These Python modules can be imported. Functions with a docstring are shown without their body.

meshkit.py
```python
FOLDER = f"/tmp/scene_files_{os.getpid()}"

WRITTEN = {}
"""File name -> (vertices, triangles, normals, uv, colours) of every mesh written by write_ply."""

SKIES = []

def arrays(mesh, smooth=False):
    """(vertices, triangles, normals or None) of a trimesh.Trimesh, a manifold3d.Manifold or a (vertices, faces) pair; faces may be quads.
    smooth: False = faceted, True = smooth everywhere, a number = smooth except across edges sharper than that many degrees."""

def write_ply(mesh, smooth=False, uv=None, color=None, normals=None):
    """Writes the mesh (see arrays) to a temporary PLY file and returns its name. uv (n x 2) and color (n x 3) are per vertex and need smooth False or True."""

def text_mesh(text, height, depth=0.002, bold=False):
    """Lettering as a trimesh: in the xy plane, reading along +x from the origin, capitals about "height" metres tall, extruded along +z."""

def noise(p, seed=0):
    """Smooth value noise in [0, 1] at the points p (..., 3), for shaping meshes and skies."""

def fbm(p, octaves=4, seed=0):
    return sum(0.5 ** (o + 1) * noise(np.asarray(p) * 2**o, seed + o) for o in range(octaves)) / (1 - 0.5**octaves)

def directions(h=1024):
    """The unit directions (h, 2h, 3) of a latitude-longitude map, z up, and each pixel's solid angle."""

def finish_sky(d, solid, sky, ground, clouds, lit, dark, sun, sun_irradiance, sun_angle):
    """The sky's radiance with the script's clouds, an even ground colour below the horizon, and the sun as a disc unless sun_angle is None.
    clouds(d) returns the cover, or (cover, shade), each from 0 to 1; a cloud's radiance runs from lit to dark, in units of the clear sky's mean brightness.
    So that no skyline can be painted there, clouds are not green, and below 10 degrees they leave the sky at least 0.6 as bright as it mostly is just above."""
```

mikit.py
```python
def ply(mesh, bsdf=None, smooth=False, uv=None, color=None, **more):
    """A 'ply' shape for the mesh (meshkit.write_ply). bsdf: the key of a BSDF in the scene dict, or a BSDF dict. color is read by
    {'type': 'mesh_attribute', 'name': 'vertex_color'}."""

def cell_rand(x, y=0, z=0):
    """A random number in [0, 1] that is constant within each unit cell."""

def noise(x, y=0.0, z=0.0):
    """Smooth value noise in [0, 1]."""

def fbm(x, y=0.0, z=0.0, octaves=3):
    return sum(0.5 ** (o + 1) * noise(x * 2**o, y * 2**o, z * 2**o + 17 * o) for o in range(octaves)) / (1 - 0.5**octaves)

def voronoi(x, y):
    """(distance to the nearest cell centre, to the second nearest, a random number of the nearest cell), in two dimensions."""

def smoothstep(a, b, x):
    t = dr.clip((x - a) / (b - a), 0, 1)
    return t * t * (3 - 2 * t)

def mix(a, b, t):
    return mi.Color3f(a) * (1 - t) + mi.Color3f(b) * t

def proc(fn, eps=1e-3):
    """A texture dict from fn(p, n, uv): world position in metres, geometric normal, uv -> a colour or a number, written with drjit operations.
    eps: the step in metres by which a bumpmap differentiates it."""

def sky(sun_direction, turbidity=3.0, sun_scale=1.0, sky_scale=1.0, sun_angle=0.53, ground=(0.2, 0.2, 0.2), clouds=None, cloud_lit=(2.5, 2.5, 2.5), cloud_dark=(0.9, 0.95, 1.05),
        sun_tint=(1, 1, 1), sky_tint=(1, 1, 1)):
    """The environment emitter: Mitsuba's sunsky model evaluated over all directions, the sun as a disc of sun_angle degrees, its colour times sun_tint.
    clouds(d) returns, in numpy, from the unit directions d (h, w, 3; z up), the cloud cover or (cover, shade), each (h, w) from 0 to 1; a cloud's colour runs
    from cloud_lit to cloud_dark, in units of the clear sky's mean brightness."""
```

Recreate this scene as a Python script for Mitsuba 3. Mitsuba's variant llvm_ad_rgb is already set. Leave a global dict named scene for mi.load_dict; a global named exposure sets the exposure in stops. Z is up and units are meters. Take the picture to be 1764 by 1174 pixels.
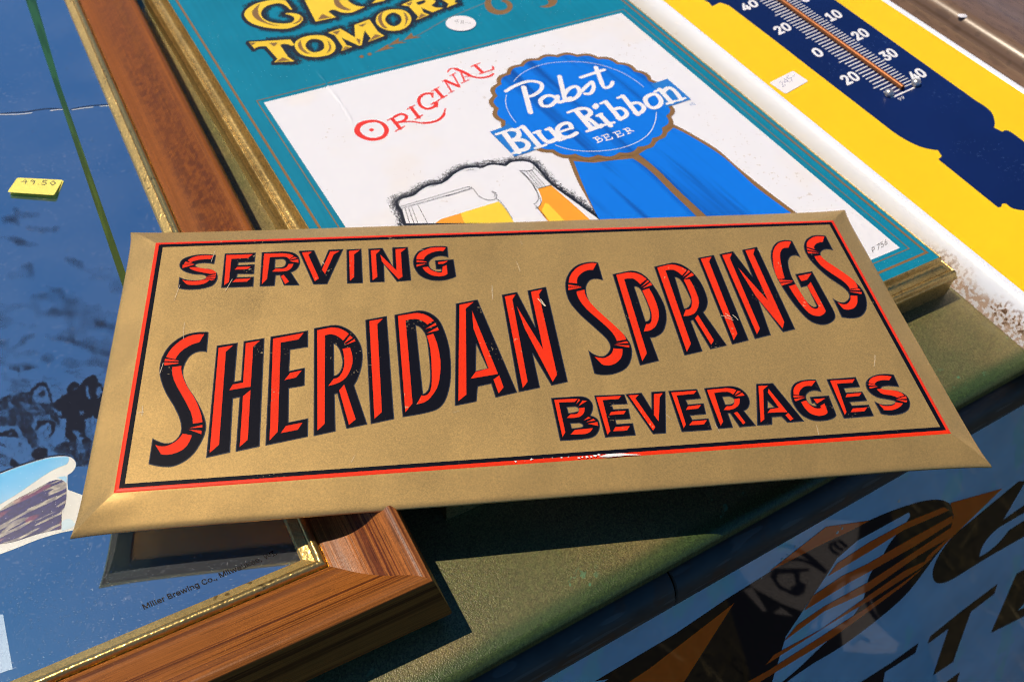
import math, numpy as np, trimesh, mitsuba as mi, drjit as dr, mikit, meshkit
from shapely.geometry import Polygon, LineString, MultiPolygon, Point, box
from shapely.ops import unary_union
from scipy.ndimage import gaussian_filter, map_coordinates
from shapely import affinity, prepare, contains_xy
T = mi.ScalarTransform4f
rng = np.random.default_rng(7)
scene, labels = {}, {}

# ------------------------------------------------------------------ camera, sky, exposure
CAM = np.array([-0.01, -0.35, 0.423])
scene['camera'] = {'type': 'thinlens', 'fov': 57.4223, 'fov_axis': 'x', 'near_clip': 0.02, 'far_clip': 200.0, 'aperture_radius': 0.0011, 'focus_distance': 0.46,
                   'to_world': T().look_at(origin=CAM.tolist(), target=(CAM + [0.0, 0.66905, -0.743217]).tolist(), up=[-0.083385, 0.740629, 0.66672])}
scene['daylight'] = mikit.sky((-0.52, 0.15, 1.0), turbidity=2.6, sky_scale=0.62, sky_tint=(0.40, 0.85, 1.22))
exposure = 1.42

# ------------------------------------------------------------------ helpers
FR = {}                                              # object frames: origin, u, v (metres); art below is in millimetres of these planes
def frame(k, o, u, v):
    FR[k] = tuple(np.array(a, float) for a in (o, u, v))
def to_world(k, uv, h=0.0):
    o, u, v = FR[k]; n = np.cross(u, v); uv = np.asarray(uv, float) / 1000.0
    return o + uv[:, :1] * u + uv[:, 1:2] * v + (np.asarray(h, float).reshape(-1, 1) / 1000.0) * n
def pts(s): return np.array([[float(a) for a in t.split(',')] for t in s.split()])
def polys(key):
    d = ART[key]; out = []
    for s in d.get('poly', []):
        r = [pts(q) for q in s.split('|')]
        g = Polygon(r[0], r[1:])
        out.append(g if g.is_valid else g.buffer(0))
    for w, s in d.get('stroke', []):
        out.append(LineString(pts(s)).buffer(w / 2, quad_segs=4))
    return out
def shape(key): return unary_union(polys(key))
def parts(g): return [p for p in getattr(g, 'geoms', [g]) if p.geom_type == 'Polygon' and p.area > 1e-4]
def flat2(g, h=0.0):
    """Triangulated sheet (mm) of a shapely region."""
    ms = []
    for p in parts(g):
        v, f = trimesh.creation.triangulate_polygon(p, engine='earcut')
        v = np.asarray(v); f = np.asarray(f)
        a = v[f]; s = (a[:, 1, 0] - a[:, 0, 0]) * (a[:, 2, 1] - a[:, 0, 1]) - (a[:, 1, 1] - a[:, 0, 1]) * (a[:, 2, 0] - a[:, 0, 0])
        f[s < 0] = f[s < 0][:, ::-1]
        ms.append((v, f))
    n = np.cumsum([0] + [len(m[0]) for m in ms])
    return np.vstack([m[0] for m in ms]), np.vstack([m[1] + k for m, k in zip(ms, n)])
def sheet(k, g, h):
    v, f = flat2(g)
    return trimesh.Trimesh(to_world(k, v, np.full(len(v), h)), f, process=False), v
def obj(key, mesh, bsdf, smooth=False, uv=None, **lab):
    scene[key] = mikit.ply(mesh, bsdf, smooth=smooth, uv=uv)
    if lab: labels[key] = lab
    return key
def ink(key, k, g, h, bsdf, **lab):
    m, v = sheet(k, g, h)
    return obj(key, m, bsdf, False, v / 1000.0, **lab)
def text_region(t, q):
    """Lettering as a region of a plane: q = origin, end of the baseline, top of the first capital."""
    m = meshkit.text_mesh(t, 1.0, depth=0.1)
    top = m.triangles[(m.face_normals[:, 2] > 0.9)]
    x1 = m.vertices[:, 0].max(); x0 = m.vertices[:, 0].min()
    q = np.array(q); out = []
    for tri in top:
        p = q[:2] + ((tri[:, :1] - x0) / (x1 - x0)) * q[2:4] + tri[:, 1:2] * q[4:6]
        g = Polygon(p)
        if g.area > 0: out.append(g.buffer(0.004))
    return unary_union(out)
def specks(n, region_bounds, inside, size=(0.12, 0.3), r=rng):
    """Small flakes scattered in a plane where inside(x, y) is true, as one region-like triangle soup (mm)."""
    x0, y0, x1, y1 = region_bounds
    p = r.uniform([x0, y0], [x1, y1], (n, 2)); p = p[inside(p[:, 0], p[:, 1])]
    a = r.uniform(0, 6.28, len(p)); s = r.uniform(size[0], size[1], len(p))
    ang = a[:, None] + np.arange(4) * math.pi / 2 + r.uniform(-.35, .35, (len(p), 4))
    rad = s[:, None] * r.uniform(.55, 1.0, (len(p), 4))
    v = p[:, None] + np.stack([np.cos(ang), np.sin(ang)], -1) * rad[..., None]
    v = v.reshape(-1, 2); b = np.arange(len(p))[:, None] * 4
    return v, np.vstack([b + [0, 1, 2], b + [0, 2, 3]])
def soup(k, vf, h):
    v, f = vf
    return trimesh.Trimesh(to_world(k, v, np.full(len(v), h)), f, process=False)
def ring_sweep(k, x0, y0, x1, y1, prof, sub=1, only=None, jit=0.0):
    """A mitred profile (s outward, z up, mm) round the rectangle; returns vertices, faces, uv (along, across) for the four sides."""
    prof = np.asarray(prof, float); m = len(prof); V, F, U = [], [], []
    arc = np.r_[0, np.cumsum(np.hypot(*np.diff(prof, axis=0).T))]
    cs = [(x0, y0, -1, -1), (x1, y0, 1, -1), (x1, y1, 1, 1), (x0, y1, -1, 1)]
    for q in range(4):
        if only is not None and q not in only: continue
        a, b = cs[q], cs[(q + 1) % 4]; base = sum(len(v) for v in V)
        L = math.hypot(b[0] - a[0], b[1] - a[1])
        for t in np.linspace(0, 1, sub + 1):
            pa = np.c_[a[0] + a[2] * prof[:, 0], a[1] + a[3] * prof[:, 0]]; pb = np.c_[b[0] + b[2] * prof[:, 0], b[1] + b[3] * prof[:, 0]]
            p = pa * (1 - t) + pb * t; h = prof[:, 1].copy()
            V.append(to_world(k, p, h)); U.append(np.c_[(np.sum((p - np.array(a[:2])) * np.array([b[0] - a[0], b[1] - a[1]]) / L, 1)) / 1000, arc / 1000])
        i, j = np.meshgrid(np.arange(sub), np.arange(m - 1), indexing='ij'); i, j = i.ravel(), j.ravel()
        c = base + i * m + j
        F.append(np.vstack([np.c_[c, c + m, c + m + 1], np.c_[c, c + m + 1, c + 1]]))
    return trimesh.Trimesh(np.vstack(V), np.vstack(F), process=False), np.vstack(U)
def bar(k, prof, v0, v1, sub=1, wob=None):
    """A straight moulding along v of frame k: profile (u, z) in mm from v0 to v1."""
    prof = np.asarray(prof, float); m = len(prof); V = []
    for t in np.linspace(0, 1, sub + 1):
        v = v0 + (v1 - v0) * t
        V.append(to_world(k, np.c_[prof[:, 0], np.full(m, v)], prof[:, 1] + (0 if wob is None else wob(v))))
    i, j = np.meshgrid(np.arange(sub), np.arange(m - 1), indexing='ij'); c = (i * m + j).ravel()
    F = np.vstack([np.c_[c, c + m + 1, c + m], np.c_[c, c + 1, c + m + 1]])
    arc = np.r_[0, np.cumsum(np.hypot(*np.diff(prof, axis=0).T))] / 1000
    U = np.vstack([np.c_[np.full(m, (v0 + (v1 - v0) * t) / 1000), arc] for t in np.linspace(0, 1, sub + 1)])
    return trimesh.Trimesh(np.vstack(V), F, process=False), U
def smooth_profile(p, n=6):
    """Catmull-Rom through the profile points."""
    p = np.asarray(p, float); out = []
    for k in range(len(p) - 1):
        a, b = p[k], p[k + 1]; ta = (p[k + 1] - p[k - 1]) / 2 if k else b - a; tb = (p[k + 2] - p[k]) / 2 if k + 2 < len(p) else b - a
        for t in np.linspace(0, 1, n + 1)[:-1]:
            out.append((2*t**3-3*t*t+1)*a + (t**3-2*t*t+t)*ta + (3*t*t-2*t**3)*b + (t**3-t*t)*tb)
    return np.array(out + [p[-1]])

# ------------------------------------------------------------------ materials
from mikit import proc, noise, fbm, voronoi, cell_rand, smoothstep, mix
def mat(name, color, rough=0.5, metallic=0.0, spec=0.5, two=True, bump=None, **more):
    col = color if isinstance(color, dict) else {'type': 'rgb', 'value': list(color)}
    b = {'type': 'principled', 'base_color': col, 'roughness': rough, 'metallic': metallic, 'specular': spec, **more}
    if bump is not None: b = {'type': 'bumpmap', 'tex': bump[0], 'scale': bump[1], 'bsdf': b}
    scene[name] = {'type': 'twosided', 'bsdf': b} if two else b
    return name
def grain(p, s, a):                                  # fine flake, cells of s metres
    return 1 + a * (cell_rand(dr.floor(p.x / s), dr.floor(p.y / s), dr.floor(p.z / s)) - 0.5)

frame('g', [0.00202, 0.00012, 0.04202], [0.979837, 0.198535, -0.022435], [-0.198648, 0.980067, -0.002877])
frame('p', [-0.20141, 0.21339, 0.029], [0.837708, 0.546119, 0.0], [-0.546119, 0.837708, 0.0])
frame('m', [-0.10115, -0.135593, 0.016], [0.851285, 0.524703, 0.0], [-0.524703, 0.851285, 0.0])
frame('t', [0.18121, 0.29116, 0.022], [0.834473, 0.531805, 0.144356], [-0.537435, 0.843305, 0.0])
frame('l', [0.09417, -0.09597, 0.0], [0.826039, 0.563613, 0.0], [-0.563613, 0.826039, 0.0])
frame('f', [0.099804, -0.104231, -0.045], [0.826039, 0.563613, 0.0], [-0.211133, 0.30944, 0.927184])
frame('b', [0.18121 + 0.8433 * 0.134, 0.29116 + 0.5374 * 0.134, 0.0], [0.843305, 0.537435, 0.0], [-0.537435, 0.843305, 0.0])
frame('pl', [0.606697, -0.215421, -0.319338], [-0.336221, -0.941783, 0.0], [0.0, 0.0, 1.0])

def gold_col(p, n, uv):
    m = fbm(p.x * 14, p.y * 14, p.z * 14, 3)
    g = grain(p, 0.00040, 0.22) * grain(p, 0.0009, 0.05) * (0.94 + 0.12 * m) * (0.90 + 0.20 * noise(p.x * 1500, p.y * 1500, p.z * 1500))
    smudge = smoothstep(0.62, 0.80, fbm(p.x * 30, p.y * 30, 3, 3)) * 0.08
    return mi.Color3f(0.545, 0.360, 0.125) * g * (1 - smudge)
def gold_rough(p, n, uv): return 0.36 + 0.12 * fbm(p.x * 22, p.y * 22, 5, 4) + 0.05 * smoothstep(0.5, 0.7, noise(p.x * 90, p.y * 25, 2))
mat('gold_paint', proc(gold_col), proc(gold_rough), 0.5, 0.5)
def black_col(p, n, uv):
    w = smoothstep(0.84, 0.9, noise(p.x * 1100, p.y * 1100, p.z * 1100)) * smoothstep(0.66, 0.85, noise(p.x * 60, p.y * 60, 3)) * 0.6
    return mix(mi.Color3f(0.004, 0.004, 0.008), mi.Color3f(0.45, 0.36, 0.2), w)
mat('black_ink', proc(black_col), 0.34, 0.0, 0.22)
mat('grey_ink', (0.035, 0.04, 0.055), 0.35)
def red_col(p, n, uv):
    m = 0.9 + 0.2 * noise(p.x * 80, p.y * 80, p.z * 80)
    w = smoothstep(0.85, 0.9, noise(p.x * 700, p.y * 700, p.z * 700)) * smoothstep(0.6, 0.8, noise(p.x * 50 + 9, p.y * 50, 3)) * 0.6
    return mix(mi.Color3f(0.86, 0.036, 0.004) * m, mi.Color3f(0.6, 0.45, 0.25), w)
mat('red_ink', proc(red_col), 0.32, 0.0, 0.35)
mat('chip_white', (0.85, 0.85, 0.82), 0.35)
def card_lit_col(p, n, uv):
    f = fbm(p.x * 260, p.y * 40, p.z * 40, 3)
    return mi.Color3f(0.80, 0.29, 0.085) * (0.7 + 0.6 * f)  # brighter and redder than real card: sunlight bounced off the mirror, put into the colour
mat('cardboard_sunlit', proc(card_lit_col), 0.8, 0.0, 0.2)
mat('tin_back', (0.10, 0.075, 0.045), 0.5, 0.5)
# beer sign
def teal_col(p, n, uv):
    m = fbm(p.x * 40, p.y * 40, p.z * 40, 3)
    st = noise((p.x + p.y * 0.6) * 420, (p.y - p.x * 0.6) * 18, 2)
    return mi.Color3f(0.005, 0.215, 0.335) * (0.86 + 0.2 * m + 0.1 * st)
mat('teal_paint', proc(teal_col), 0.36, 0.0, 0.45)
def white_col(p, n, uv):
    m = fbm(p.x * 22, p.y * 22, p.z * 22, 4)
    fox = smoothstep(0.87, 0.93, noise(p.x * 520, p.y * 520, 1)) * smoothstep(0.6, 0.8, noise(p.x * 34, p.y * 34, 5)) * 0.4
    c = mix(mi.Color3f(0.79, 0.81, 0.85), mi.Color3f(0.80, 0.79, 0.78), smoothstep(0.5, 0.75, m))
    return mix(c, mi.Color3f(0.52, 0.40, 0.26), fox)
mat('white_paint', proc(white_col), 0.38, 0.0, 0.4)
mat('white_ink', (0.80, 0.82, 0.85), 0.4)
mat('bronze_ink', (0.30, 0.165, 0.055), 0.42, 0.25)
def yellow_ink_col(p, n, uv): return mi.Color3f(0.86, 0.60, 0.035) * (0.95 + 0.1 * noise(p.x * 60, p.y * 60, 0))
mat('yellow_ink', proc(yellow_ink_col), 0.4)
def blue_col(p, n, uv):
    a, b = p.x * 0.60 + p.y * -0.80, p.x * 0.80 + p.y * 0.60        # streaks run down the ribbon tails
    s = fbm(b * 260, a * 9, 1, 3); d = smoothstep(0.40, 0.70, fbm(b * 85, a * 6 + 3, 4, 4))
    return mix(mi.Color3f(0.004, 0.185, 0.78), mi.Color3f(0.004, 0.070, 0.36), 0.85 * d * (0.45 + 0.9 * s))
mat('blue_ink', proc(blue_col), 0.36)
mat('banner_blue', (0.022, 0.20, 0.62), 0.36)
mat('orange_ink', (0.88, 0.36, 0.025), 0.4)
mat('amber_ink', (0.90, 0.64, 0.045), 0.4)
mat('red_print', (0.80, 0.045, 0.03), 0.4)
mat('dark_ink', (0.012, 0.014, 0.022), 0.45)
mat('dust', (0.80, 0.86, 0.88), 0.7)
mat('teal_dust', (0.45, 0.72, 0.74), 0.6)
def gilt_col(p, n, uv):
    m = fbm(p.x * 60, p.y * 60, p.z * 60, 3); d = smoothstep(0.74, 0.82, noise(p.x * 420, p.y * 420, p.z * 420)) * smoothstep(0.5, 0.7, noise(p.x * 40, p.y * 40, 7))
    return mix(mi.Color3f(0.62, 0.44, 0.15) * (0.8 + 0.4 * m) * grain(p, 0.0006, 0.35), mi.Color3f(0.10, 0.055, 0.015), d * 0.7)
def bump_rough(p, n, uv): return fbm(p.x * 700, p.y * 700, p.z * 700, 2)
def bronze_col(p, n, uv):
    m = fbm(p.x * 50, p.y * 50, p.z * 50, 3); d = smoothstep(0.56, 0.72, fbm(p.x * 420, p.y * 420, p.z * 420, 3))
    return mix(mi.Color3f(0.56, 0.385, 0.125) * (0.7 + 0.6 * m) * grain(p, 0.0008, 0.5), mi.Color3f(0.20, 0.12, 0.04), d * 0.5)
mat('bronze_gilt', proc(bronze_col), 0.35, 0.7, 0.5, bump=(proc(bump_rough, 2e-4), 0.00025))
mat('gilt', proc(gilt_col), 0.36, 0.65, 0.5, bump=(proc(bump_rough, 2e-4), 0.00035))
mat('gilt_bright', proc(gilt_col), 0.25, 0.85, 0.5, bump=(proc(bump_rough, 2e-4), 0.0002))
# mirror
def dusty(p, n, uv): return 0.032 + 0.05 * fbm(p.x * 35, p.y * 35, 0, 3) + 0.10 * smoothstep(0.80, 0.9, noise(p.x * 800, p.y * 800, 0)) * noise(p.x * 50, p.y * 50, 4)
scene['mirror_glass'] = {'type': 'blendbsdf', 'weight': proc(dusty), 'a': {'type': 'twosided', 'bsdf': {'type': 'principled', 'base_color': {'type': 'rgb', 'value': [0.60, 0.90, 1.0]}, 'metallic': 1.0, 'roughness': 0.045}},
                         'b': {'type': 'twosided', 'bsdf': {'type': 'diffuse', 'reflectance': {'type': 'rgb', 'value': [0.55, 0.60, 0.68]}}}}
mat('navy_ink', (0.003, 0.007, 0.022), 0.6, 0.0, 0.12)
mat('mirror_black', (0.003, 0.003, 0.006), 0.5, 0.0, 0.15)
mat('branch_ink', (0.010, 0.028, 0.075), 0.4)
mat('pale_ink', (0.24, 0.42, 0.62), 0.4)
mat('scratch', (0.72, 0.62, 0.44), 0.5)
mat('mirror_white', (0.62, 0.68, 0.74), 0.35)
def stripe_col(p, n, uv):
    t = smoothstep(0.45, 0.7, noise(uv.x * 500, uv.y * 25, 1)); e = smoothstep(0.2, 0.65, (uv.y - 0.22) / 0.4)
    return mix(mi.Color3f(0.085, 0.13, 0.016), mi.Color3f(0.035, 0.13, 0.05), e) * (0.8 + 0.3 * t)
mat('green_stripe', proc(stripe_col), 0.25, 0.3)
def canoe_col(p, n, uv): return mi.Color3f(0.70, 0.72, 0.66) * (0.9 + 0.15 * noise(p.x * 90, p.y * 90, 0))
mat('cream_ink', proc(canoe_col), 0.35)
def sky_ink_col(p, n, uv):
    t = fbm(uv.x * 60, uv.y * 60, 0, 3); g = smoothstep(0.080, 0.125, uv.y + 0.25 * (uv.x + 0.1) * -1.0 + 0.012 * t)
    return mix(mi.Color3f(0.52, 0.68, 0.74), mi.Color3f(0.10, 0.47, 0.80), g)
mat('sky_ink', proc(sky_ink_col), 0.35)
def rock_col(p, n, uv):
    a, b = uv.x * 0.985 + uv.y * 0.17, uv.y * 0.985 - uv.x * 0.17       # strata
    w = b + 0.0012 * noise(a * 160, b * 120, 3)
    s = noise(a * 80, w * 860, 1); q = noise(a * 420, w * 1300, 5); rr = smoothstep(0.60, 0.78, noise(a * 160 + 4, w * 300, 2))
    c = mix(mi.Color3f(0.018, 0.020, 0.115), mi.Color3f(0.36, 0.34, 0.29), smoothstep(0.46, 0.58, s) * (0.35 + 0.9 * q))
    return mix(c, mi.Color3f(0.28, 0.06, 0.10), rr * 0.45) * (0.8 + 0.5 * noise(a * 900, b * 900, 8))
mat('rock_ink', proc(rock_col), 0.4)
# woods: uv = (along the rail, across it) in metres
def wood_tone(al, ac, z):
    w = ac * 1000 + 3.0 * noise(al * 6, ac * 60, z)
    g = 0.6 * noise(w * 0.32, al * 4, z) + 0.4 * noise(w * 1.1, al * 7, z + 9); fine = noise(w * 5.0, al * 24, z + 3); fleck = smoothstep(0.70, 0.82, noise(w * 3.2, al * 60, z + 5))
    return g, fine, fleck
def wood_straight(p, n, uv):
    g, f, k = wood_tone(uv.x, uv.y, 1.0)
    c = mix(mi.Color3f(0.35, 0.118, 0.020), mi.Color3f(0.13, 0.036, 0.008), dr.clip(1.25 * smoothstep(0.46, 0.72, g) * (0.35 + 0.9 * noise(uv.x * 9, uv.y * 120, 4)), 0, 1))
    return c * (0.52 + 0.42 * f) * (1 - 0.3 * k)
def wood_burl(p, n, uv):
    g, f, k = wood_tone(uv.x, uv.y, 7.0)
    b = fbm(p.x * 330, p.y * 330, p.z * 330, 5); big = fbm(p.x * 16, p.y * 16, 2, 2)
    mid = smoothstep(0.007, 0.014, uv.y) * (1 - smoothstep(0.031, 0.040, uv.y))
    near = smoothstep(0.10, 0.16, uv.x)
    c = mix(mi.Color3f(0.300, 0.090, 0.010), mi.Color3f(0.125, 0.032, 0.005), (0.20 + 0.65 * smoothstep(0.30, 0.70, b)) * (0.12 + 0.88 * mid) * (0.55 + 0.8 * big))
    s = mix(mi.Color3f(0.40, 0.135, 0.028), mi.Color3f(0.17, 0.045, 0.012), smoothstep(0.42, 0.72, g)) * (0.72 + 0.5 * f) * (1 - 0.4 * k)
    return mix(s, c, near) * (0.80 + 0.35 * noise(uv.y * 1500, uv.x * 16, 9)) * (0.72 + 0.3 * noise(p.x * 1300, p.y * 1300, p.z * 1300))
def wood_bump(p, n, uv): return noise(uv.y * 4200, uv.x * 28, 3) + 0.6 * noise(p.x * 900, p.y * 900, p.z * 900)
mat('walnut', proc(wood_straight), 0.38, 0.0, 0.22, bump=(proc(wood_bump, 1.5e-4), 0.00007), clearcoat=0.12, clearcoat_gloss=0.85)
mat('walnut_burl', proc(wood_burl), 0.38, 0.0, 0.22, bump=(proc(wood_bump, 1.5e-4), 0.00007), clearcoat=0.12, clearcoat_gloss=0.85)
# thermometer
def yel_col(p, n, uv): return mi.Color3f(0.92, 0.60, 0.008) * (0.95 + 0.09 * fbm(p.x * 30, p.y * 30, p.z * 30, 3))
mat('yellow_enamel', proc(yel_col), 0.3, 0.0, 0.5)
def navy_col(p, n, uv):
    s = smoothstep(0.86, 0.93, noise(p.x * 700, p.y * 900, 2)) * smoothstep(0.6, 0.8, noise(p.x * 40, p.y * 40, 8))
    return mix(mi.Color3f(0.004, 0.016, 0.095) * (0.8 + 0.4 * fbm(p.x * 18, p.y * 18, 0, 3)), mi.Color3f(0.05, 0.10, 0.25), s * 0.6)
mat('navy_enamel', proc(navy_col), 0.28, 0.0, 0.5)
def rim_col(p, n, uv):                              # uv = (along, distance from the yellow)
    near = smoothstep(-0.13, -0.24, uv.x)
    r1 = fbm(uv.x * 640, uv.y * 640, 1, 4); r2 = smoothstep(0.66, 0.80, fbm(uv.x * 160, uv.y * 200, 9, 4)); big = fbm(uv.x * 45, uv.y * 60, 4, 3)
    low = smoothstep(0.013, 0.026, uv.y + 0.012 * (big - 0.5)) * near
    rust = dr.clip(low * (0.25 + 1.1 * smoothstep(0.40, 0.62, r1)) + 0.30 * smoothstep(0.008, 0.016, uv.y) * r2 * smoothstep(0.55, 0.7, big), 0, 1)
    dark = smoothstep(0.56, 0.66, r1) * smoothstep(0.48, 0.62, big) * low
    c = mix(mi.Color3f(0.80, 0.85, 0.91), mi.Color3f(0.42, 0.22, 0.07), rust * 0.75)
    return mix(c, mi.Color3f(0.09, 0.04, 0.014), dark * 0.95)
mat('white_enamel', proc(rim_col), 0.16, 0.0, 0.5, clearcoat=0.8, clearcoat_gloss=0.93)
def copper_col(p, n, uv): return mi.Color3f(0.34, 0.115, 0.035) * (0.7 + 0.6 * fbm(p.x * 300, p.y * 300, p.z * 300, 3))
mat('copper', proc(copper_col), 0.42, 0.55, 0.5)
mat('steel', (0.72, 0.70, 0.64), 0.34, 0.85)
mat('hole', (0.01, 0.008, 0.006), 0.9)
# brown frame
def brown_col(p, n, uv0):
    uv = mi.Point2f(-0.537435 * p.x + 0.843305 * p.y, 0.843305 * p.x + 0.537435 * p.y)
    g = noise(uv.y * 2600, uv.x * 9, 1); b = fbm(uv.x * 20, uv.y * 160, 3, 3); k = smoothstep(0.62, 0.75, noise(uv.x * 160, uv.y * 500, 7))
    return mi.Color3f(0.170, 0.105, 0.062) * (0.72 + 0.2 * g + 0.36 * b) * (1 - 0.18 * k)
mat('brown_moulding', proc(brown_col), 0.30, 0.0, 0.5, clearcoat=0.35, clearcoat_gloss=0.9)
# chest
def lid_col(p, n, uv):
    g = grain(p, 0.0006, 0.5) * (0.70 + 0.6 * noise(p.x * 1500, p.y * 1100, 3)); m = fbm(p.x * 16, p.y * 16, 0, 4)
    h = cell_rand(dr.floor(p.x / 0.0011), dr.floor(p.y / 0.0011), 7)
    c = mix(mi.Color3f(0.160, 0.136, 0.046), mi.Color3f(0.100, 0.112, 0.036), smoothstep(0.35, 0.65, m))
    c = mix(c, mi.Color3f(0.15, 0.10, 0.05), 0.35 * h)
    e = smoothstep(0.011, 0.002, uv.y)
    chip = smoothstep(0.70, 0.78, fbm(p.x * 260, p.y * 190, 2, 4)) * smoothstep(0.024, 0.012, uv.y) * smoothstep(0.001, 0.006, uv.y) * smoothstep(0.40, 0.62, noise(p.x * 28, p.y * 28, 1))
    c = mix(c, mi.Color3f(0.024, 0.060, 0.013), e * 0.85)
    return mix(c * g, mi.Color3f(0.08, 0.26, 0.13), chip * 0.7)
def lid_bump(p, n, uv): return noise(p.x * 2100, p.y * 2100, p.z * 2100) + 0.4 * noise(p.x * 900, p.y * 900, 2)
mat('green_hammertone', proc(lid_col), 0.40, 0.10, 0.5, bump=(proc(lid_bump, 1.2e-4), 0.00012))
def trim_col(p, n, uv):
    r = smoothstep(0.56, 0.72, fbm(p.x * 90, p.y * 70, p.z * 70, 4)); s = smoothstep(0.70, 0.80, noise(p.x * 60, p.y * 60, p.z * 420))
    c = mi.Color3f(0.060, 0.056, 0.042) * (0.7 + 0.6 * fbm(p.x * 90, p.y * 90, p.z * 90, 3))
    return mix(mix(c, mi.Color3f(0.10, 0.045, 0.02), r * 0.6), mi.Color3f(0.16, 0.16, 0.13), dr.clip(smoothstep(0.45, 0.6, noise(p.x * 160, p.y * 160, p.z * 160)) * smoothstep(-0.032, -0.043, p.z) + 0.4 * s, 0, 1) * 0.8)
mat('dark_trim', proc(trim_col), 0.42, 0.1, 0.35)
def front_col(p, n, uv):
    m = fbm(p.x * 30, p.z * 30, 1, 4); s = smoothstep(0.60, 0.74, fbm(uv.x * 60, uv.y * 26, 6, 4))
    return mix(mi.Color3f(0.42, 0.60, 0.63) * (0.8 + 0.4 * m), mi.Color3f(0.36, 0.70, 0.55), s * 0.6)
mat('front_blue', proc(front_col), 0.03, 0.0, 0.42)
mat('front_black', (0.006, 0.006, 0.007), 0.03, 0.0, 0.42)
mat('front_orange', (0.95, 0.135, 0.008), 0.03, 0.0, 0.42)
mat('dark_body', (0.02, 0.02, 0.022), 0.6)
def ground_col(p, n, uv): return mix(mi.Color3f(0.016, 0.022, 0.007), mi.Color3f(0.060, 0.044, 0.016), fbm(p.x * 5, p.y * 5, 0, 4)) * (0.6 + 0.8 * noise(p.x * 120, p.y * 120, 0))
mat('lawn', proc(ground_col), 0.9)
mat('grass_blade', (0.16, 0.13, 0.05), 0.6)
mat('placard_grey', (0.50, 0.46, 0.43), 0.6)
mat('placard_board', (0.03, 0.03, 0.035), 0.7)
mat('placard_line', (0.03, 0.03, 0.05), 0.6)
mat('paper_yellow', (0.92, 0.83, 0.17), 0.6)
mat('paper_white', (0.80, 0.80, 0.82), 0.6)
mat('pencil', (0.07, 0.065, 0.06), 0.6)
mat('pen', (0.12, 0.12, 0.35), 0.5)

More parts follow.
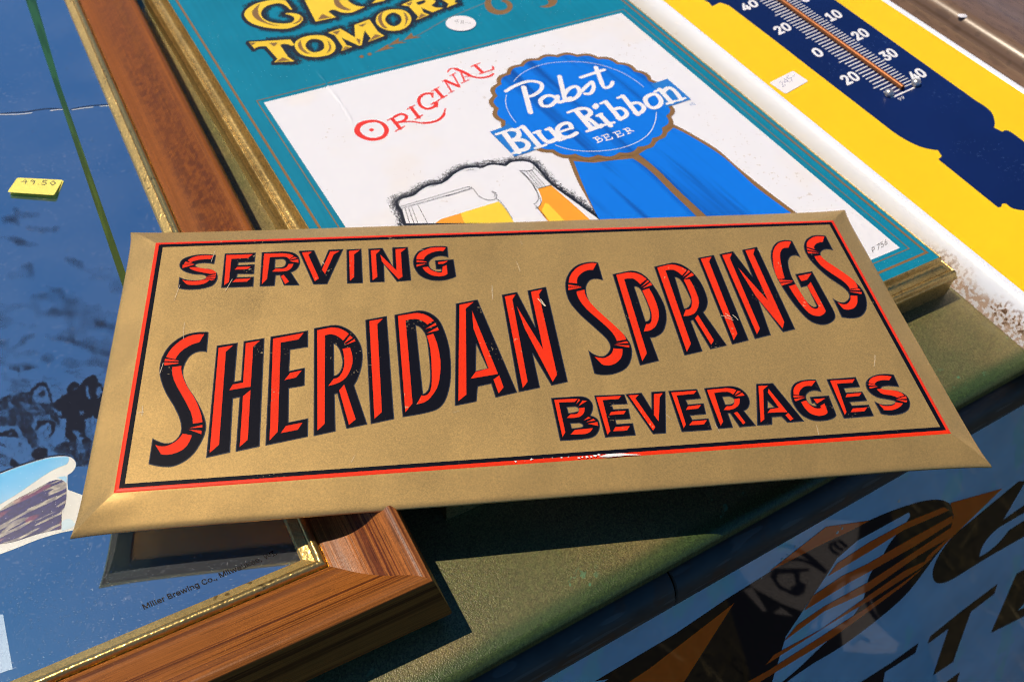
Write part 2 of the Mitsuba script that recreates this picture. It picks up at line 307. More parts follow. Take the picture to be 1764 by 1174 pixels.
# ------------------------------------------------------------------ outlines of the prints, in millimetres of each object's own plane
ART = {
    'gold_black': {'poly': ['-175.35,72.81 -175.8,65.27 -178.07,66.02 -179.15,66.27 -181.17,66.54 -182.17,66.54 -184.11,66.28 -185.51,65.81 -185.78,65.58 -185.99,65.23 -186.1,64.82 -186.09,64.4 -185.92,64.03 -184.87,63.2 -183.27,62.37 -182.42,62.04 -181.52,61.84 -178.5,61.49 -177.58,61.17 -175.89,60.07 -175.11,59.36 -174.44,58.58 -173.92,57.75 -173.55,56.83 -173.31,55.81 -173.16,53.67 -173.26,52.64 -173.76,50.59 -174.18,49.59 -174.74,48.67 -175.45,47.88 -176.34,47.23 -177.41,46.68 -179.86,45.86 -182.47,45.36 -185.35,45.18 -188.11,45.3 -189.35,45.46 -191.68,45.98 -193.82,46.79 -193.94,55.6 -192.34,54.47 -191.47,53.99 -189.58,53.24 -187.36,52.73 -185.05,52.47 -183.1,52.52 -182.22,52.67 -180.72,53.13 -179.86,53.64 -179.41,54.35 -179.32,54.74 -179.36,55.11 -179.85,55.84 -180.73,56.52 -181.22,56.75 -181.97,56.92 -184.95,57.23 -187.15,57.88 -189.62,58.9 -190.78,59.51 -191.77,60.19 -192.58,60.92 -193.31,61.74 -193.92,62.63 -194.39,63.56 -194.69,64.52 -194.83,65.57 -194.82,66.71 -194.65,67.87 -194.33,68.96 -193.84,69.9 -193.13,70.69 -192.23,71.38 -191.17,71.98 -188.9,72.93 -186.5,73.52 -183.88,73.79 -181.16,73.76 -178.32,73.44', '-170.39,73.77 -153.09,73.59 -153.33,65.85 -162.4,65.74 -162.52,63.57 -153.25,63.78 -153.31,55.86 -162.29,56.37 -162.62,53.55 -153.21,53.48 -153.27,45.64 -170.6,45.75', '-149.56,73.65 -138.58,73.94 -135.83,73.74 -133.47,73.16 -132.43,72.74 -131.49,72.22 -130.65,71.61 -129.91,70.9 -129.28,70.07 -128.76,69.1 -128.33,67.99 -127.81,65.59 -127.73,64.44 -127.79,63.31 -127.97,62.15 -128.67,59.96 -129.14,59.04 -129.68,58.25 -130.32,57.54 -131.04,56.94 -131.85,56.42 -132.75,56 -127.91,45.3 -136.4,45.57 -138.94,54.2 -141.19,53.97 -141.59,45.53 -149.7,45.66|-141.73,67.29 -137.88,67.45 -136.92,66.98 -136.19,66.22 -135.96,65.75 -135.83,65.17 -135.79,64.47 -135.91,63.04 -136.05,62.46 -136.45,61.56 -137.08,60.93 -138.14,60.52 -138.93,60.38 -141.85,60.24', '-128.67,73.78 -119.76,73.94 -115.62,59.74 -111.39,73.87 -102.98,73.93 -112.43,45.32 -120.11,45.43', '-101.05,73.58 -92.42,73.75 -92.49,44.98 -101.31,45.14', '-88.36,73.54 -80.09,73.74 -74.72,57.45 -74.27,73.94 -65.1,73.84 -64.99,45.51 -73.15,45.03 -79.89,59.95 -80.16,45.2 -88.38,45.33', '-41.55,72.99 -41.83,63.46 -43.46,64.44 -44.29,64.76 -45.98,65.07 -47.78,64.95 -49.56,64.38 -50.37,63.93 -51.15,63.33 -52.63,61.76 -53.21,60.88 -53.59,59.98 -53.77,59.01 -53.78,57.95 -53.66,56.87 -53.14,55.01 -52.76,54.3 -51.71,53.18 -50.48,52.41 -49.17,51.97 -47.73,51.88 -46.96,51.96 -46.96,53.92 -49.92,53.97 -49.9,61.39 -38.98,61.67 -38.86,47.24 -40.22,46.42 -41.79,45.72 -44.55,44.79 -46.66,44.34 -49.05,44.29 -51.78,44.59 -53.14,44.91 -54.41,45.37 -55.63,45.96 -56.83,46.68 -57.98,47.52 -59.03,48.51 -59.95,49.66 -60.74,51.05 -61.44,52.66 -62.02,54.38 -62.47,56.12 -62.75,57.76 -62.86,59.31 -62.81,60.84 -62.61,62.34 -62.28,63.79 -61.82,65.18 -61.21,66.54 -60.44,67.89 -59.55,69.17 -58.57,70.32 -57.53,71.27 -56.41,72 -55.18,72.55 -53.88,72.95 -51.31,73.51 -48.75,73.78 -44.36,73.64 -42.83,73.39', '-175.03,12.38 -174.87,-1.82 -175.91,-1.48 -176.9,-1.28 -177.86,-1.21 -178.78,-1.28 -179.66,-1.49 -180.51,-1.84 -181.32,-2.33 -182.09,-2.95 -182.8,-3.7 -183.42,-4.56 -183.96,-5.58 -184.85,-8.05 -185.17,-9.35 -185.6,-11.75 -185.74,-13.99 -185.47,-16.48 -185.14,-17.92 -184.69,-19.45 -183.5,-22.71 -181.91,-26.08 -178.77,-31.4 -176.86,-35.12 -174.24,-40.93 -172.95,-44.5 -172.01,-47.8 -171.7,-49.41 -171.54,-51.01 -171.52,-52.59 -171.86,-55.68 -172.21,-57.23 -173.19,-60.5 -174.62,-64 -175.45,-65.64 -176.35,-67.08 -177.34,-68.34 -178.43,-69.49 -179.57,-70.5 -180.74,-71.36 -182.99,-72.61 -184.07,-73 -185.17,-73.25 -186.37,-73.35 -187.7,-73.31 -189.18,-73.13 -192.45,-72.32 -196.16,-70.94 -196.03,-56.04 -195.02,-56.88 -193.88,-57.64 -191.92,-58.72 -190.47,-59.32 -189.77,-59.49 -188.39,-59.54 -187.07,-59.27 -186.47,-58.98 -185.36,-58.09 -184.86,-57.5 -184.04,-56.15 -183.45,-54.63 -183.24,-53.79 -183.08,-51.85 -183.16,-50.75 -183.57,-48.3 -183.92,-46.95 -184.89,-43.99 -185.53,-42.36 -187.9,-37.08 -192.1,-29.36 -193.05,-27.4 -194.68,-23.4 -196.01,-19.45 -196.93,-15.9 -197.41,-12.75 -197.53,-11.24 -197.56,-8.21 -197.29,-5.22 -197.03,-3.76 -196.28,-0.88 -195.2,1.95 -194.53,3.31 -193.75,4.59 -192.85,5.84 -190.71,8.21 -189.55,9.25 -188.39,10.13 -187.23,10.84 -186.05,11.41 -183.59,12.19 -180.92,12.63 -179.51,12.71 -176.57,12.59', '-170,2.24 -159.45,3.59 -159.65,-23.22 -156.31,-22.5 -156.35,4.41 -145.74,5.99 -145.52,-64.94 -156.51,-67.03 -156.45,-33.46 -159.75,-34.15 -159.21,-67.24 -170.01,-69.47', '-142.51,6.83 -122.95,9.98 -122.88,-1.83 -132.07,-3.26 -132.39,-18.08 -124.43,-16.37 -124.47,-28.34 -132.32,-29.59 -132.04,-51.47 -122.52,-49.69 -122.66,-60.88 -142.66,-64.57', '-119.64,11.48 -110.72,13.05 -109.48,13.17 -108.23,13.11 -106.99,12.86 -105.75,12.41 -104.51,11.77 -103.24,10.93 -101.94,9.88 -100.66,8.66 -99.47,7.28 -98.42,5.77 -97.48,4.08 -96.64,2.2 -95.9,0.2 -95.29,-1.82 -94.82,-3.76 -94.52,-5.64 -94.32,-9.35 -94.51,-13.07 -95.01,-16.92 -95.39,-18.85 -96.3,-22.49 -97.37,-25.75 -97.98,-27.27 -99.35,-30.12 -93.57,-55.62 -103.76,-57.51 -107.9,-34.77 -109.37,-35.14 -109.16,-58.69 -119.72,-60.68|-109.32,-0.47 -108.71,-0.89 -108.14,-1.45 -107.61,-2.15 -106.7,-3.99 -106.28,-5.25 -105.55,-8.36 -105.07,-11.3 -104.91,-13.48 -105.02,-15.4 -105.36,-17.36 -105.95,-19.39 -106.32,-20.29 -106.74,-21.04 -107.68,-22.09 -108.22,-22.45 -108.81,-22.69 -109.44,-22.82', '-92.01,15.87 -80.25,18.09 -80.12,-53.31 -91.77,-55.58', '-75.99,18.71 -63.72,21.1 -62.23,21.16 -60.78,21 -59.39,20.62 -58.04,20.03 -56.72,19.21 -55.42,18.18 -54.19,16.93 -53.07,15.48 -52.08,13.83 -51.26,11.94 -50.57,9.8 -50,7.5 -49.06,2.68 -48.36,-2.21 -47.95,-7.39 -47.88,-10.15 -48.04,-16.34 -48.5,-22.66 -49.06,-27.9 -49.74,-32.21 -50.7,-36.19 -52.02,-40.26 -52.8,-42.22 -53.65,-43.99 -54.55,-45.51 -55.5,-46.74 -56.47,-47.75 -57.54,-48.58 -58.73,-49.24 -60.11,-49.78 -62.5,-50.45 -65.34,-51.06 -68.55,-51.61 -75.71,-52.46|-64.8,10.03 -64.13,9.77 -63.49,9.36 -62.89,8.82 -62.33,8.14 -61.3,6.38 -60.39,4.1 -59.73,1.25 -59.53,-0.53 -59.31,-6.91 -59.34,-15.58 -59.48,-22.09 -59.68,-26.27 -60.15,-30.36 -60.86,-33.73 -61.49,-35.56 -61.87,-36.32 -62.77,-37.51 -63.28,-37.95 -64.44,-38.54', '-41.09,25.32 -28.61,27.67 -15.68,-41.06 -27.24,-43.49 -28.36,-34.12 -35.66,-35.55 -37.46,-45.39 -48.76,-47.37|-33.07,-5.9 -29.01,-23.65 -35.54,-25', '-14.21,30.63 -5.21,32.33 1.1,4.27 1.1,33.13 12.33,35.56 12.34,-35.95 3.25,-37.76 -3.32,-14.83 -3.14,-38.77 -14.65,-40.85', '47.09,54.16 47.12,39.21 44.79,40.18 43.69,40.44 42.65,40.55 41.68,40.51 40.79,40.29 39.96,39.91 39.2,39.38 38.5,38.71 37.22,37 36.63,35.95 36.11,34.76 35.69,33.46 35.18,30.37 35.03,28.52 35.01,26.55 35.15,24.54 35.52,22.54 36.17,20.55 37.06,18.5 41.38,10.47 44.84,4.84 48.01,-0.77 49.88,-4.45 50.6,-6.19 51.62,-9.34 51.95,-10.83 52.14,-12.34 52.18,-13.9 52.06,-15.57 51.78,-17.3 50.86,-20.72 50.27,-22.28 48.83,-25.15 47.97,-26.47 47.01,-27.68 45.95,-28.75 44.75,-29.67 43.4,-30.47 41.97,-31.14 39.15,-32.16 37.81,-32.48 35.11,-32.76 33.83,-32.76 31.52,-32.56 29.5,-32.06 27.74,-31.22 27.79,-14.67 28.83,-16.38 29.41,-17.1 30.74,-18.27 32.35,-19.17 33.23,-19.49 34.1,-19.65 34.94,-19.62 35.77,-19.33 36.61,-18.82 37.43,-18.17 38.18,-17.44 39.33,-15.99 40.12,-14.38 40.37,-13.49 40.51,-12.56 40.48,-10.49 40.01,-8.24 39.6,-7.09 38.91,-5.62 37.01,-2.31 29.01,10.88 26.73,15.39 24.97,19.56 24.31,21.67 23.81,23.85 23.5,26.18 23.36,28.62 23.37,31.07 23.53,33.47 23.81,35.72 24.23,37.83 24.81,39.84 25.52,41.76 26.35,43.57 27.26,45.27 28.29,46.89 29.43,48.42 30.68,49.82 32,51.08 33.36,52.15 34.81,53.02 36.37,53.71 37.97,54.24 39.53,54.62 42.33,55.02 43.61,55.01 44.83,54.87 45.99,54.59', '53.98,43.74 64.44,46 65.71,46.08 66.94,45.96 68.11,45.64 69.24,45.11 70.33,44.41 71.37,43.52 72.37,42.43 73.3,41.09 74.16,39.48 74.96,37.51 76.37,32.71 77.48,27.7 78.31,22.85 78.8,18.04 78.85,15.75 78.77,13.56 78.58,11.43 78.27,9.37 77.35,5.46 76.72,3.56 75.97,1.69 74.25,-1.7 73.39,-3.07 72.52,-4.18 71.62,-5.07 69.79,-6.37 67.99,-7.28 67.11,-7.58 66.22,-7.76 64.46,-7.78 65.22,-24.91 53.96,-27.46|64.59,32.7 65.41,32.76 66.12,32.59 66.73,32.19 67.24,31.56 67.64,30.7 68.02,29.25 68.31,27.37 68.71,23.1 68.98,19.12 69.13,15.16 69.03,11.73 68.86,10.45 68.62,9.23 67.95,7.13 67.54,6.32 67.08,5.68 66.56,5.19 65.99,4.84 65.38,4.63 64.73,4.57', '80.72,48.75 91.86,51.42 93.12,51.5 94.36,51.36 95.57,50.99 96.77,50.4 97.97,49.57 99.16,48.5 100.32,47.22 101.4,45.75 102.36,44.11 103.22,42.26 104.01,40.18 104.69,37.95 105.26,35.64 105.69,33.33 105.98,30.89 106.14,28.3 106.18,25.71 105.99,21.17 105.77,19.57 105.45,18.07 105.03,16.68 103.98,14.18 102.7,12.04 101.96,11.1 100.28,9.51 106.69,-16.57 96.51,-18.58 92.62,3.9 91.13,3.2 91.52,-19.85 80.61,-22.09|91.08,39.12 91.82,38.98 92.49,38.65 93.06,38.12 93.56,37.4 93.97,36.48 94.34,35.12 94.64,33.44 95.06,29.65 95.56,24.27 95.7,20.86 95.59,19.43 95.32,18.31 94.92,17.29 93.86,15.55 92.69,14.26 92.05,13.77 91.37,13.4 89.88,12.96', '109.73,54.83 120.51,56.85 120.43,-13.67 110.03,-15.93', '124.32,57.43 133.68,59.56 138.93,36.99 139.88,60.43 150.27,62.67 150.54,-7.07 142.63,-8.81 136.42,17.51 134.62,-10.51 124.49,-12.84', '174.98,66.79 175.04,51.67 174.15,52.9 173.64,53.33 173.08,53.62 172.47,53.79 171.79,53.83 171.03,53.76 170.25,53.56 169.47,53.2 168.74,52.67 168.03,51.96 166.63,50.04 166.03,48.88 165.54,47.62 164.56,43.76 163.82,39.15 163.61,36.83 163.52,34.5 163.65,29.68 164,24.94 164.48,20.13 165.13,15.65 165.48,13.91 166.21,11.82 167.13,10.32 167.61,9.84 168.06,9.56 168.55,9.45 169.07,9.48 169.63,9.68 170.23,10.03 170.48,27.03 166.24,26.04 166.57,37.29 178.05,39.18 179.17,7.31 179.09,4.35 178.9,3.02 178.6,1.82 178.21,0.8 177.7,-0.11 177.1,-0.91 175.65,-2.3 173.81,-3.49 171.72,-4.36 169.75,-4.79 167.83,-4.83 166.87,-4.66 164.95,-3.84 163.95,-3.25 162.96,-2.49 162.02,-1.53 161.16,-0.31 160.35,1.23 159.6,3.07 158.22,7.33 156.99,12.08 156.43,14.72 155.45,20.27 154.73,25.76 154.25,31.31 154.12,34.05 154.09,36.74 154.35,42.08 154.61,44.69 155.34,49.48 156.32,53.42 156.93,55.21 158.4,58.51 160.27,61.61 161.33,63.02 162.45,64.28 163.59,65.34 164.77,66.18 166.03,66.84 167.31,67.33 169.76,67.87 170.88,67.94 171.97,67.87 173.01,67.66 174.02,67.29', '198.84,70.65 198.68,57.04 196.88,57.89 196,58.13 195.13,58.24 194.28,58.21 193.42,58.04 192.54,57.71 190.94,56.73 190.31,56.15 189.8,55.49 189.38,54.74 189.07,53.93 188.88,53.08 188.83,52.24 188.94,51.32 189.19,50.35 189.56,49.34 190.58,47.28 191.48,45.83 195.14,40.63 197.52,36.88 199.92,32.86 200.99,30.86 201.86,28.93 203.09,25.3 203.49,23.55 203.75,21.81 203.88,20.09 203.84,18.34 203.64,16.6 203.32,14.88 202.42,11.62 201.22,8.61 199.71,5.86 198.88,4.66 197.02,2.56 196,1.66 194.95,0.89 193.86,0.26 192.74,-0.22 191.56,-0.55 189.14,-0.86 186.78,-0.82 185.61,-0.65 183.29,-0.03 182.13,0.43 182.52,15.88 183.46,14.28 183.99,13.64 185.14,12.69 186.45,12.15 187.16,12.04 187.89,12.06 188.64,12.24 189.44,12.6 191.18,13.82 192.61,15.26 193.1,15.98 193.78,17.53 193.95,18.36 193.95,20.17 193.48,22.28 192.57,24.48 191.57,26.1 187.35,32.08 186.07,34.27 184.94,36.59 182.84,41.67 181.23,46.49 180.73,48.54 180.36,50.55 180.12,52.49 179.97,56.03 180.24,58.83 180.93,61.42 182.03,63.89 182.75,65.11 183.56,66.28 184.46,67.35 185.43,68.3 186.48,69.13 187.62,69.86 188.83,70.49 190.1,70.97 191.43,71.3 192.8,71.46 194.22,71.48 195.71,71.35 197.25,71.07', '1.61,-46.17 15.58,-46.12 16.83,-46.2 17.97,-46.38 18.99,-46.67 19.88,-47.07 20.65,-47.61 21.3,-48.3 21.82,-49.07 22.52,-50.67 22.68,-51.46 22.63,-53.1 22.25,-54.78 21.61,-56.47 21.17,-57.33 20.09,-59.07 21.64,-59.86 22.26,-60.34 23.21,-61.47 23.51,-62.14 23.7,-62.87 23.79,-64.46 23.61,-66.06 23.4,-66.9 22.78,-68.55 22.38,-69.29 21.41,-70.64 20.21,-71.8 19.51,-72.26 17.96,-72.94 17.09,-73.17 15.15,-73.44 10.65,-73.63 1.67,-73.6|8.86,-52.69 13.38,-52.75 14.19,-53.17 14.77,-53.72 14.98,-54.37 14.85,-55.19 14.65,-55.54 14.35,-55.78 13.63,-56.04 11.54,-56.49 9.04,-56.78|8.78,-63.22 13.32,-63.3 14.14,-63.69 14.75,-64.19 15,-64.77 14.91,-65.5 14.74,-65.81 14.47,-65.99 13.72,-66.17 11.55,-66.4 8.94,-66.47', '24.72,-46.27 40.89,-46.71 41.27,-53.08 32.72,-52.9 32.81,-56.07 40.95,-56.23 40.61,-62.85 32.51,-62.87 32.51,-65.67 41.11,-65.7 40.88,-73.35 24.95,-73.34', '41.55,-46.57 50.32,-46.34 53.12,-57.65 55.77,-46.16 63.49,-46.24 56.84,-73.27 50.05,-73.36', '65.11,-46.17 81,-46.07 81.44,-52.55 72.94,-52.88 73.28,-56.03 81.96,-55.82 81.28,-62.92 72.52,-63.19 72.91,-66.06 81.64,-65.81 81.49,-73.13 65.35,-73.22', '85.11,-45.87 96.48,-45.41 98.16,-45.37 99.71,-45.46 101.11,-45.69 102.38,-46.05 103.5,-46.54 104.48,-47.22 105.31,-48.06 106,-49.02 106.56,-50.03 107,-51.02 107.32,-52.03 107.55,-54.18 107.38,-56.21 106.83,-58 106.42,-58.83 105.44,-60.27 104.29,-61.36 103.63,-61.79 102.17,-62.44 105.59,-72.44 96.72,-72.67 94.3,-63.27 93.08,-63.36 93.01,-72.65 84.73,-72.74|93.34,-52.37 97.25,-52.27 98.37,-52.9 99.1,-53.74 99.26,-54.2 99.26,-54.75 99.13,-55.39 98.88,-56.03 98.49,-56.61 97.97,-57.05 97.29,-57.35 96.45,-57.56 95.5,-57.68 93.44,-57.68', '114.68,-45.05 124.14,-45.24 132.45,-71.73 123.17,-71.76 121.33,-67.79 116.13,-67.67 114.5,-72.49 106.42,-72.32|117.31,-56.97 119.54,-61.46 115.66,-61.64', '149.1,-44.52 149.2,-53.2 147.72,-52.42 146.98,-52.16 145.51,-51.92 143.98,-52.04 142.49,-52.51 141.83,-52.85 140.62,-53.8 140.08,-54.38 139.3,-55.67 139.09,-56.38 138.99,-57.18 139.04,-58.76 139.33,-60.01 139.59,-60.53 140.25,-61.39 141,-61.98 141.42,-62.17 142.33,-62.37 142.84,-62.38 142.83,-60.21 141.12,-60.37 141.45,-56.13 152.32,-55.96 151.57,-69.2 150.69,-70.13 149.58,-70.84 148.06,-71.43 145.94,-71.96 143.62,-72.24 141.14,-72.23 139.84,-72.11 138.58,-71.86 137.41,-71.46 136.29,-70.88 135.19,-70.16 134.16,-69.31 133.24,-68.33 132.47,-67.22 131.86,-65.93 131.38,-64.45 130.78,-61.27 130.64,-58.33 130.97,-55.52 131.29,-54.17 132.18,-51.64 133.46,-49.25 134.24,-48.19 135.09,-47.28 136.03,-46.51 137.06,-45.87 138.17,-45.35 139.37,-44.93 140.65,-44.62 143.7,-44.27 145.4,-44.25', '155.35,-44.78 172.49,-44.48 172.23,-51.38 162.8,-51.69 162.68,-54.73 172.12,-54.73 172.48,-60.99 162.35,-61.21 162.59,-63.71 172.16,-63.75 171.92,-71.29 154.9,-71.59', '195.15,-44.46 194.56,-53.04 192.4,-52.46 190.41,-52.07 188.55,-51.87 186.81,-51.86 185.4,-52.05 184.95,-52.21 184.09,-52.77 183.81,-53.08 183.73,-53.36 183.88,-53.62 184.21,-53.88 185.78,-54.54 190.95,-55.24 192.14,-55.63 193.14,-56.17 194.08,-56.84 194.9,-57.59 195.57,-58.42 196.06,-59.28 196.34,-60.2 196.44,-61.21 196.38,-62.26 195.93,-64.29 195.54,-65.25 194.41,-67.13 193.69,-67.98 192.91,-68.72 192.05,-69.35 191.08,-69.9 188.94,-70.76 186.67,-71.32 184.18,-71.6 181.77,-71.58 180.66,-71.45 178.53,-70.97 176.54,-70.19 176.34,-61.79 177.62,-63.03 179.1,-63.93 179.91,-64.25 181.87,-64.62 184.8,-64.63 186.09,-64.36 187.58,-63.65 187.81,-63.4 187.95,-62.82 187.73,-62.36 186.79,-61.88 183.59,-60.79 181.05,-60.03 179.82,-59.55 178.8,-58.97 177.98,-58.27 177.28,-57.46 176.7,-56.58 176.25,-55.65 175.94,-54.71 175.76,-53.73 175.73,-52.67 175.83,-51.61 176.04,-50.57 176.35,-49.63 176.78,-48.78 177.33,-47.98 178.75,-46.56 180.58,-45.37 182.9,-44.41 185.26,-43.74 187.43,-43.44 190.54,-43.5 193.39,-43.93']},
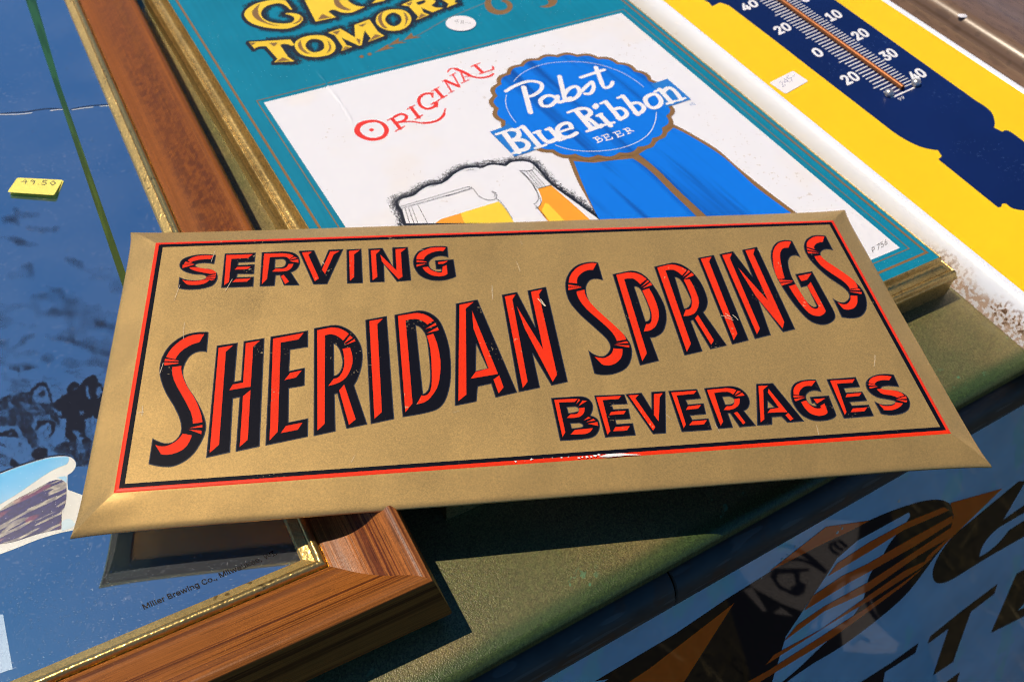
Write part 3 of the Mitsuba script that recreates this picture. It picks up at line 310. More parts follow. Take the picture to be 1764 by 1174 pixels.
    'gold_red': {'poly': ['-176.61,72.26 -178.01,69.28 -180.17,69.39 -182.11,69.37 -184.56,69.09 -185.91,68.75 -187.11,68.28 -188.16,67.69 -189.03,66.97 -190.56,68.99 -189.75,70.1 -188.64,71.02 -187.19,71.77 -185.38,72.39 -183.26,72.74 -182.08,72.79 -179.5,72.67', '-191.84,68.1 -186.71,65.88 -192.44,65.96', '-193.04,65.51 -186.66,65.28 -193.02,62.64', '-189.41,63.03 -186.08,63.08 -180.8,61.59 -176.7,60.62 -175.92,60.24 -175.38,59.8 -174.93,59.28 -174.57,58.66 -174.12,57.17 -177.28,56.99 -184.37,59.41 -186.24,60.23 -187.01,60.71 -188.35,61.79', '-174.09,56.69 -180.66,54.6 -174.16,55.4', '-174.11,54.69 -180.61,54.01 -174.63,53.07', '-174.58,52.37 -180.58,53.54 -176.5,51.66', '-192.31,53.17 -190.99,52.61 -189.5,52.18 -186.8,51.8 -183.97,51.75 -183.27,51.85 -181.5,52.41 -180.89,52.5 -178.92,52.39 -177.56,52.07 -177.9,51.44 -178.77,50.35 -179.88,49.53 -180.55,49.23 -181.3,48.99 -182.92,48.69 -185.37,48.59 -188.1,48.92 -188.94,49.17 -189.64,49.53', '-169.49,72.25 -154.67,72.19 -157.14,69.12 -166.45,68.89 -166.69,49.92 -169.14,47.51', '-162.83,61.9 -155.19,61.95 -157.1,59.77 -164.08,59.81', '-163.09,52.05 -154.91,52.16 -156.78,49.69 -164.93,49.58', '-148.28,72.34 -138.4,72.06 -136.6,71.9 -134.99,71.57 -133.58,71.07 -132.36,70.4 -131.34,69.57 -133.76,66.86 -134.56,67.83 -135.41,68.55 -136.31,69.01 -136.78,69.12 -139.34,69.22 -144.89,69.07 -145.92,51.05 -148.57,47.1', '-131.08,68.69 -129.25,67.6 -133.75,66.12', '-128.83,66.59 -128.54,63.63 -133.73,65.14', '-134.26,62.72 -131.48,62.81 -131.83,61.07 -132.42,59.62 -133.24,58.45 -134.28,57.53 -134.9,57.2 -135.61,57 -136.78,56.85 -139.77,56.81 -143.3,57.08 -141.34,59.37 -137.28,59.14 -135.96,59.73 -135.27,60.35 -134.75,61.16', '-138.34,52.98 -136.76,54.08 -133.66,48.34 -135.78,46.35', '-126.82,72.18 -121,72.5 -123.07,69.99 -117.04,49.96 -119.31,47.73', '-110.56,72.19 -105.11,72.28 -108.5,69.58 -113.6,53.34 -115.38,57.06', '-99.65,71.99 -93.3,72.53 -96.78,68.95 -97.27,50.01 -99.64,46.82', '-86.98,71.82 -81.27,72.15 -84.15,68.27 -84.11,49.25 -86.85,46.78', '-81.63,68 -72.9,54.05 -72.49,72.07 -66.21,72.62 -69.5,69.12 -69.79,48.66 -72.07,46.64 -80.89,61.86', '-42.59,72.02 -44.35,68.92 -46.22,69.22 -47.17,69.22 -49.1,68.91 -51.18,68.16 -53.2,67.03 -54.03,66.39 -55.31,64.96 -55.8,64.16 -56.48,62.38 -60.72,62.61 -60.63,63.86 -60.37,65.04 -59.95,66.14 -59.37,67.18 -58.62,68.15 -57.61,69.09 -56.35,69.98 -54.95,70.79 -52.3,72.02 -51.17,72.35 -50.09,72.51 -45.18,72.43', '-60.77,61.87 -54.92,60.42 -54.97,59.81 -60.88,60.26', '-61.15,56.44 -55.05,58.82 -61.02,58.28', '-57.66,55.63 -54.41,56.06 -54.18,55.34 -53.51,54.02 -52.55,52.89 -51.91,52.38 -51.15,51.89 -49.57,51.11 -48.44,50.73 -47.57,50.7 -46.79,50.98 -45.96,55.59 -43.46,56.93 -43.73,49.34 -45.1,48.32 -45.86,47.98 -47.51,47.62 -48.45,47.61 -50.53,47.93 -52.47,48.63 -53.3,49.13 -54.08,49.74 -54.79,50.43 -56,51.87 -56.89,53.31 -57.22,54.06', '-48.33,59.69 -42.29,60.35 -45.32,58.03 -48.31,57.95', '-177.07,10.73 -179.09,5.14 -181.01,4.58 -182.84,3.73 -184.59,2.57 -186.29,1.11 -187.07,0.27 -188.41,-1.57 -189.48,-3.65 -190.32,-5.98 -195.06,-4.14 -194.25,-1.38 -193.73,-0.06 -192.45,2.46 -190.76,4.89 -188.81,7.1 -187.83,8.01 -185.91,9.38 -184.93,9.88 -182.87,10.6 -180.65,10.95 -179.49,10.97', '-195.47,-5.11 -188.49,-7 -188.45,-7.5 -195.5,-6.9', '-195.34,-9.89 -188.46,-8.9 -188.52,-8.3 -195.56,-7.69', '-191.26,-11.16 -186.85,-10.69 -186.73,-12.58 -186.32,-14.76 -185.61,-17.35 -184.56,-20.48 -183.17,-23.87 -182.28,-25.65 -179.09,-31.31 -177.3,-35.16 -175.76,-39.18 -174.59,-42.68 -173.93,-45.12 -173.47,-48.18 -177.89,-48.72 -178.21,-46.3 -178.48,-45.02 -179.26,-42.32 -179.77,-40.92 -182.56,-34.73 -187.71,-24.49 -189.66,-19.83 -190.54,-17.08 -190.86,-15.77 -191.23,-13.35', '-173.35,-49.79 -179.39,-51.26 -173.22,-51.4', '-173.41,-53.33 -179.65,-52.13 -173.38,-55.44', '-194.39,-60.05 -192.98,-60.77 -192.28,-61.02 -190.92,-61.28 -189.59,-61.23 -188.94,-61.09 -187.65,-60.61 -185.7,-59.4 -184.52,-58.28 -183.48,-56.91 -183.02,-56.13 -182.17,-54.38 -177.78,-55.79 -178.01,-57.2 -178.64,-59.68 -179.49,-61.71 -180,-62.54 -181.16,-63.86 -182.56,-64.87 -183.38,-65.3 -185.24,-65.98 -186.18,-66.21 -187.92,-66.41 -189.55,-66.29 -191.11,-65.85', '-168.99,0.53 -161.59,1.87 -165.1,-2.5 -164.58,-62.51 -168.65,-67.04', '-155.16,2.98 -147.86,4.25 -151.29,0.13 -151.32,-27.21 -161.84,-28.8 -160.27,-25.1 -155.28,-24.22', '-154.83,-33.11 -151.3,-29.4 -151.19,-60.57 -154.81,-64.6', '-141.18,5.16 -125.25,8.32 -127.79,3.73 -137.09,2.06 -137.02,-56.89 -140.82,-61.86', '-131.78,-19.41 -125.89,-18.16 -128.78,-22.77 -134.62,-24.1', '-133.26,-53.62 -125.19,-52.2 -127.46,-56.5 -135.6,-57.89', '-118.1,9.76 -110.74,11.32 -109.7,11.32 -108.67,11.2 -106.68,10.6 -104.75,9.53 -102.9,7.98 -101.13,5.96 -104.31,1.29 -105.71,3.07 -107.06,4.46 -108.35,5.45 -108.97,5.79 -110.18,6.19 -111.4,6.32 -112.64,6.18 -113.87,5.75 -114.36,-53.78 -117.97,-57.8', '-100.61,4.85 -99.11,2.84 -103.97,-0.83', '-98.51,1.95 -97.78,0.42 -103.45,-2.13', '-104.8,-4.64 -100.81,-3.87 -100.1,-7.22 -99.86,-8.78 -99.63,-11.68 -99.63,-13 -99.86,-15.36 -100.75,-18.99 -101.73,-21.65 -102.91,-23.98 -103.56,-24.91 -104.98,-26.41 -106.69,-27.63 -108.76,-28.62 -109.91,-29.02 -112.46,-29.63 -109.61,-24.97 -108.95,-24.93 -108.32,-24.76 -107.72,-24.45 -107.16,-24 -106.62,-23.42 -105.61,-21.76 -104.76,-19.6 -104.23,-17.13 -104.09,-15.73 -103.99,-12.8 -104.18,-8.64', '-106.99,-32.93 -104.35,-29.26 -99.06,-52.27 -102.5,-55.45', '-89.91,14.85 -82.34,16.12 -85.68,12.17 -85.92,-48.7 -89.86,-52.72', '-74.13,17.7 -65.37,19.15 -64.09,19.19 -62.86,19.09 -61.67,18.83 -60.52,18.43 -59.42,17.87 -58.36,17.17 -57.34,16.32 -56.38,15.32 -55.45,14.18 -54.58,12.89 -58.41,10.05 -59.67,11.74 -61.03,13.06 -62.49,13.99 -63.25,14.3 -64.84,14.65 -66.52,14.71 -68.28,14.46 -70.12,13.9 -70.2,-44.3 -74.23,-49.8', '-54.09,11.09 -53.43,9.29 -59.87,6.65', '-53.09,7.73 -52.32,5.5 -59.31,3.58', '-59.45,1.77 -55.78,3.13 -55.27,1.12 -54.46,-3.12 -54.16,-5.35 -53.74,-10.01 -53.55,-14.97 -53.59,-17.51 -54.03,-22.67 -54.91,-28.11 -55.47,-30.64 -56.08,-32.85 -56.78,-34.74 -57.58,-36.4 -58.43,-37.86 -60.8,-41.28 -62.2,-42.78 -62.94,-43.36 -64.55,-44.26 -66.32,-44.79 -68.24,-44.93 -65.25,-39.44 -64.48,-39.65 -63.75,-39.68 -63.06,-39.55 -62.42,-39.23 -61.83,-38.74 -61.3,-38.04 -60.81,-37.15 -60.37,-36.09 -59.69,-33.56 -59.17,-29.81 -58.81,-25.2 -58.39,-17.06 -58.25,-11.05 -58.28,-8.38 -58.56,-3.82 -59.09,0.08', '-39.33,24.07 -31.15,25.74 -35.96,20.89 -42.23,-40.71 -46.78,-44.68', '-32.71,19.1 -23.96,-28.06 -38.81,-30.18 -35.7,-25.7 -28.56,-23.78 -33.4,5.45', '-26.88,-31.55 -23.46,-29 -22.24,-37.34 -25.43,-41.2', '-12.74,29.02 -6.33,30.39 -8.73,26.44 -9.06,-34.36 -12.24,-38.58', '-7,20.9 2.84,-12.41 2.88,31.96 9.68,33.45 7.18,29.57 7.43,-30.76 4.25,-35.55 -4.98,3.56', '46.03,53.34 42.68,47.74 41.68,47.93 40.67,47.96 39.68,47.84 38.69,47.57 37.71,47.15 36.7,46.55 35.65,45.77 33.71,43.87 32.94,42.85 32.32,41.82 31.82,40.73 31.43,39.58 30.99,37.11 26.21,38 27,41.02 27.56,42.45 28.99,45.17 29.9,46.49 32.1,49.03 33.3,50.14 34.49,51.08 35.7,51.83 36.97,52.43 38.26,52.89 40.72,53.5 42.95,53.75 44.02,53.72', '25.69,36.58 33.06,34.33 33,33.97 25.34,34.67', '24.85,31.94 33.36,33.59 25.19,33.84', '29.51,30.59 34.55,31.72 34.32,30.45 34.22,29.13 34.25,27.78 34.41,26.38 34.7,24.94 35.18,23.28 35.81,21.49 37.46,17.7 39.56,13.68 44.73,5.31 48.33,-0.85 48.98,-2.23 49.9,-4.82 50.21,-6.05 50.53,-8.37 44.93,-9.3 44.72,-6.69 44.43,-5.31 43.5,-2.41 42.82,-0.88 42,0.71 38.96,5.91 33.68,14.39 32.6,16.34 31.17,19.58 30.18,22.62 29.56,25.47 29.34,28.13', '50.49,-9.68 43.53,-11.15 51.29,-11.25', '50.82,-14.45 42.72,-11.85 51.2,-12.76', '30.07,-19.59 31.58,-20.31 33.3,-20.74 34.57,-20.91 35.24,-20.89 35.93,-20.74 37.47,-20.04 38.28,-19.55 39.69,-18.37 40.71,-16.99 41.13,-16.21 41.75,-14.47 46.79,-15.14 46.55,-16.57 45.82,-19.16 44.75,-21.36 44.07,-22.33 42.4,-24 40.65,-25.26 39.78,-25.71 38,-26.31 37.14,-26.46 35.59,-26.45 34.21,-26.04 32.97,-25.23', '55.86,43.01 62.85,44.48 64.16,44.58 65.41,44.53 66.61,44.31 67.75,43.93 68.84,43.39 69.87,42.69 70.85,41.83 71.77,40.81 72.63,39.63 73.43,38.29 68.49,34.29 67.5,36.45 67,37.36 65.98,38.73 65.53,39.1 64.59,39.42 62.86,39.5 61.45,39.38 59.86,39.08 59.77,-19.24 55.82,-24.77', '73.93,37.4 74.42,36.14 68.36,31.87', '74.95,35.38 75.67,33.26 69.26,30.85', '68.58,29.08 73.08,30.62 73.88,25.73 74.15,23.4 74.44,18.96 74.43,14.79 74.31,12.82 74.08,10.92 73.72,9.12 73.21,7.38 72.56,5.68 71.81,4.08 70.26,1.39 69.49,0.36 68.7,-0.5 67.06,-1.78 65.37,-2.65 63.62,-3.09 61.8,-3.08 64.53,2.33 65.22,2.23 65.9,2.32 66.55,2.61 67.16,3.1 67.7,3.81 68.19,4.78 69.05,7.41 69.6,10.54 69.72,14.08 69.32,21.71', '82.29,47.77 90.25,49.86 92.38,49.74 94.42,49.15 96.36,48.1 98.21,46.59 99.96,44.63 95.84,40.1 94.78,41.95 93.76,43.42 92.82,44.45 91.98,45.07 90.91,45.39 89.46,45.45 86.74,45 86.39,-14.09 82.49,-19.76', '100.91,44.45 101.58,42.9 95.89,38.6', '102.3,42.23 103.2,39.92 96.17,36.97', '95.74,36.38 99.45,36.78 100.04,33.12 100.25,31.27 100.48,27.53 100.49,21.6 100.33,19.7 100.03,17.96 99.57,16.37 98.96,14.86 98.26,13.47 96.8,11.12 95.44,9.45 94.73,8.83 93.97,8.32 92.17,7.53 90.06,7.11 87.69,7.08 90.52,12.1 91.26,12 91.99,12.09 92.71,12.39 93.38,12.9 94,13.63 94.57,14.63 95.13,15.88 95.63,17.34 96.04,18.92 96.34,20.57 96.5,22.37 96.53,24.38 96.24,31.66 96.04,34.24', '94.04,4.95 96.47,7.44 100.29,-12.3 97.79,-15.63', '111.3,53.84 118.34,55.14 115.76,51.01 115.39,-8.33 111.76,-13.08', '125.67,56.31 132.43,57.65 129.75,53.48 129.8,-5.36 126.65,-9.64', '132.42,44.96 141.88,16.33 141.72,59.66 148.23,60.78 145.82,56.28 145.95,-1.29 143.26,-6.25 135.61,20.56', '173.94,66.03 170.09,60.56 169.25,60.75 168.4,60.76 167.56,60.59 166.74,60.24 165.96,59.71 165.19,58.97 164.44,58.04 163.72,56.93 163.05,55.68 162.48,54.33 161.91,52.57 161.39,50.55 159.67,42.02 158.42,33.98 154.09,33.48 154.11,37.59 154.29,39.76 155,44.33 155.57,46.85 157.09,52.33 157.97,54.92 158.89,57.16 159.83,58.97 160.88,60.58 161.98,61.98 163.09,63.2 164.17,64.23 165.21,65.05 166.25,65.64 168.3,66.33 170.26,66.66 172.14,66.57', '154.41,33.08 162.77,31.84 162.6,31.35 154.37,31.09', '154.14,27.75 162.56,30.73 154.08,29.98', '158.79,27.1 163.49,28.68 164.29,20.66 165.02,15.01 165.6,11.59 165.97,10.3 166.39,9.45 166.91,8.76 167.5,8.25 168.09,7.91 168.65,7.75 169.18,7.81 169.72,8.07 170.25,8.49 171.21,9.73 170.08,26.43 173.69,29.95 174.19,5.63 172.57,3.94 171.78,3.29 170.23,2.36 168.74,1.94 168.02,1.92 166.59,2.24 165.13,2.97 164.41,3.51 163.74,4.23 163.17,5.15 162.55,6.61 161.95,8.41 161.37,10.44 160.36,14.83 159.58,19.42 159.26,21.87', '167.82,35.57 176.89,37.34 172.09,31.93 168.09,31.16', '197.46,69.61 194.61,64.69 192.93,64.65 191.37,64.27 189.89,63.49 188.44,62.26 187.39,61 187.1,60.43 186.87,59.32 187.07,58.33 182.7,60.84 182.88,61.93 183.21,62.98 183.67,63.98 184.28,64.94 185.02,65.86 185.95,66.79 187.07,67.72 188.31,68.58 189.6,69.3 190.87,69.81 192.13,70.1 193.42,70.23 194.74,70.19 196.09,69.98', '182.12,59.79 188.51,55.71 181.82,58.2', '181.3,57.03 188.25,54.53 181.52,55.02', '184.27,52.09 188.51,52.66 189.79,49.82 190.54,48.39 192.28,45.49 193.33,44.02 196.93,39.57 197.95,38.05 199.67,34.9 200.4,33.3 201,31.73 201.44,30.21 201.72,28.78 201.86,27.37 201.86,25.99 201.73,24.64 201.46,23.33 196.09,22.78 196.04,24.06 195.86,25.35 195.54,26.67 194.5,29.36 193.65,30.87 189.12,37.28 187.33,40.23 185.83,43.11 185.27,44.58 184.52,47.56 184.24,50.57', '201.72,22.81 195.2,21.72 202.45,21.16', '201.62,18.01 194.77,20.63 202.44,19.56', '184.01,12.16 184.99,11.25 186.02,10.64 186.55,10.44 187.64,10.25 188.78,10.39 189.37,10.63 190.68,11.52 191.99,12.78 192.53,13.45 193.36,14.84 193.68,15.6 194.15,17.24 198.31,16.74 197.9,15.37 196.97,12.91 195.9,10.82 195.3,9.92 193.98,8.37 192.58,7.2 191.86,6.75 190.33,6.15 188.85,5.89 187.47,5.95 186.15,6.36 185.52,6.69', '2.99,-47.53 15.49,-47.71 13.55,-49.79 5.1,-49.62 5.13,-68.82 3.15,-71.56', '15.81,-48.03 16.72,-48.58 14.05,-51.27', '17.7,-49.14 20.18,-49.52 14.92,-52.77', '15.09,-53.93 18.04,-53.78 17.91,-54.7 17.43,-56.33 16.68,-57.67 15.66,-58.75 14.36,-59.54 13.6,-59.78 12.61,-59.94 10.24,-60.02 7.51,-59.77 9.81,-57.6 12.07,-57.78 13.04,-57.56 13.85,-57.06 14.18,-56.71 14.69,-55.79', '15.99,-62.03 18.68,-59.99 19.91,-60.75', '17.15,-63.14 21.15,-61.41 21.99,-62.6', '17.68,-64.3 22.78,-63.59 22.8,-66.1', '10.25,-67.58 19.76,-67.24 18.89,-68.48 17.9,-69.43 17.36,-69.8 16.21,-70.32 14.91,-70.58 13.11,-70.67 10.51,-70.61 7.48,-70.37', '25.49,-47.5 38.95,-47.64 37.09,-49.65 28.48,-49.67 28.35,-69.77 26.35,-72.08', '31.31,-57.67 39.25,-57.53 37.66,-59.78 29.96,-59.65', '31.52,-67.45 39.18,-67.41 37.02,-70.2 29.66,-70.06', '42.89,-47.65 48.59,-47.59 46.17,-49.86 52.25,-69.11 50.54,-71.38', '56.74,-47.71 61.55,-47.59 59.26,-50.37 54.84,-65.86 53.35,-61.49', '66.38,-47.45 80.36,-47.22 78.32,-49.35 68.78,-49.61 68.63,-68.83 66.87,-71.02', '72.95,-57.26 80.22,-56.86 78.15,-59.12 71.14,-59.54', '72.63,-67.08 80.52,-66.95 78.19,-69.59 70.26,-69.43', '86.2,-47.16 96.89,-46.75 99.17,-47.08 100.37,-47.42 101.3,-47.84 102.27,-48.66 99.54,-51.45 98.85,-50.49 98.09,-49.78 97.27,-49.33 96.85,-49.22 94.46,-49.16 89.57,-49.5 88.89,-68.56 86.76,-71.22', '102.74,-49 104.58,-49.64 100.18,-52', '104.89,-50.46 105.71,-52.52 100.37,-52.71', '99.04,-54.38 102.35,-54.14 102.19,-55.14 101.58,-56.92 100.61,-58.43 99.97,-59.1 98.39,-60.26 96.59,-61.03 94.64,-61.37 93.6,-61.38 91.36,-61.11 93.64,-58.87 96.05,-58.86 97.15,-58.39 97.63,-58.08 98.39,-57.28 98.65,-56.8 98.98,-55.66', '96.25,-63.42 98.41,-62.91 100.53,-70.15 98.99,-71.25', '115.4,-46.62 120.9,-46.73 117.24,-49.29 111.3,-68.91 108.74,-70.61', '120.29,-48.81 125.46,-65.22 114.5,-64.85 116.64,-62.59 121.7,-62.01 119.16,-51.44', '123.62,-67.01 125.69,-65.72 127.12,-69.69 125.06,-70.96', '148.8,-45.32 145.14,-48.84 143.28,-48.6 141.54,-48.78 140.73,-49.02 139.93,-49.41 139.15,-49.95 137.77,-51.21 136.78,-52.33 136.16,-53.37 135.86,-54.41 132.96,-53.99 133.67,-51.56 134.17,-50.48 134.76,-49.5 135.45,-48.63 136.26,-47.87 137.21,-47.21 138.22,-46.66 140.22,-45.82 142.02,-45.39 145.49,-45.19', '132.51,-54.55 138.7,-55.72 132.26,-55.93', '132.11,-56.81 138.45,-56.4 132.33,-58.51', '135.23,-59.13 138.55,-58.4 138.85,-59.98 139.09,-60.69 139.71,-61.94 140.59,-63.02 141.11,-63.47 141.65,-63.84 142.75,-64.23 143.92,-64.23 145.17,-63.83 144.8,-62.63 147.86,-61.09 147.44,-66.94 146.6,-67.84 145.56,-68.47 144.24,-68.86 143.42,-69 141.66,-69.02 140.83,-68.84 139.15,-68.16 138.33,-67.65 137.58,-66.98 136.94,-66.12 136.43,-65.07 136,-63.85 135.66,-62.45', '142.92,-57.74 149.55,-57.75 143.62,-60.96', '156.86,-45.92 171.29,-45.95 169.04,-48.37 159.87,-48.41 157.82,-67.75 156.11,-69.56', '162.86,-55.75 171.31,-55.68 169.04,-57.73 161.19,-57.83', '162.22,-65.65 170.6,-65.51 167.88,-68.05 160.06,-67.93', '193.23,-45.69 190.58,-48.41 189.15,-48.02 187.69,-47.84 186.19,-47.88 184.59,-48.14 183.85,-48.34 182.67,-48.87 181.77,-49.58 181.11,-50.5 178.3,-49.05 178.71,-48.26 179.22,-47.55 179.83,-46.91 180.54,-46.34 181.35,-45.86 182.32,-45.43 184.63,-44.77 187.09,-44.5 188.29,-44.54 190.73,-44.91', '178.05,-49.65 182.76,-51.65 177.43,-50.94', '177.38,-51.86 182.54,-52.15 177.21,-53.08', '181,-53.77 184.47,-53.62 192.07,-55.92 192.7,-56.28 193.74,-57.25 194.16,-57.83 194.82,-59.18 190.06,-60.33 188.69,-59.26 187.42,-58.62 183.67,-57.67 182.91,-57.27 182.32,-56.74 181.84,-56.13 181.45,-55.43 181.18,-54.64', '195.43,-59.73 189.22,-61.27 195.3,-61.54', '194.94,-62.71 189.01,-61.76 193.88,-64.13', '177.96,-63.9 178.5,-64.35 179.7,-65.03 181.08,-65.43 181.89,-65.54 183.72,-65.54 185.36,-65.27 186.52,-64.74 187.02,-64.36 187.87,-63.37 191.62,-64.46 190.96,-65.11 189.51,-66.24 187.9,-67.15 187,-67.53 186.02,-67.86 184.05,-68.33 183.13,-68.45 181.45,-68.47 179.89,-68.19 179.16,-67.95']},
    'sign_yellow': {'poly': ['64.67,129.19 64.37,113.56 62.74,114.78 62.53,117.31 62.21,119.59 61.77,121.6 61.23,123.35 60.58,124.84 59.84,126.04 59.02,126.94 58.07,127.59 56.97,128.02 55.67,128.26 54.05,128.32 52.14,128.18 50.12,127.83 48.17,127.26 46.45,126.46 44.93,125.39 43.51,124.03 42.22,122.49 41.11,120.85 40.22,119.18 39.54,117.44 39.05,115.58 38.75,113.67 38.65,111.77 38.76,109.96 39.1,108.22 39.67,106.49 40.42,104.81 41.35,103.22 42.41,101.77 43.68,100.43 45.19,99.16 46.82,98.01 48.45,97.02 49.98,96.24 51.44,95.64 52.89,95.2 54.3,94.95 55.62,94.92 56.81,95.16 57.88,95.74 58.92,96.66 59.86,97.79 60.62,98.98 61.11,100.1 61.29,101.17 61.2,102.28 60.93,103.4 60.09,105.47 59.61,106.38 58.34,108.03 56.7,109.45 57.91,110.4 60.63,109.37 61.81,108.75 62.88,108.06 63.84,107.3 64.7,106.47 65.45,105.58 66.08,104.62 66.57,103.59 66.91,102.47 67.27,99.91 67.25,98.52 66.98,97.13 66.41,95.79 65.48,94.44 64.24,93.03 62.78,91.68 61.18,90.5 59.54,89.59 57.74,88.86 55.78,88.27 53.7,87.88 51.55,87.8 49.36,88.1 47.04,88.87 44.58,90.05 42.08,91.51 39.69,93.14 37.51,94.8 35.52,96.53 33.63,98.41 31.9,100.4 30.37,102.46 29.1,104.52 28.13,106.61 27.36,108.8 26.82,111.06 26.48,113.29 26.35,115.44 26.4,117.52 26.63,119.59 27.09,121.6 27.84,123.55 28.92,125.4 30.43,127.23 32.33,129.05 34.51,130.76 36.83,132.26 39.17,133.45 41.66,134.27 44.37,134.81 47.12,135.11 49.74,135.23 52.04,135.22 53.93,135.04 55.62,134.64 58.53,133.48 61.03,132.22 63.09,130.81 63.94,130.03', '79.08,126 110.98,112.09 110.84,109.26 111.05,106.54 111.59,103.91 112.43,101.34 113.02,100.13 113.75,99.01 114.64,97.96 115.65,96.99 116.8,96.08 118.07,95.23 119.48,94.45 106.87,90.36 105.1,90.6 103.45,91.01 101.93,91.58 100.52,92.31 99.24,93.22 98.13,94.5 95.52,99.35 94.61,100.29 93.67,100.65 92.69,100.67 91.68,100.36 90.65,99.71 89.58,98.72 91.67,88.58 74.45,88.81', '133.87,102.1 140.67,99.14 137.95,97.2 126.43,97.05', '16.88,81.03 46.82,71.8 47.16,62.41 44.13,63.09 43.29,65.05 42.77,65.84 42.17,66.49 41.5,67.02 40.75,67.4 39.93,67.66 39.04,67.78 38.08,67.78 37.05,67.63 36.55,49.12 38.85,41.44 24.64,46.33 28.45,49.89 26.84,69.93 24.36,71.09 23.2,71.47 22.13,71.71 21.15,71.79 20.39,71.72 19.65,71.5 18.95,71.14 18.28,70.63 17.64,69.97', '66.55,69.78 69.44,68.53 70.78,67.73 72,66.73 73.03,65.47 73.92,63.9 74.69,62.04 75.29,60.01 75.69,57.89 75.85,55.79 75.76,53.61 75.45,51.29 74.93,48.97 74.22,46.81 73.32,44.96 72.19,43.36 70.82,41.93 69.29,40.71 67.65,39.79 65.97,39.21 63.92,38.95 61.61,39.01 59.19,39.34 56.87,39.9 54.79,40.67 52.92,41.66 51.14,42.92 49.51,44.38 48.12,46.01 47.05,47.74 46.31,49.66 45.86,51.82 45.66,54.09 45.68,56.33 45.88,58.42 46.27,60.41 46.89,62.39 47.71,64.28 48.71,65.98 49.88,67.41 51.31,68.56 52.99,69.49 54.81,70.21 56.66,70.73 58.42,71.05 60.1,71.16 61.78,71.05 63.44,70.74|63.87,65.11 63.03,65.49 62.21,65.66 61.37,65.61 60.51,65.36 59.61,64.92 58.59,64.23 57.46,63.3 56.35,62.2 55.36,60.99 54.63,59.75 54.15,58.41 53.86,56.93 53.73,55.41 53.73,53.92 54.06,51.3 54.4,50.05 54.86,48.9 55.47,47.93 56.2,47.21 57.16,46.75 58.32,46.51 59.59,46.46 60.84,46.59 61.97,46.87 63,47.3 64.01,47.87 64.95,48.63 65.79,49.58 66.5,50.76 67.11,52.31 67.65,54.23 68.06,56.29 68.25,58.26 68.16,59.93 67.68,61.31 66.87,62.55 65.87,63.62 64.82,64.48', '77.03,69.37 88.15,71.11 93.56,53.96 100.42,71.71 114.66,74.72 113.3,54.65 115.28,47.1 99.95,44.08 104.07,47.85 104.49,60.97 93.6,41.59 91.32,41.92 83.7,58.36 83.22,46.24 86.26,42.58 76.15,40.27 79.57,45.58 80.27,63.9', '139.04,81.29 142.17,79.8 143.74,78.79 145.12,77.57 146.15,76.13 146.84,74.39 147.3,72.37 147.51,70.19 147.47,67.97 147.16,65.85 146.55,63.76 145.66,61.62 144.53,59.52 143.21,57.56 141.76,55.84 140.08,54.31 138.15,52.9 136.1,51.68 134.02,50.74 132.05,50.17 130.11,49.97 128.12,50.09 126.19,50.51 124.39,51.19 122.82,52.1 121.45,53.33 120.23,54.89 119.19,56.67 118.35,58.55 117.75,60.38 117.41,62.23 117.3,64.16 117.4,66.12 117.72,68.07 118.24,69.94 119.01,71.81 120.05,73.7 121.28,75.53 122.62,77.19 124,78.56 125.46,79.63 127.05,80.46 128.7,81.09 130.35,81.55 133.39,82.08 134.82,82.14 136.23,82.04 137.62,81.76|137.22,76.51 136.23,76.91 135.01,76.91 133.69,76.61 132.37,76.08 131.17,75.4 130.03,74.54 128.87,73.43 127.79,72.15 126.85,70.78 126.14,69.41 125.65,67.96 125.33,66.39 125.18,64.78 125.2,63.25 125.38,61.87 125.73,60.55 126.25,59.22 126.93,58.04 127.76,57.15 128.74,56.72 129.99,56.81 131.5,57.31 133.12,58.13 134.65,59.19 135.93,60.39 136.99,61.84 137.96,63.59 138.76,65.51 139.34,67.42 139.64,69.17 139.61,70.86 139.3,72.61 138.75,74.25 138.04,75.6', '147.75,85.15 161.69,89.44 176.07,83.17 176.4,82.44 176.58,81.57 176.59,80.62 176.39,79.67 175.92,78.79 175.13,77.95 174.04,77.1 172.76,76.28 169.97,74.9 171.69,70.28 177.4,67.01 166.08,64.32 163.38,69.58 160.98,74.98 159.37,66.77 161.96,61.84 148.58,58.5 152.45,62.77 152.5,81.26|160.52,84.22 168.02,85.11 168.79,84.02 169.02,83.36 169.06,82.72 168.85,82.14 168.29,81.62 167.43,81.1 165.36,80.23 163.61,79.69 162.81,79.54 162.03,79.47 160.53,79.55', '182.39,80.94 194.08,75.85 189.76,71.43 191.65,69.3 180.46,66.44 184.25,71.24']},
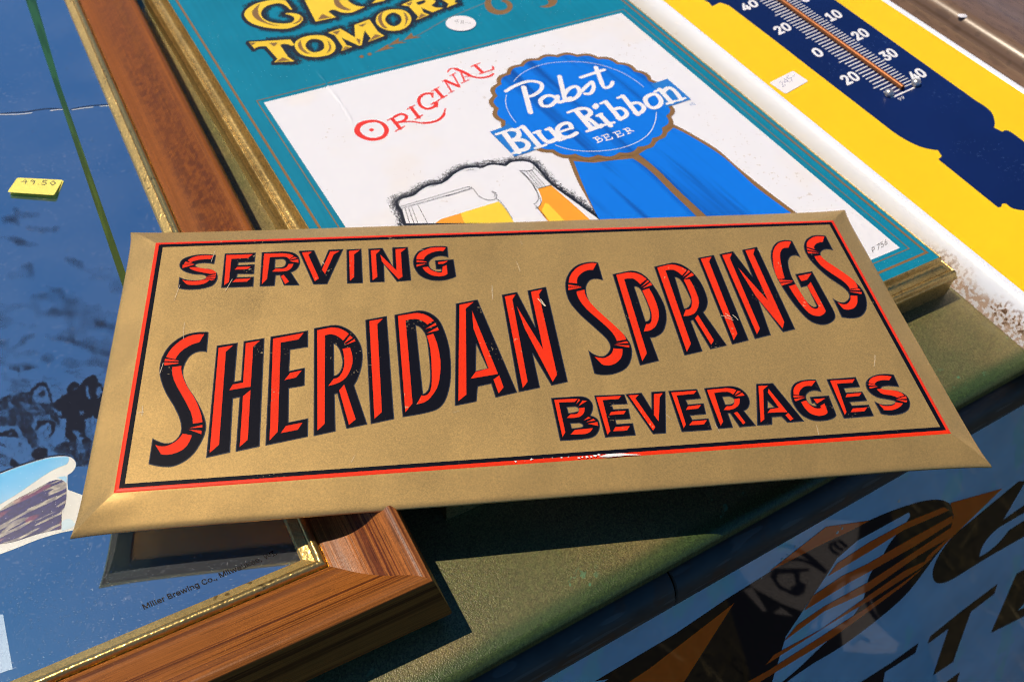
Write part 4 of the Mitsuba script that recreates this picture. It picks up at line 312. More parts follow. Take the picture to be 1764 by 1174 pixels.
    'sign_brown': {'poly': ['43.78,132.7 42.6,131.95 40.49,130.24 38.01,127.95 35.71,125.45 34.13,123.1 33.28,120.85 32.81,118.44 32.66,115.96 32.81,113.52 33.21,111.19 33.97,108.82 35.11,106.39 36.48,104.03 37.95,101.85 39.37,99.97 40.76,98.4 42.2,97.03 43.69,95.89 45.24,94.96 46.85,94.25 44.87,95.78 43.13,97.41 41.6,99.15 40.31,100.99 39.24,102.93 38.42,105.05 37.86,107.33 37.51,109.7 37.33,112.05 37.29,114.29 37.42,116.44 37.75,118.56 38.23,120.62 39.44,124.51 40.39,126.56 43.78,132.23', '66.5,101.41 65.83,99.87 65.09,98.5 64.26,97.29 63.35,96.26 62.36,95.38 61.27,94.68 60.1,94.14 58.85,93.76 57.54,93.55 56.19,93.49 56.8,92.89 57.49,92.47 58.25,92.23 59.07,92.18 59.97,92.3 61.04,92.65 62.28,93.22 63.54,93.95 64.67,94.79 65.52,95.7 66.08,96.7 66.44,97.85 66.62,99.06 66.64,100.28', '77.01,90.62 83.53,97.63 86.22,91.98 89.04,89.74', '104.82,114.25 104.21,112.1 103.79,109.98 103.57,107.92 103.54,105.9 103.71,103.92 104.07,101.98 104.63,100.08 105.37,98.23 106.31,96.42 107.43,94.66 106.4,94.27 105.42,94.16 104.47,94.32 103.57,94.76 102.7,95.47 101.73,96.57 100.67,98.01 99.69,99.73 98.92,101.63 98.52,103.64 98.48,105.76 98.71,108.04 99.21,110.49 99.98,113.11 101.03,115.91', '30.39,73.37 36.63,71.27 32.11,66.88', '25.76,46.27 32.89,50.11 36.25,43.72', '16.54,80.03 21.6,78 17.16,75.18', '53.53,67.64 52.89,67.11 51.82,65.88 50.59,64.21 49.5,62.34 48.79,60.53 48.52,58.66 48.48,56.55 48.63,54.4 48.95,52.4 49.37,50.73 49.91,49.41 50.58,48.3 51.4,47.39 52.36,46.69 53.46,46.19 52.14,49.23 51.68,50.75 51.34,52.27 51.14,53.79 51.1,55.32 51.24,56.88 52.06,61.36 53.62,67.26', '72.72,60.22 72.78,59.15 72.69,56.73 72.44,53.64 71.98,50.56 71.28,48.15 70.32,46.39 69.11,44.84 67.72,43.51 66.19,42.44 64.59,41.63 65.9,43.1 67.11,44.66 68.21,46.3 69.19,48.03 70.06,49.85 70.84,52.14 71.52,54.91 72.49,59.55', '80.37,68.59 87.14,68.68 82.02,63.12', '102.7,69.49 110.78,70.78 105.35,66.37', '93.3,52.2 96.26,49.7 92.43,42.81', '76.85,41.09 81.39,44.76 84.54,42.2', '101.57,44.99 109.62,52 113.41,47.94', '129.64,81.11 128.78,80.76 127.17,79.77 125.21,78.29 123.33,76.48 121.92,74.49 120.97,72.08 120.2,69.14 119.65,66.06 119.32,63.2 119.26,60.93 119.45,59.24 119.89,57.89 120.56,56.87 121.47,56.17 122.62,55.8 122.24,57.47 122.01,59.18 121.91,60.92 121.96,62.7 122.15,64.53 122.52,66.45 123.07,68.48 123.75,70.52 125.26,74.26 126.25,76.03 129.52,80.65', '144.72,74.48 144.92,73.69 144.99,71.66 144.87,68.94 144.48,66.07 143.76,63.61 142.65,61.51 141.22,59.42 139.53,57.39 137.64,55.46 135.61,53.68 138.25,57.4 139.42,59.34 141.45,63.39 142.34,65.86 144.38,73.64', '150.55,59.37 156.39,66.06 159.71,62.08', '151.83,85.42 158.84,86.25 153.59,80.79']},
    'scroll': {'poly': ['99.1,28.35 113.19,35.12 111.74,31.14 115.4,28.35', '113.26,33.93 124.79,40.02 122.23,35.04 127.48,31.05', '127.24,35.86 136.81,42.75 135.92,37.42 141.31,33.59', '88.02,29.27 88.38,29.02 88.7,28.49 89.05,27.12 89.01,26.57 88.75,26.11 88.29,25.64 87.19,24.98 86.73,24.91 86.32,25.11 85.9,25.52 85.53,26.06 85.3,26.63 85.3,27.13 85.6,27.64 86.85,28.76 87.52,29.15', '94.89,29.79 95.25,29.53 95.56,28.99 95.91,27.62 95.87,27.08 95.62,26.65 95.18,26.23 94.09,25.64 93.65,25.6 93.25,25.82 92.45,26.78 92.23,27.34 92.21,27.83 92.51,28.31 93.74,29.36 94.39,29.7', '216.78,65.41 215.25,63.82 213.9,62.19 212.71,60.5 211.69,58.78 210.84,57 210.12,55.14 209.53,53.18 209.13,51.2 208.96,49.27 209.08,47.45 209.52,45.66 210.24,43.84 211.19,42.14 212.34,40.67 213.65,39.58 215.2,38.86 217.03,38.42 219.01,38.27 220.99,38.41 222.85,38.84 224.67,39.67 226.53,40.89 228.33,42.36 229.92,43.94 231.18,45.49 232.09,47.07 232.73,48.78 233.14,50.52 233.32,52.19 233.32,53.71 233.12,55.07 232.71,56.34 232.1,57.51 231.29,58.57 230.28,59.53 226.37,57.54 227.2,56.86 227.86,56.06 228.36,55.16 228.66,54.16 228.76,53.07 228.64,51.79 228.31,50.29 227.8,48.76 227.14,47.38 226.36,46.31 225.38,45.54 224.18,44.97 222.88,44.59 221.61,44.43 220.5,44.49 219.48,44.79 218.47,45.31 217.56,46.05 216.81,46.99 216.31,48.13 216.08,49.59 216.06,51.37 216.23,53.31 216.55,55.21 217,56.91 217.56,58.4 218.27,59.8 219.13,61.11 220.13,62.33 221.27,63.45', '263.95,45.37 272.5,41.64 271.28,39.67 269.99,37.95 268.66,36.47 267.27,35.23 265.83,34.23 264.28,33.47 262.61,32.93 260.92,32.64 259.29,32.58 257.82,32.78 256.49,33.21 255.25,33.89 254.1,34.81 253.03,35.98 252.05,37.39 254.62,36.78 255.84,36.66 257.01,36.68 258.11,36.83 259.11,37.1 260.12,37.53 261.08,38.1 261.94,38.78 262.62,39.58 263.14,40.54 263.53,41.67 263.8,42.9 263.93,44.15'], 'stroke': [(0.55, '99.1,28.35 115.32,33.01 141.45,37.81 172.58,50.89 216.73,61.75')]},
    'ribbon_blue': {'poly': ['166.17,-154.12 177.73,-161.74 191.19,-165.07 205.32,-169.41 206.21,-172.61 206.96,-176.06 207.57,-179.75 208.05,-183.68 208.4,-187.83 208.55,-192.41 208.51,-197.39 208.16,-211.83 208.43,-229.39 208.26,-245.41 148.07,-216.24 150.39,-205.93 153.52,-194.19 156.14,-185.38 160.31,-171.96', '211.88,-167.05 225.69,-163.4 253.11,-152.01 254.46,-154.83 255.76,-158.03 257.03,-161.6 258.25,-165.53 259.44,-169.83 261.93,-179.62 263.12,-185.04 264.1,-190.72 264.76,-196.62 264.98,-203.07 264.84,-210.08 264.27,-223.67 264.22,-229.28 264.38,-233.35 265.01,-239.99 266.46,-251.64 269.31,-272.6 214.81,-246.2 214.29,-234.74 213.64,-215.33 213.62,-206.71 213.98,-193.16 213.91,-188.69 213.39,-179.94 212.99,-175.61']},
    'ribbon_brown': {'poly': ['165.62,-147.01 196.53,-157.05 208.63,-164.6 255.13,-147.46 256.11,-149.53 258.05,-154.47 259,-157.34 261.23,-164.86 264.16,-175.5 265.44,-181.04 266.36,-186.29 266.8,-191.12 266.89,-195.77 266.73,-205.18 266.82,-210.28 267.76,-226.93 268.22,-232.92 269.42,-245.76 270.98,-259.59 272.85,-274.31 148.46,-215.64 152.43,-195.05 154.86,-183.08 156.41,-176.24 157.46,-172.26 160.22,-163.05 163.64,-152.67']},
    'banner': {'poly': ['129.94,-100.01 141.51,-99.31 174.9,-79.11 272.75,-98.81 286.65,-98.19 286.76,-128.22 131.63,-132.39']},
    'sign_white': {'poly': ['217.58,-102.51 218.09,-102.88 218.47,-103.63 218.68,-104.58 218.67,-105.55 218.41,-106.37 217.74,-107.11 216.7,-107.91 215.51,-108.62 214.4,-109.1 213.61,-109.22 213.1,-108.83 212.73,-108.03 212.52,-107.03 212.52,-106.01 212.78,-105.18 213.44,-104.46 214.48,-103.7 215.67,-103.04 216.78,-102.6'], 'stroke': [(3.172, '164.78,-61.01 169.81,-59.01 172.25,-58.23 174.64,-57.6 179.31,-56.75 181.64,-56.49 183.89,-56.41 185.98,-56.54 187.83,-56.95 189.52,-57.71 191.11,-58.78 192.47,-60.05 193.46,-61.42 193.97,-62.76 193.91,-64.16 193.36,-65.68 192.46,-67.21 191.33,-68.66 190.11,-69.91 188.67,-70.99 186.96,-71.98 185.11,-72.83 183.29,-73.51 181.65,-73.97 180.19,-74.23 178.81,-74.31 177.49,-74.2 176.25,-73.91 175.09,-73.44'), (4.026, '179.62,-61.93 167.77,-92.37'), (3.416, '194.52,-84.46 194.04,-82.78 193.41,-81.39 192.61,-80.31 191.66,-79.55 190.55,-79.11 189.14,-79.05 187.42,-79.36 185.63,-79.96 183.99,-80.76 182.72,-81.7 181.78,-82.91 181.01,-84.45 180.48,-86.09 180.25,-87.61 180.38,-88.77 180.94,-89.63 181.9,-90.33 183.13,-90.81 184.52,-91.03 185.93,-90.94 187.52,-90.39 189.35,-89.41 191.24,-88.22 194.32,-86.02 195.02,-85.44 195.62,-84.81 196.13,-84.14 196.89,-82.65 195.79,-84.3 194.82,-85.96 194.07,-87.51 193.61,-88.82 193.55,-89.77 193.99,-90.28 194.87,-90.43 196.03,-90.34 199.57,-89.84 201.9,-89.35 204.41,-88.6'), (3.66, '212.02,-60.64 199.65,-88.48'), (3.416, '198.46,-89.99 199.75,-90.66 201.08,-91.11 202.47,-91.34 203.9,-91.34 205.38,-91.12 207.03,-90.64 208.83,-89.89 210.63,-88.94 212.28,-87.82 213.62,-86.59 214.69,-85.08 215.61,-83.24 216.29,-81.35 216.64,-79.66 216.56,-78.44 215.98,-77.71 214.94,-77.3 213.58,-77.18 212.06,-77.35 210.5,-77.79 208.92,-78.51 207.21,-79.51 205.39,-80.79 203.46,-82.33 201.45,-84.12'), (3.172, '215.45,-85.33 225.5,-79.76 228.87,-78.14 230.69,-77.41 230.32,-79 229.83,-80.51 229.21,-81.94 228.48,-83.3 227.63,-84.58 226.59,-85.86 225.36,-87.14 224.05,-88.31 222.77,-89.25 221.62,-89.85 220.61,-90.12 219.65,-90.12 218.76,-89.87 217.94,-89.38 217.21,-88.66'), (3.66, '244.45,-61.7 236.19,-83.16'), (3.172, '236.19,-83.16 235.68,-84.56 235.33,-85.87 235.16,-87.02 235.22,-87.95 235.51,-88.62 236.12,-88.98 237.06,-89.07 238.17,-88.95 239.31,-88.67 240.35,-88.28 241.29,-87.78 242.22,-87.14 243.14,-86.36 244.95,-84.36'), (3.172, '226.16,-68.84 248.46,-67.32'), (4.392, '138.18,-106.33 136.36,-129.56'), (2.44, '132.48,-104.98 145.87,-104.22'), (2.44, '132.41,-128.97 144.82,-128.63'), (3.66, '144.97,-104.76 145.99,-105.3 146.87,-105.97 147.56,-106.75 148.01,-107.61 148.16,-108.54 147.99,-109.63 147.52,-110.89 146.81,-112.17 145.93,-113.33 144.92,-114.21 143.75,-114.81 142.39,-115.23 140.88,-115.48 139.31,-115.57 137.72,-115.5'), (3.904, '139.11,-116.15 140.84,-116.41 142.41,-116.81 143.78,-117.33 144.93,-117.98 145.84,-118.76 146.51,-119.74 146.94,-120.93 147.15,-122.2 147.17,-123.43 146.99,-124.5 146.56,-125.44 145.85,-126.33 144.98,-127.12 143.28,-128.27 142.55,-128.59 141.83,-128.76 141.11,-128.78 140.4,-128.67 139.7,-128.41'), (4.148, '153.95,-105.12 153.15,-128.88'), (2.44, '149.61,-105.59 154.41,-104.95'), (2.44, '149.24,-130.71 158.21,-130.33'), (3.904, '160.58,-114.92 160.06,-119.14 159.89,-122.61 159.93,-124.07 160.18,-126.36 160.44,-127.28 160.84,-128 161.45,-128.51 162.34,-128.74 163.5,-128.72 164.78,-128.52 168.03,-127.8 169.65,-127.23 171.08,-126.48'), (2.44, '157.43,-114.78 162.61,-114.54'), (3.904, '170.46,-115.14 169.94,-129.33'), (2.44, '167.1,-115.1 171.02,-115.02'), (2.196, '168.85,-130.13 173.94,-130.08'), (2.44, '173.97,-121.76 185.07,-121.2'), (3.538, '185.07,-121.2 185.68,-119.72 186.11,-118.33 186.31,-117.08 186.27,-116.02 185.96,-115.22 185.29,-114.68 184.27,-114.37 183.05,-114.27 181.75,-114.37 180.54,-114.63 179.32,-115.09 178,-115.75 176.71,-116.58 175.56,-117.55 174.66,-118.64 174,-119.96 173.5,-121.53 173.19,-123.17 173.08,-124.7 173.21,-125.96 173.6,-126.97 174.23,-127.83 175.06,-128.53 176.06,-129.05 177.19,-129.34 178.46,-129.42 179.88,-129.3 181.47,-128.99 183.22,-128.47 185.14,-127.75'), (4.392, '199.42,-105.06 197.66,-128.05'), (2.44, '192.62,-103.9 203.15,-102.75'), (2.44, '192.71,-129.38 202.06,-128.94'), (3.66, '202.06,-103.46 203.69,-103.67 205.15,-104.04 206.39,-104.56 207.37,-105.22 208.03,-106.03 208.4,-107.09 208.5,-108.42 208.31,-109.83 207.82,-111.14 207,-112.18 205.77,-112.94 204.13,-113.56 202.24,-114.02 200.23,-114.32 198.24,-114.46'), (3.66, '201.82,-115.73 202.51,-118.42 203.24,-122.29 203.45,-127.59 203.69,-128.35 204.12,-128.68 204.68,-128.72 205.34,-128.5 206.06,-128.06 206.78,-127.46'), (4.148, '212.53,-116.74 212.16,-130.75'), (2.44, '209.79,-116.46 214.51,-115.66'), (2.44, '199.86,-127.53 216.75,-128.59'), (4.026, '225.54,-104.13 223.04,-127.19'), (2.44, '220.93,-104.47 226.56,-103.78'), (3.416, '224.39,-115.22 226.29,-114.9 228.01,-114.8 229.5,-114.94 230.73,-115.32 231.65,-115.95 232.24,-116.98 232.52,-118.39 232.54,-119.97 232.33,-121.5 231.95,-122.76 231.31,-123.78 230.38,-124.71 229.28,-125.51 228.15,-126.12 227.09,-126.49 226.11,-126.63 225.11,-126.55 224.11,-126.28 223.13,-125.83 222.2,-125.21'), (4.026, '241.56,-103.22 238.17,-127.65'), (2.44, '236.55,-103.83 242.39,-102.97'), (3.416, '240.12,-114.98 241.92,-114.61 243.53,-114.47 244.93,-114.57 246.09,-114.9 247,-115.48 247.63,-116.43 248.02,-117.75 248.16,-119.25 248.06,-120.72 247.74,-121.98 247.1,-123.07 246.15,-124.14 245.01,-125.09 243.83,-125.85 242.72,-126.35 241.69,-126.56 240.63,-126.56 239.57,-126.34 238.54,-125.94 237.55,-125.36'), (3.66, '259.18,-111.33 258.07,-111.61 256.97,-112.09 255.93,-112.77 254.98,-113.62 254.18,-114.66 253.48,-116.01 252.86,-117.68 252.37,-119.46 252.06,-121.14 251.98,-122.51 252.14,-123.6 252.5,-124.55 253.06,-125.33 253.78,-125.89 254.65,-126.2 255.78,-126.21 257.18,-125.97 258.7,-125.51 260.16,-124.9 261.39,-124.19 262.41,-123.35 263.32,-122.34 264.12,-121.21 264.78,-120 265.29,-118.75 265.71,-117.32 266.04,-115.68 266.21,-114.05 266.12,-112.62 265.7,-111.6 264.92,-111 263.83,-110.69 262.48,-110.65 260.91,-110.87 259.18,-111.33'), (4.026, '272.51,-107.73 270.37,-125.66'), (2.44, '267.32,-108.75 273.23,-108.06'), (2.44, '266.23,-125.81 274.22,-125.36'), (3.66, '273,-111.78 274.61,-110.7 276.14,-109.84 277.56,-109.24 278.8,-108.92 279.81,-108.94 280.6,-109.32 281.17,-110.03 281.56,-111.04 281.77,-112.28 281.81,-113.7 281.67,-115.55 281.35,-117.72 280.86,-120.15 279.41,-125.67'), (2.196, '276.26,-125.89 283.6,-125.51'), (1.098, '193.87,-138.11 193.7,-143.67'), (0.854, '192.46,-138.02 196.23,-137.89 196.45,-139.06 196.45,-139.65 196.36,-140.15 196.14,-140.5 195.77,-140.67 195.24,-140.72 194.64,-140.67 193.41,-140.35'), (0.854, '193.69,-141.23 195.56,-140.73 197.02,-140.61 197.46,-140.74 197.68,-141.08 197.7,-141.62 197.56,-142.24 197.25,-142.82 196.8,-143.26 196.16,-143.54 194.36,-143.88 192.29,-143.95'), (1.098, '200.78,-138.51 200.57,-144.46'), (0.854, '199.26,-138.37 204.59,-138.39 204.29,-140.15'), (0.854, '200.96,-141.44 203.81,-141.45'), (0.854, '199.35,-144.45 204.83,-144.58 205.42,-142.96'), (1.098, '210.52,-138.87 210.17,-144.43'), (0.854, '208.89,-138.87 214.37,-138.75 214.05,-140.52'), (0.854, '210.48,-141.72 213.65,-141.68'), (0.854, '209.11,-144.69 214.57,-144.59 215.17,-142.96'), (1.098, '219.49,-138.64 219.38,-144.36'), (0.854, '217.94,-138.49 222.11,-138.51 222.35,-138.99 222.62,-140.09 222.57,-140.58 222.35,-140.94 221.91,-141.17 221.28,-141.31 220.53,-141.37 218.96,-141.28'), (1.098, '219.83,-141.3 223.95,-143.23'), (0.854, '217.93,-144.64 220.64,-144.37')]},
    'circle_line': {'stroke': [(0.42, '176.6,-52.25 178.68,-50.54 180.9,-48.97 183.25,-47.52 185.73,-46.22 188.35,-45.05 191.15,-44 194.14,-43.07 197.25,-42.29 200.38,-41.69 203.45,-41.31 206.43,-41.15 209.37,-41.17 212.32,-41.4 215.34,-41.85 218.48,-42.52 221.86,-43.45 225.42,-44.63 229.02,-46.02 232.49,-47.55 235.67,-49.17 238.54,-50.85 241.2,-52.63 243.68,-54.55 246.02,-56.64 248.27,-58.94 250.45,-61.53 252.54,-64.38 254.49,-67.37 256.23,-70.39 257.73,-73.31 258.93,-76.14 259.88,-78.97 260.63,-81.78 261.25,-84.55 262.24,-89.96 262.57,-92.6 262.79,-95.21 262.88,-100.32'), (0.42, '162.95,-65.37 161.58,-67.05 160.3,-68.85 159.11,-70.76 158,-72.79 156.98,-74.92 156.02,-77.21 155.14,-79.67 153.67,-84.73 152.71,-89.5 152.24,-94.08 152.22,-98.52'), (0.54, '163.88,-133.37 165.21,-135.69 166.72,-137.89 168.42,-139.98 170.31,-141.96 172.38,-143.82 174.66,-145.59 177.15,-147.25 179.82,-148.8 182.63,-150.22 185.56,-151.51 188.63,-152.7 191.87,-153.79 195.24,-154.75 198.68,-155.5 202.13,-156.01 205.66,-156.29 209.29,-156.37 212.96,-156.23 216.6,-155.83 220.13,-155.16 223.56,-154.24 226.93,-153.09 230.25,-151.65 233.53,-149.87 236.8,-147.7 240.04,-145.12 243.26,-142.18 246.46,-138.85 249.64,-135.13 252.8,-131.02')]},
    'reg': {'stroke': [(0.22, '285.44,-131.79 286.12,-132.51 286.46,-133.31 286.45,-133.71 285.95,-134.57 285.08,-135.35 284.64,-135.56 284.19,-135.62 283.16,-135.41 282.4,-134.93 282.07,-134.15 282.03,-133.68 282.12,-133.22 282.34,-132.84 283.32,-132.28 285.44,-131.79'), (0.22, '283.02,-133.57 284.98,-132.4 285.53,-133.49 283.62,-133.85 284.26,-135.17')]},
    'original': {'poly': ['60.8,-51.48 62.36,-52.3 63.8,-53.4 65.07,-54.73 66.13,-56.22 66.91,-57.79 67.44,-59.54 67.76,-61.51 67.82,-63.56 67.62,-65.57 67.11,-67.41 66.23,-69.17 64.99,-70.94 63.51,-72.57 61.91,-73.93 60.29,-74.88 58.57,-75.4 56.66,-75.6 54.71,-75.49 52.84,-75.11 51.18,-74.48 49.68,-73.51 48.26,-72.19 46.97,-70.64 45.88,-68.99 45.06,-67.36 44.47,-65.71 44.08,-63.95 43.91,-62.14 44.02,-60.37 44.44,-58.69 45.21,-57.01 46.34,-55.28 47.72,-53.65 49.27,-52.27 50.9,-51.29 52.72,-50.74 54.79,-50.52 56.94,-50.6 59,-50.93|60.52,-54.62 59.24,-54.32 57.74,-54.17 56.15,-54.18 54.61,-54.35 53.29,-54.69 52.17,-55.21 51.1,-55.91 50.14,-56.78 49.34,-57.76 48.75,-58.83 48.37,-60.04 48.16,-61.43 48.13,-62.9 48.25,-64.33 48.52,-65.65 48.95,-66.89 49.55,-68.13 50.29,-69.29 51.16,-70.29 52.15,-71.06 53.32,-71.63 54.69,-72.04 56.15,-72.26 57.58,-72.25 58.85,-71.98 60.01,-71.38 61.14,-70.49 62.17,-69.37 63.06,-68.11 63.74,-66.78 64.21,-65.25 64.5,-63.49 64.63,-61.66 64.58,-59.94 64.35,-58.52 63.92,-57.39 63.3,-56.45 62.51,-55.68 61.58,-55.08', '56.67,-60.83 57.02,-61.11 57.62,-62.19 57.75,-62.76 57.71,-63.2 57.4,-63.56 56.22,-64.16 55.61,-64.3 55.15,-64.26 54.81,-63.97 54.52,-63.45 54.2,-62.24 54.26,-61.78 54.55,-61.44 55.05,-61.13 56.22,-60.78'], 'stroke': [(2.8499999999999996, '74.46,-56.49 74.68,-69.62'), (1.0499999999999998, '70.36,-57.09 77.86,-54.76'), (1.2000000000000002, '70.29,-71.16 78.61,-68.42'), (2.4000000000000004, '76.84,-55.26 78.25,-54.66 79.57,-54.23 80.76,-53.98 81.82,-53.93 82.72,-54.09 83.48,-54.53 84.12,-55.24 84.6,-56.12 84.89,-57.03 84.94,-57.86 84.73,-58.66 84.26,-59.5 83.61,-60.32 82.86,-61.03 82.06,-61.57 81.15,-61.95 80.13,-62.22 79.01,-62.36 76.62,-62.32'), (1.5, '78.01,-62.97 81.28,-63.71 82.84,-64.24 85.81,-65.64 87.22,-66.6 91.15,-70.14 92.34,-70.99 93.41,-71.53 94.46,-71.92 95.48,-72.17 96.48,-72.27 97.46,-72.22'), (2.25, '92.49,-70.68 94.32,-71.31 96.08,-71.79 97.76,-72.11 99.36,-72.27 100.88,-72.27 102.31,-72.05 103.7,-71.62 105.02,-71.06 108.13,-69.28 109.57,-68.02 110.73,-66.5'), (1.2000000000000002, '110.73,-66.5 114.16,-61.55'), (2.8499999999999996, '92.55,-49.55 92.23,-63.2'), (1.0499999999999998, '89.18,-50.57 96.02,-48.35'), (1.2000000000000002, '88.81,-64.13 95.98,-61.62'), (2.55, '114.28,-40.5 113.08,-39.59 111.86,-38.93 110.63,-38.53 109.39,-38.38 108.15,-38.5 106.85,-38.94 105.48,-39.68 104.14,-40.66 102.94,-41.8 101.96,-43.02 101.19,-44.43 100.57,-46.06 100.11,-47.78 99.85,-49.44 99.79,-50.9 99.97,-52.2 100.39,-53.45 100.98,-54.56 101.69,-55.48 102.47,-56.13 103.4,-56.48 104.5,-56.56 105.68,-56.44 107.87,-55.84 108.79,-55.41 109.65,-54.86 110.45,-54.19 111.2,-53.39 111.89,-52.47'), (1.5, '113.56,-39.55 112.49,-44.61'), (1.2000000000000002, '107.26,-52.34 114.44,-50.2'), (2.4000000000000004, '110.33,-51.34 110.02,-56.23'), (2.8499999999999996, '118.93,-36.41 119.05,-47.63'), (1.0499999999999998, '115.13,-37.58 122.83,-34.85'), (1.2000000000000002, '114.95,-49.42 122.77,-46.88'), (1.35, '129.96,-30.29 128.21,-44.21'), (2.8499999999999996, '130.57,-29.08 136.33,-40.19'), (1.35, '139.56,-23.93 136.89,-39.81'), (0.8999999999999999, '127.99,-29.39 132.09,-28.49'), (0.8999999999999999, '125.4,-44.99 130.46,-43.58'), (0.8999999999999999, '136.67,-24.78 142.46,-23.08'), (1.35, '146.86,-22.24 143.21,-36.35'), (1.0499999999999998, '140.14,-37.07 147.37,-35.47'), (1.0499999999999998, '144.53,-30.52 151.14,-31.37'), (1.35, '137.59,-19.34 138.55,-18.28 139.48,-17.45 140.4,-16.86 141.3,-16.51 142.18,-16.39 143.05,-16.52 143.9,-16.89 144.73,-17.5 145.52,-18.32 146.25,-19.33'), (3.0, '145.02,-18.11 146.73,-21.14 148.75,-25.29 149.73,-27.78 150.64,-31.14'), (2.0999999999999996, '149.6,-29.59 150.71,-31.29 151.85,-32.79 153.02,-34.1 154.21,-35.22 155.44,-36.14 156.72,-36.84 158.05,-37.33 159.4,-37.64 160.73,-37.79 163.22,-37.77 164.39,-37.56 165.54,-37.21 166.65,-36.73 167.73,-36.1'), (2.7, '160.71,-19.7 161.32,-31'), (1.0499999999999998, '157.02,-20.25 165.41,-18.71'), (1.35, '158.37,-31.84 171.01,-30.58'), (1.6500000000000001, '171.01,-30.58 172.25,-27.16')]},
    'mug_orange': {'poly': ['57.15,-168.6 70.75,-168.89 68.65,-178.52 52.09,-170.49', '128.21,-169.65 138.4,-169.64 140.75,-187.44 141.61,-194.74 142.37,-202.37 143.43,-214.78 118.03,-202.46 117.76,-198.96 117.67,-195.5 117.77,-192.22 118.06,-189.29 118.58,-186.87 119.38,-185.39 120.59,-184.33 123.32,-182.61 124.39,-181.56 125.16,-180.25 126.32,-177.36 127.51,-173.5 128,-171.42']},
    'mug_yellow': {'poly': ['70.75,-168.89 98.52,-169.44 98.91,-172.15 99,-173.74 98.95,-177.41 98.57,-182.66 97.43,-192.48 68.65,-178.52', '125.7,-183.83 126.89,-186.84 127.74,-207.17 118.45,-202.67 119.35,-189.65']},
    'foam': {'poly': ['38.63,-150.69 38.85,-143.63 39.3,-142.46 39.87,-141.45 40.56,-140.64 41.36,-140.02 42.26,-139.62 43.76,-139.47 49.66,-140.06 51.44,-139.97 52.95,-139.51 54.33,-138.83 56.93,-137.27 58.28,-136.66 61.13,-135.75 64.01,-135.17 65.41,-135.08 66.8,-135.23 70.84,-136.44 72.13,-136.61 73.36,-136.57 74.53,-136.42 75.69,-136.15 78.18,-135.28 79.57,-134.61 84.11,-131.91 85.71,-131.18 89.14,-130.07 90.93,-129.64 92.7,-129.36 94.41,-129.26 96.11,-129.39 97.86,-129.74 101.02,-130.74 102.24,-131.23 102.87,-131.67 103.68,-132.87 104.14,-133.38 104.83,-133.69 106.07,-133.71 110.99,-133.04 112.44,-133.09 113.67,-133.44 114.78,-133.98 117.66,-135.92 118.45,-136.55 119.73,-137.9 120.41,-138.41 121.22,-138.66 122.2,-138.52 125.62,-136.95 126.86,-136.74 128.28,-136.86 129.84,-137.18 131.44,-137.63 132.95,-138.2 134.27,-138.83 135.4,-139.55 136.42,-140.4 137.32,-141.33 138.06,-142.28 138.64,-143.21 138.98,-144.05 139.14,-144.9 139.17,-145.79 138.84,-169.85 148.6,-209.38 149.38,-217.66 35.2,-162.31']},
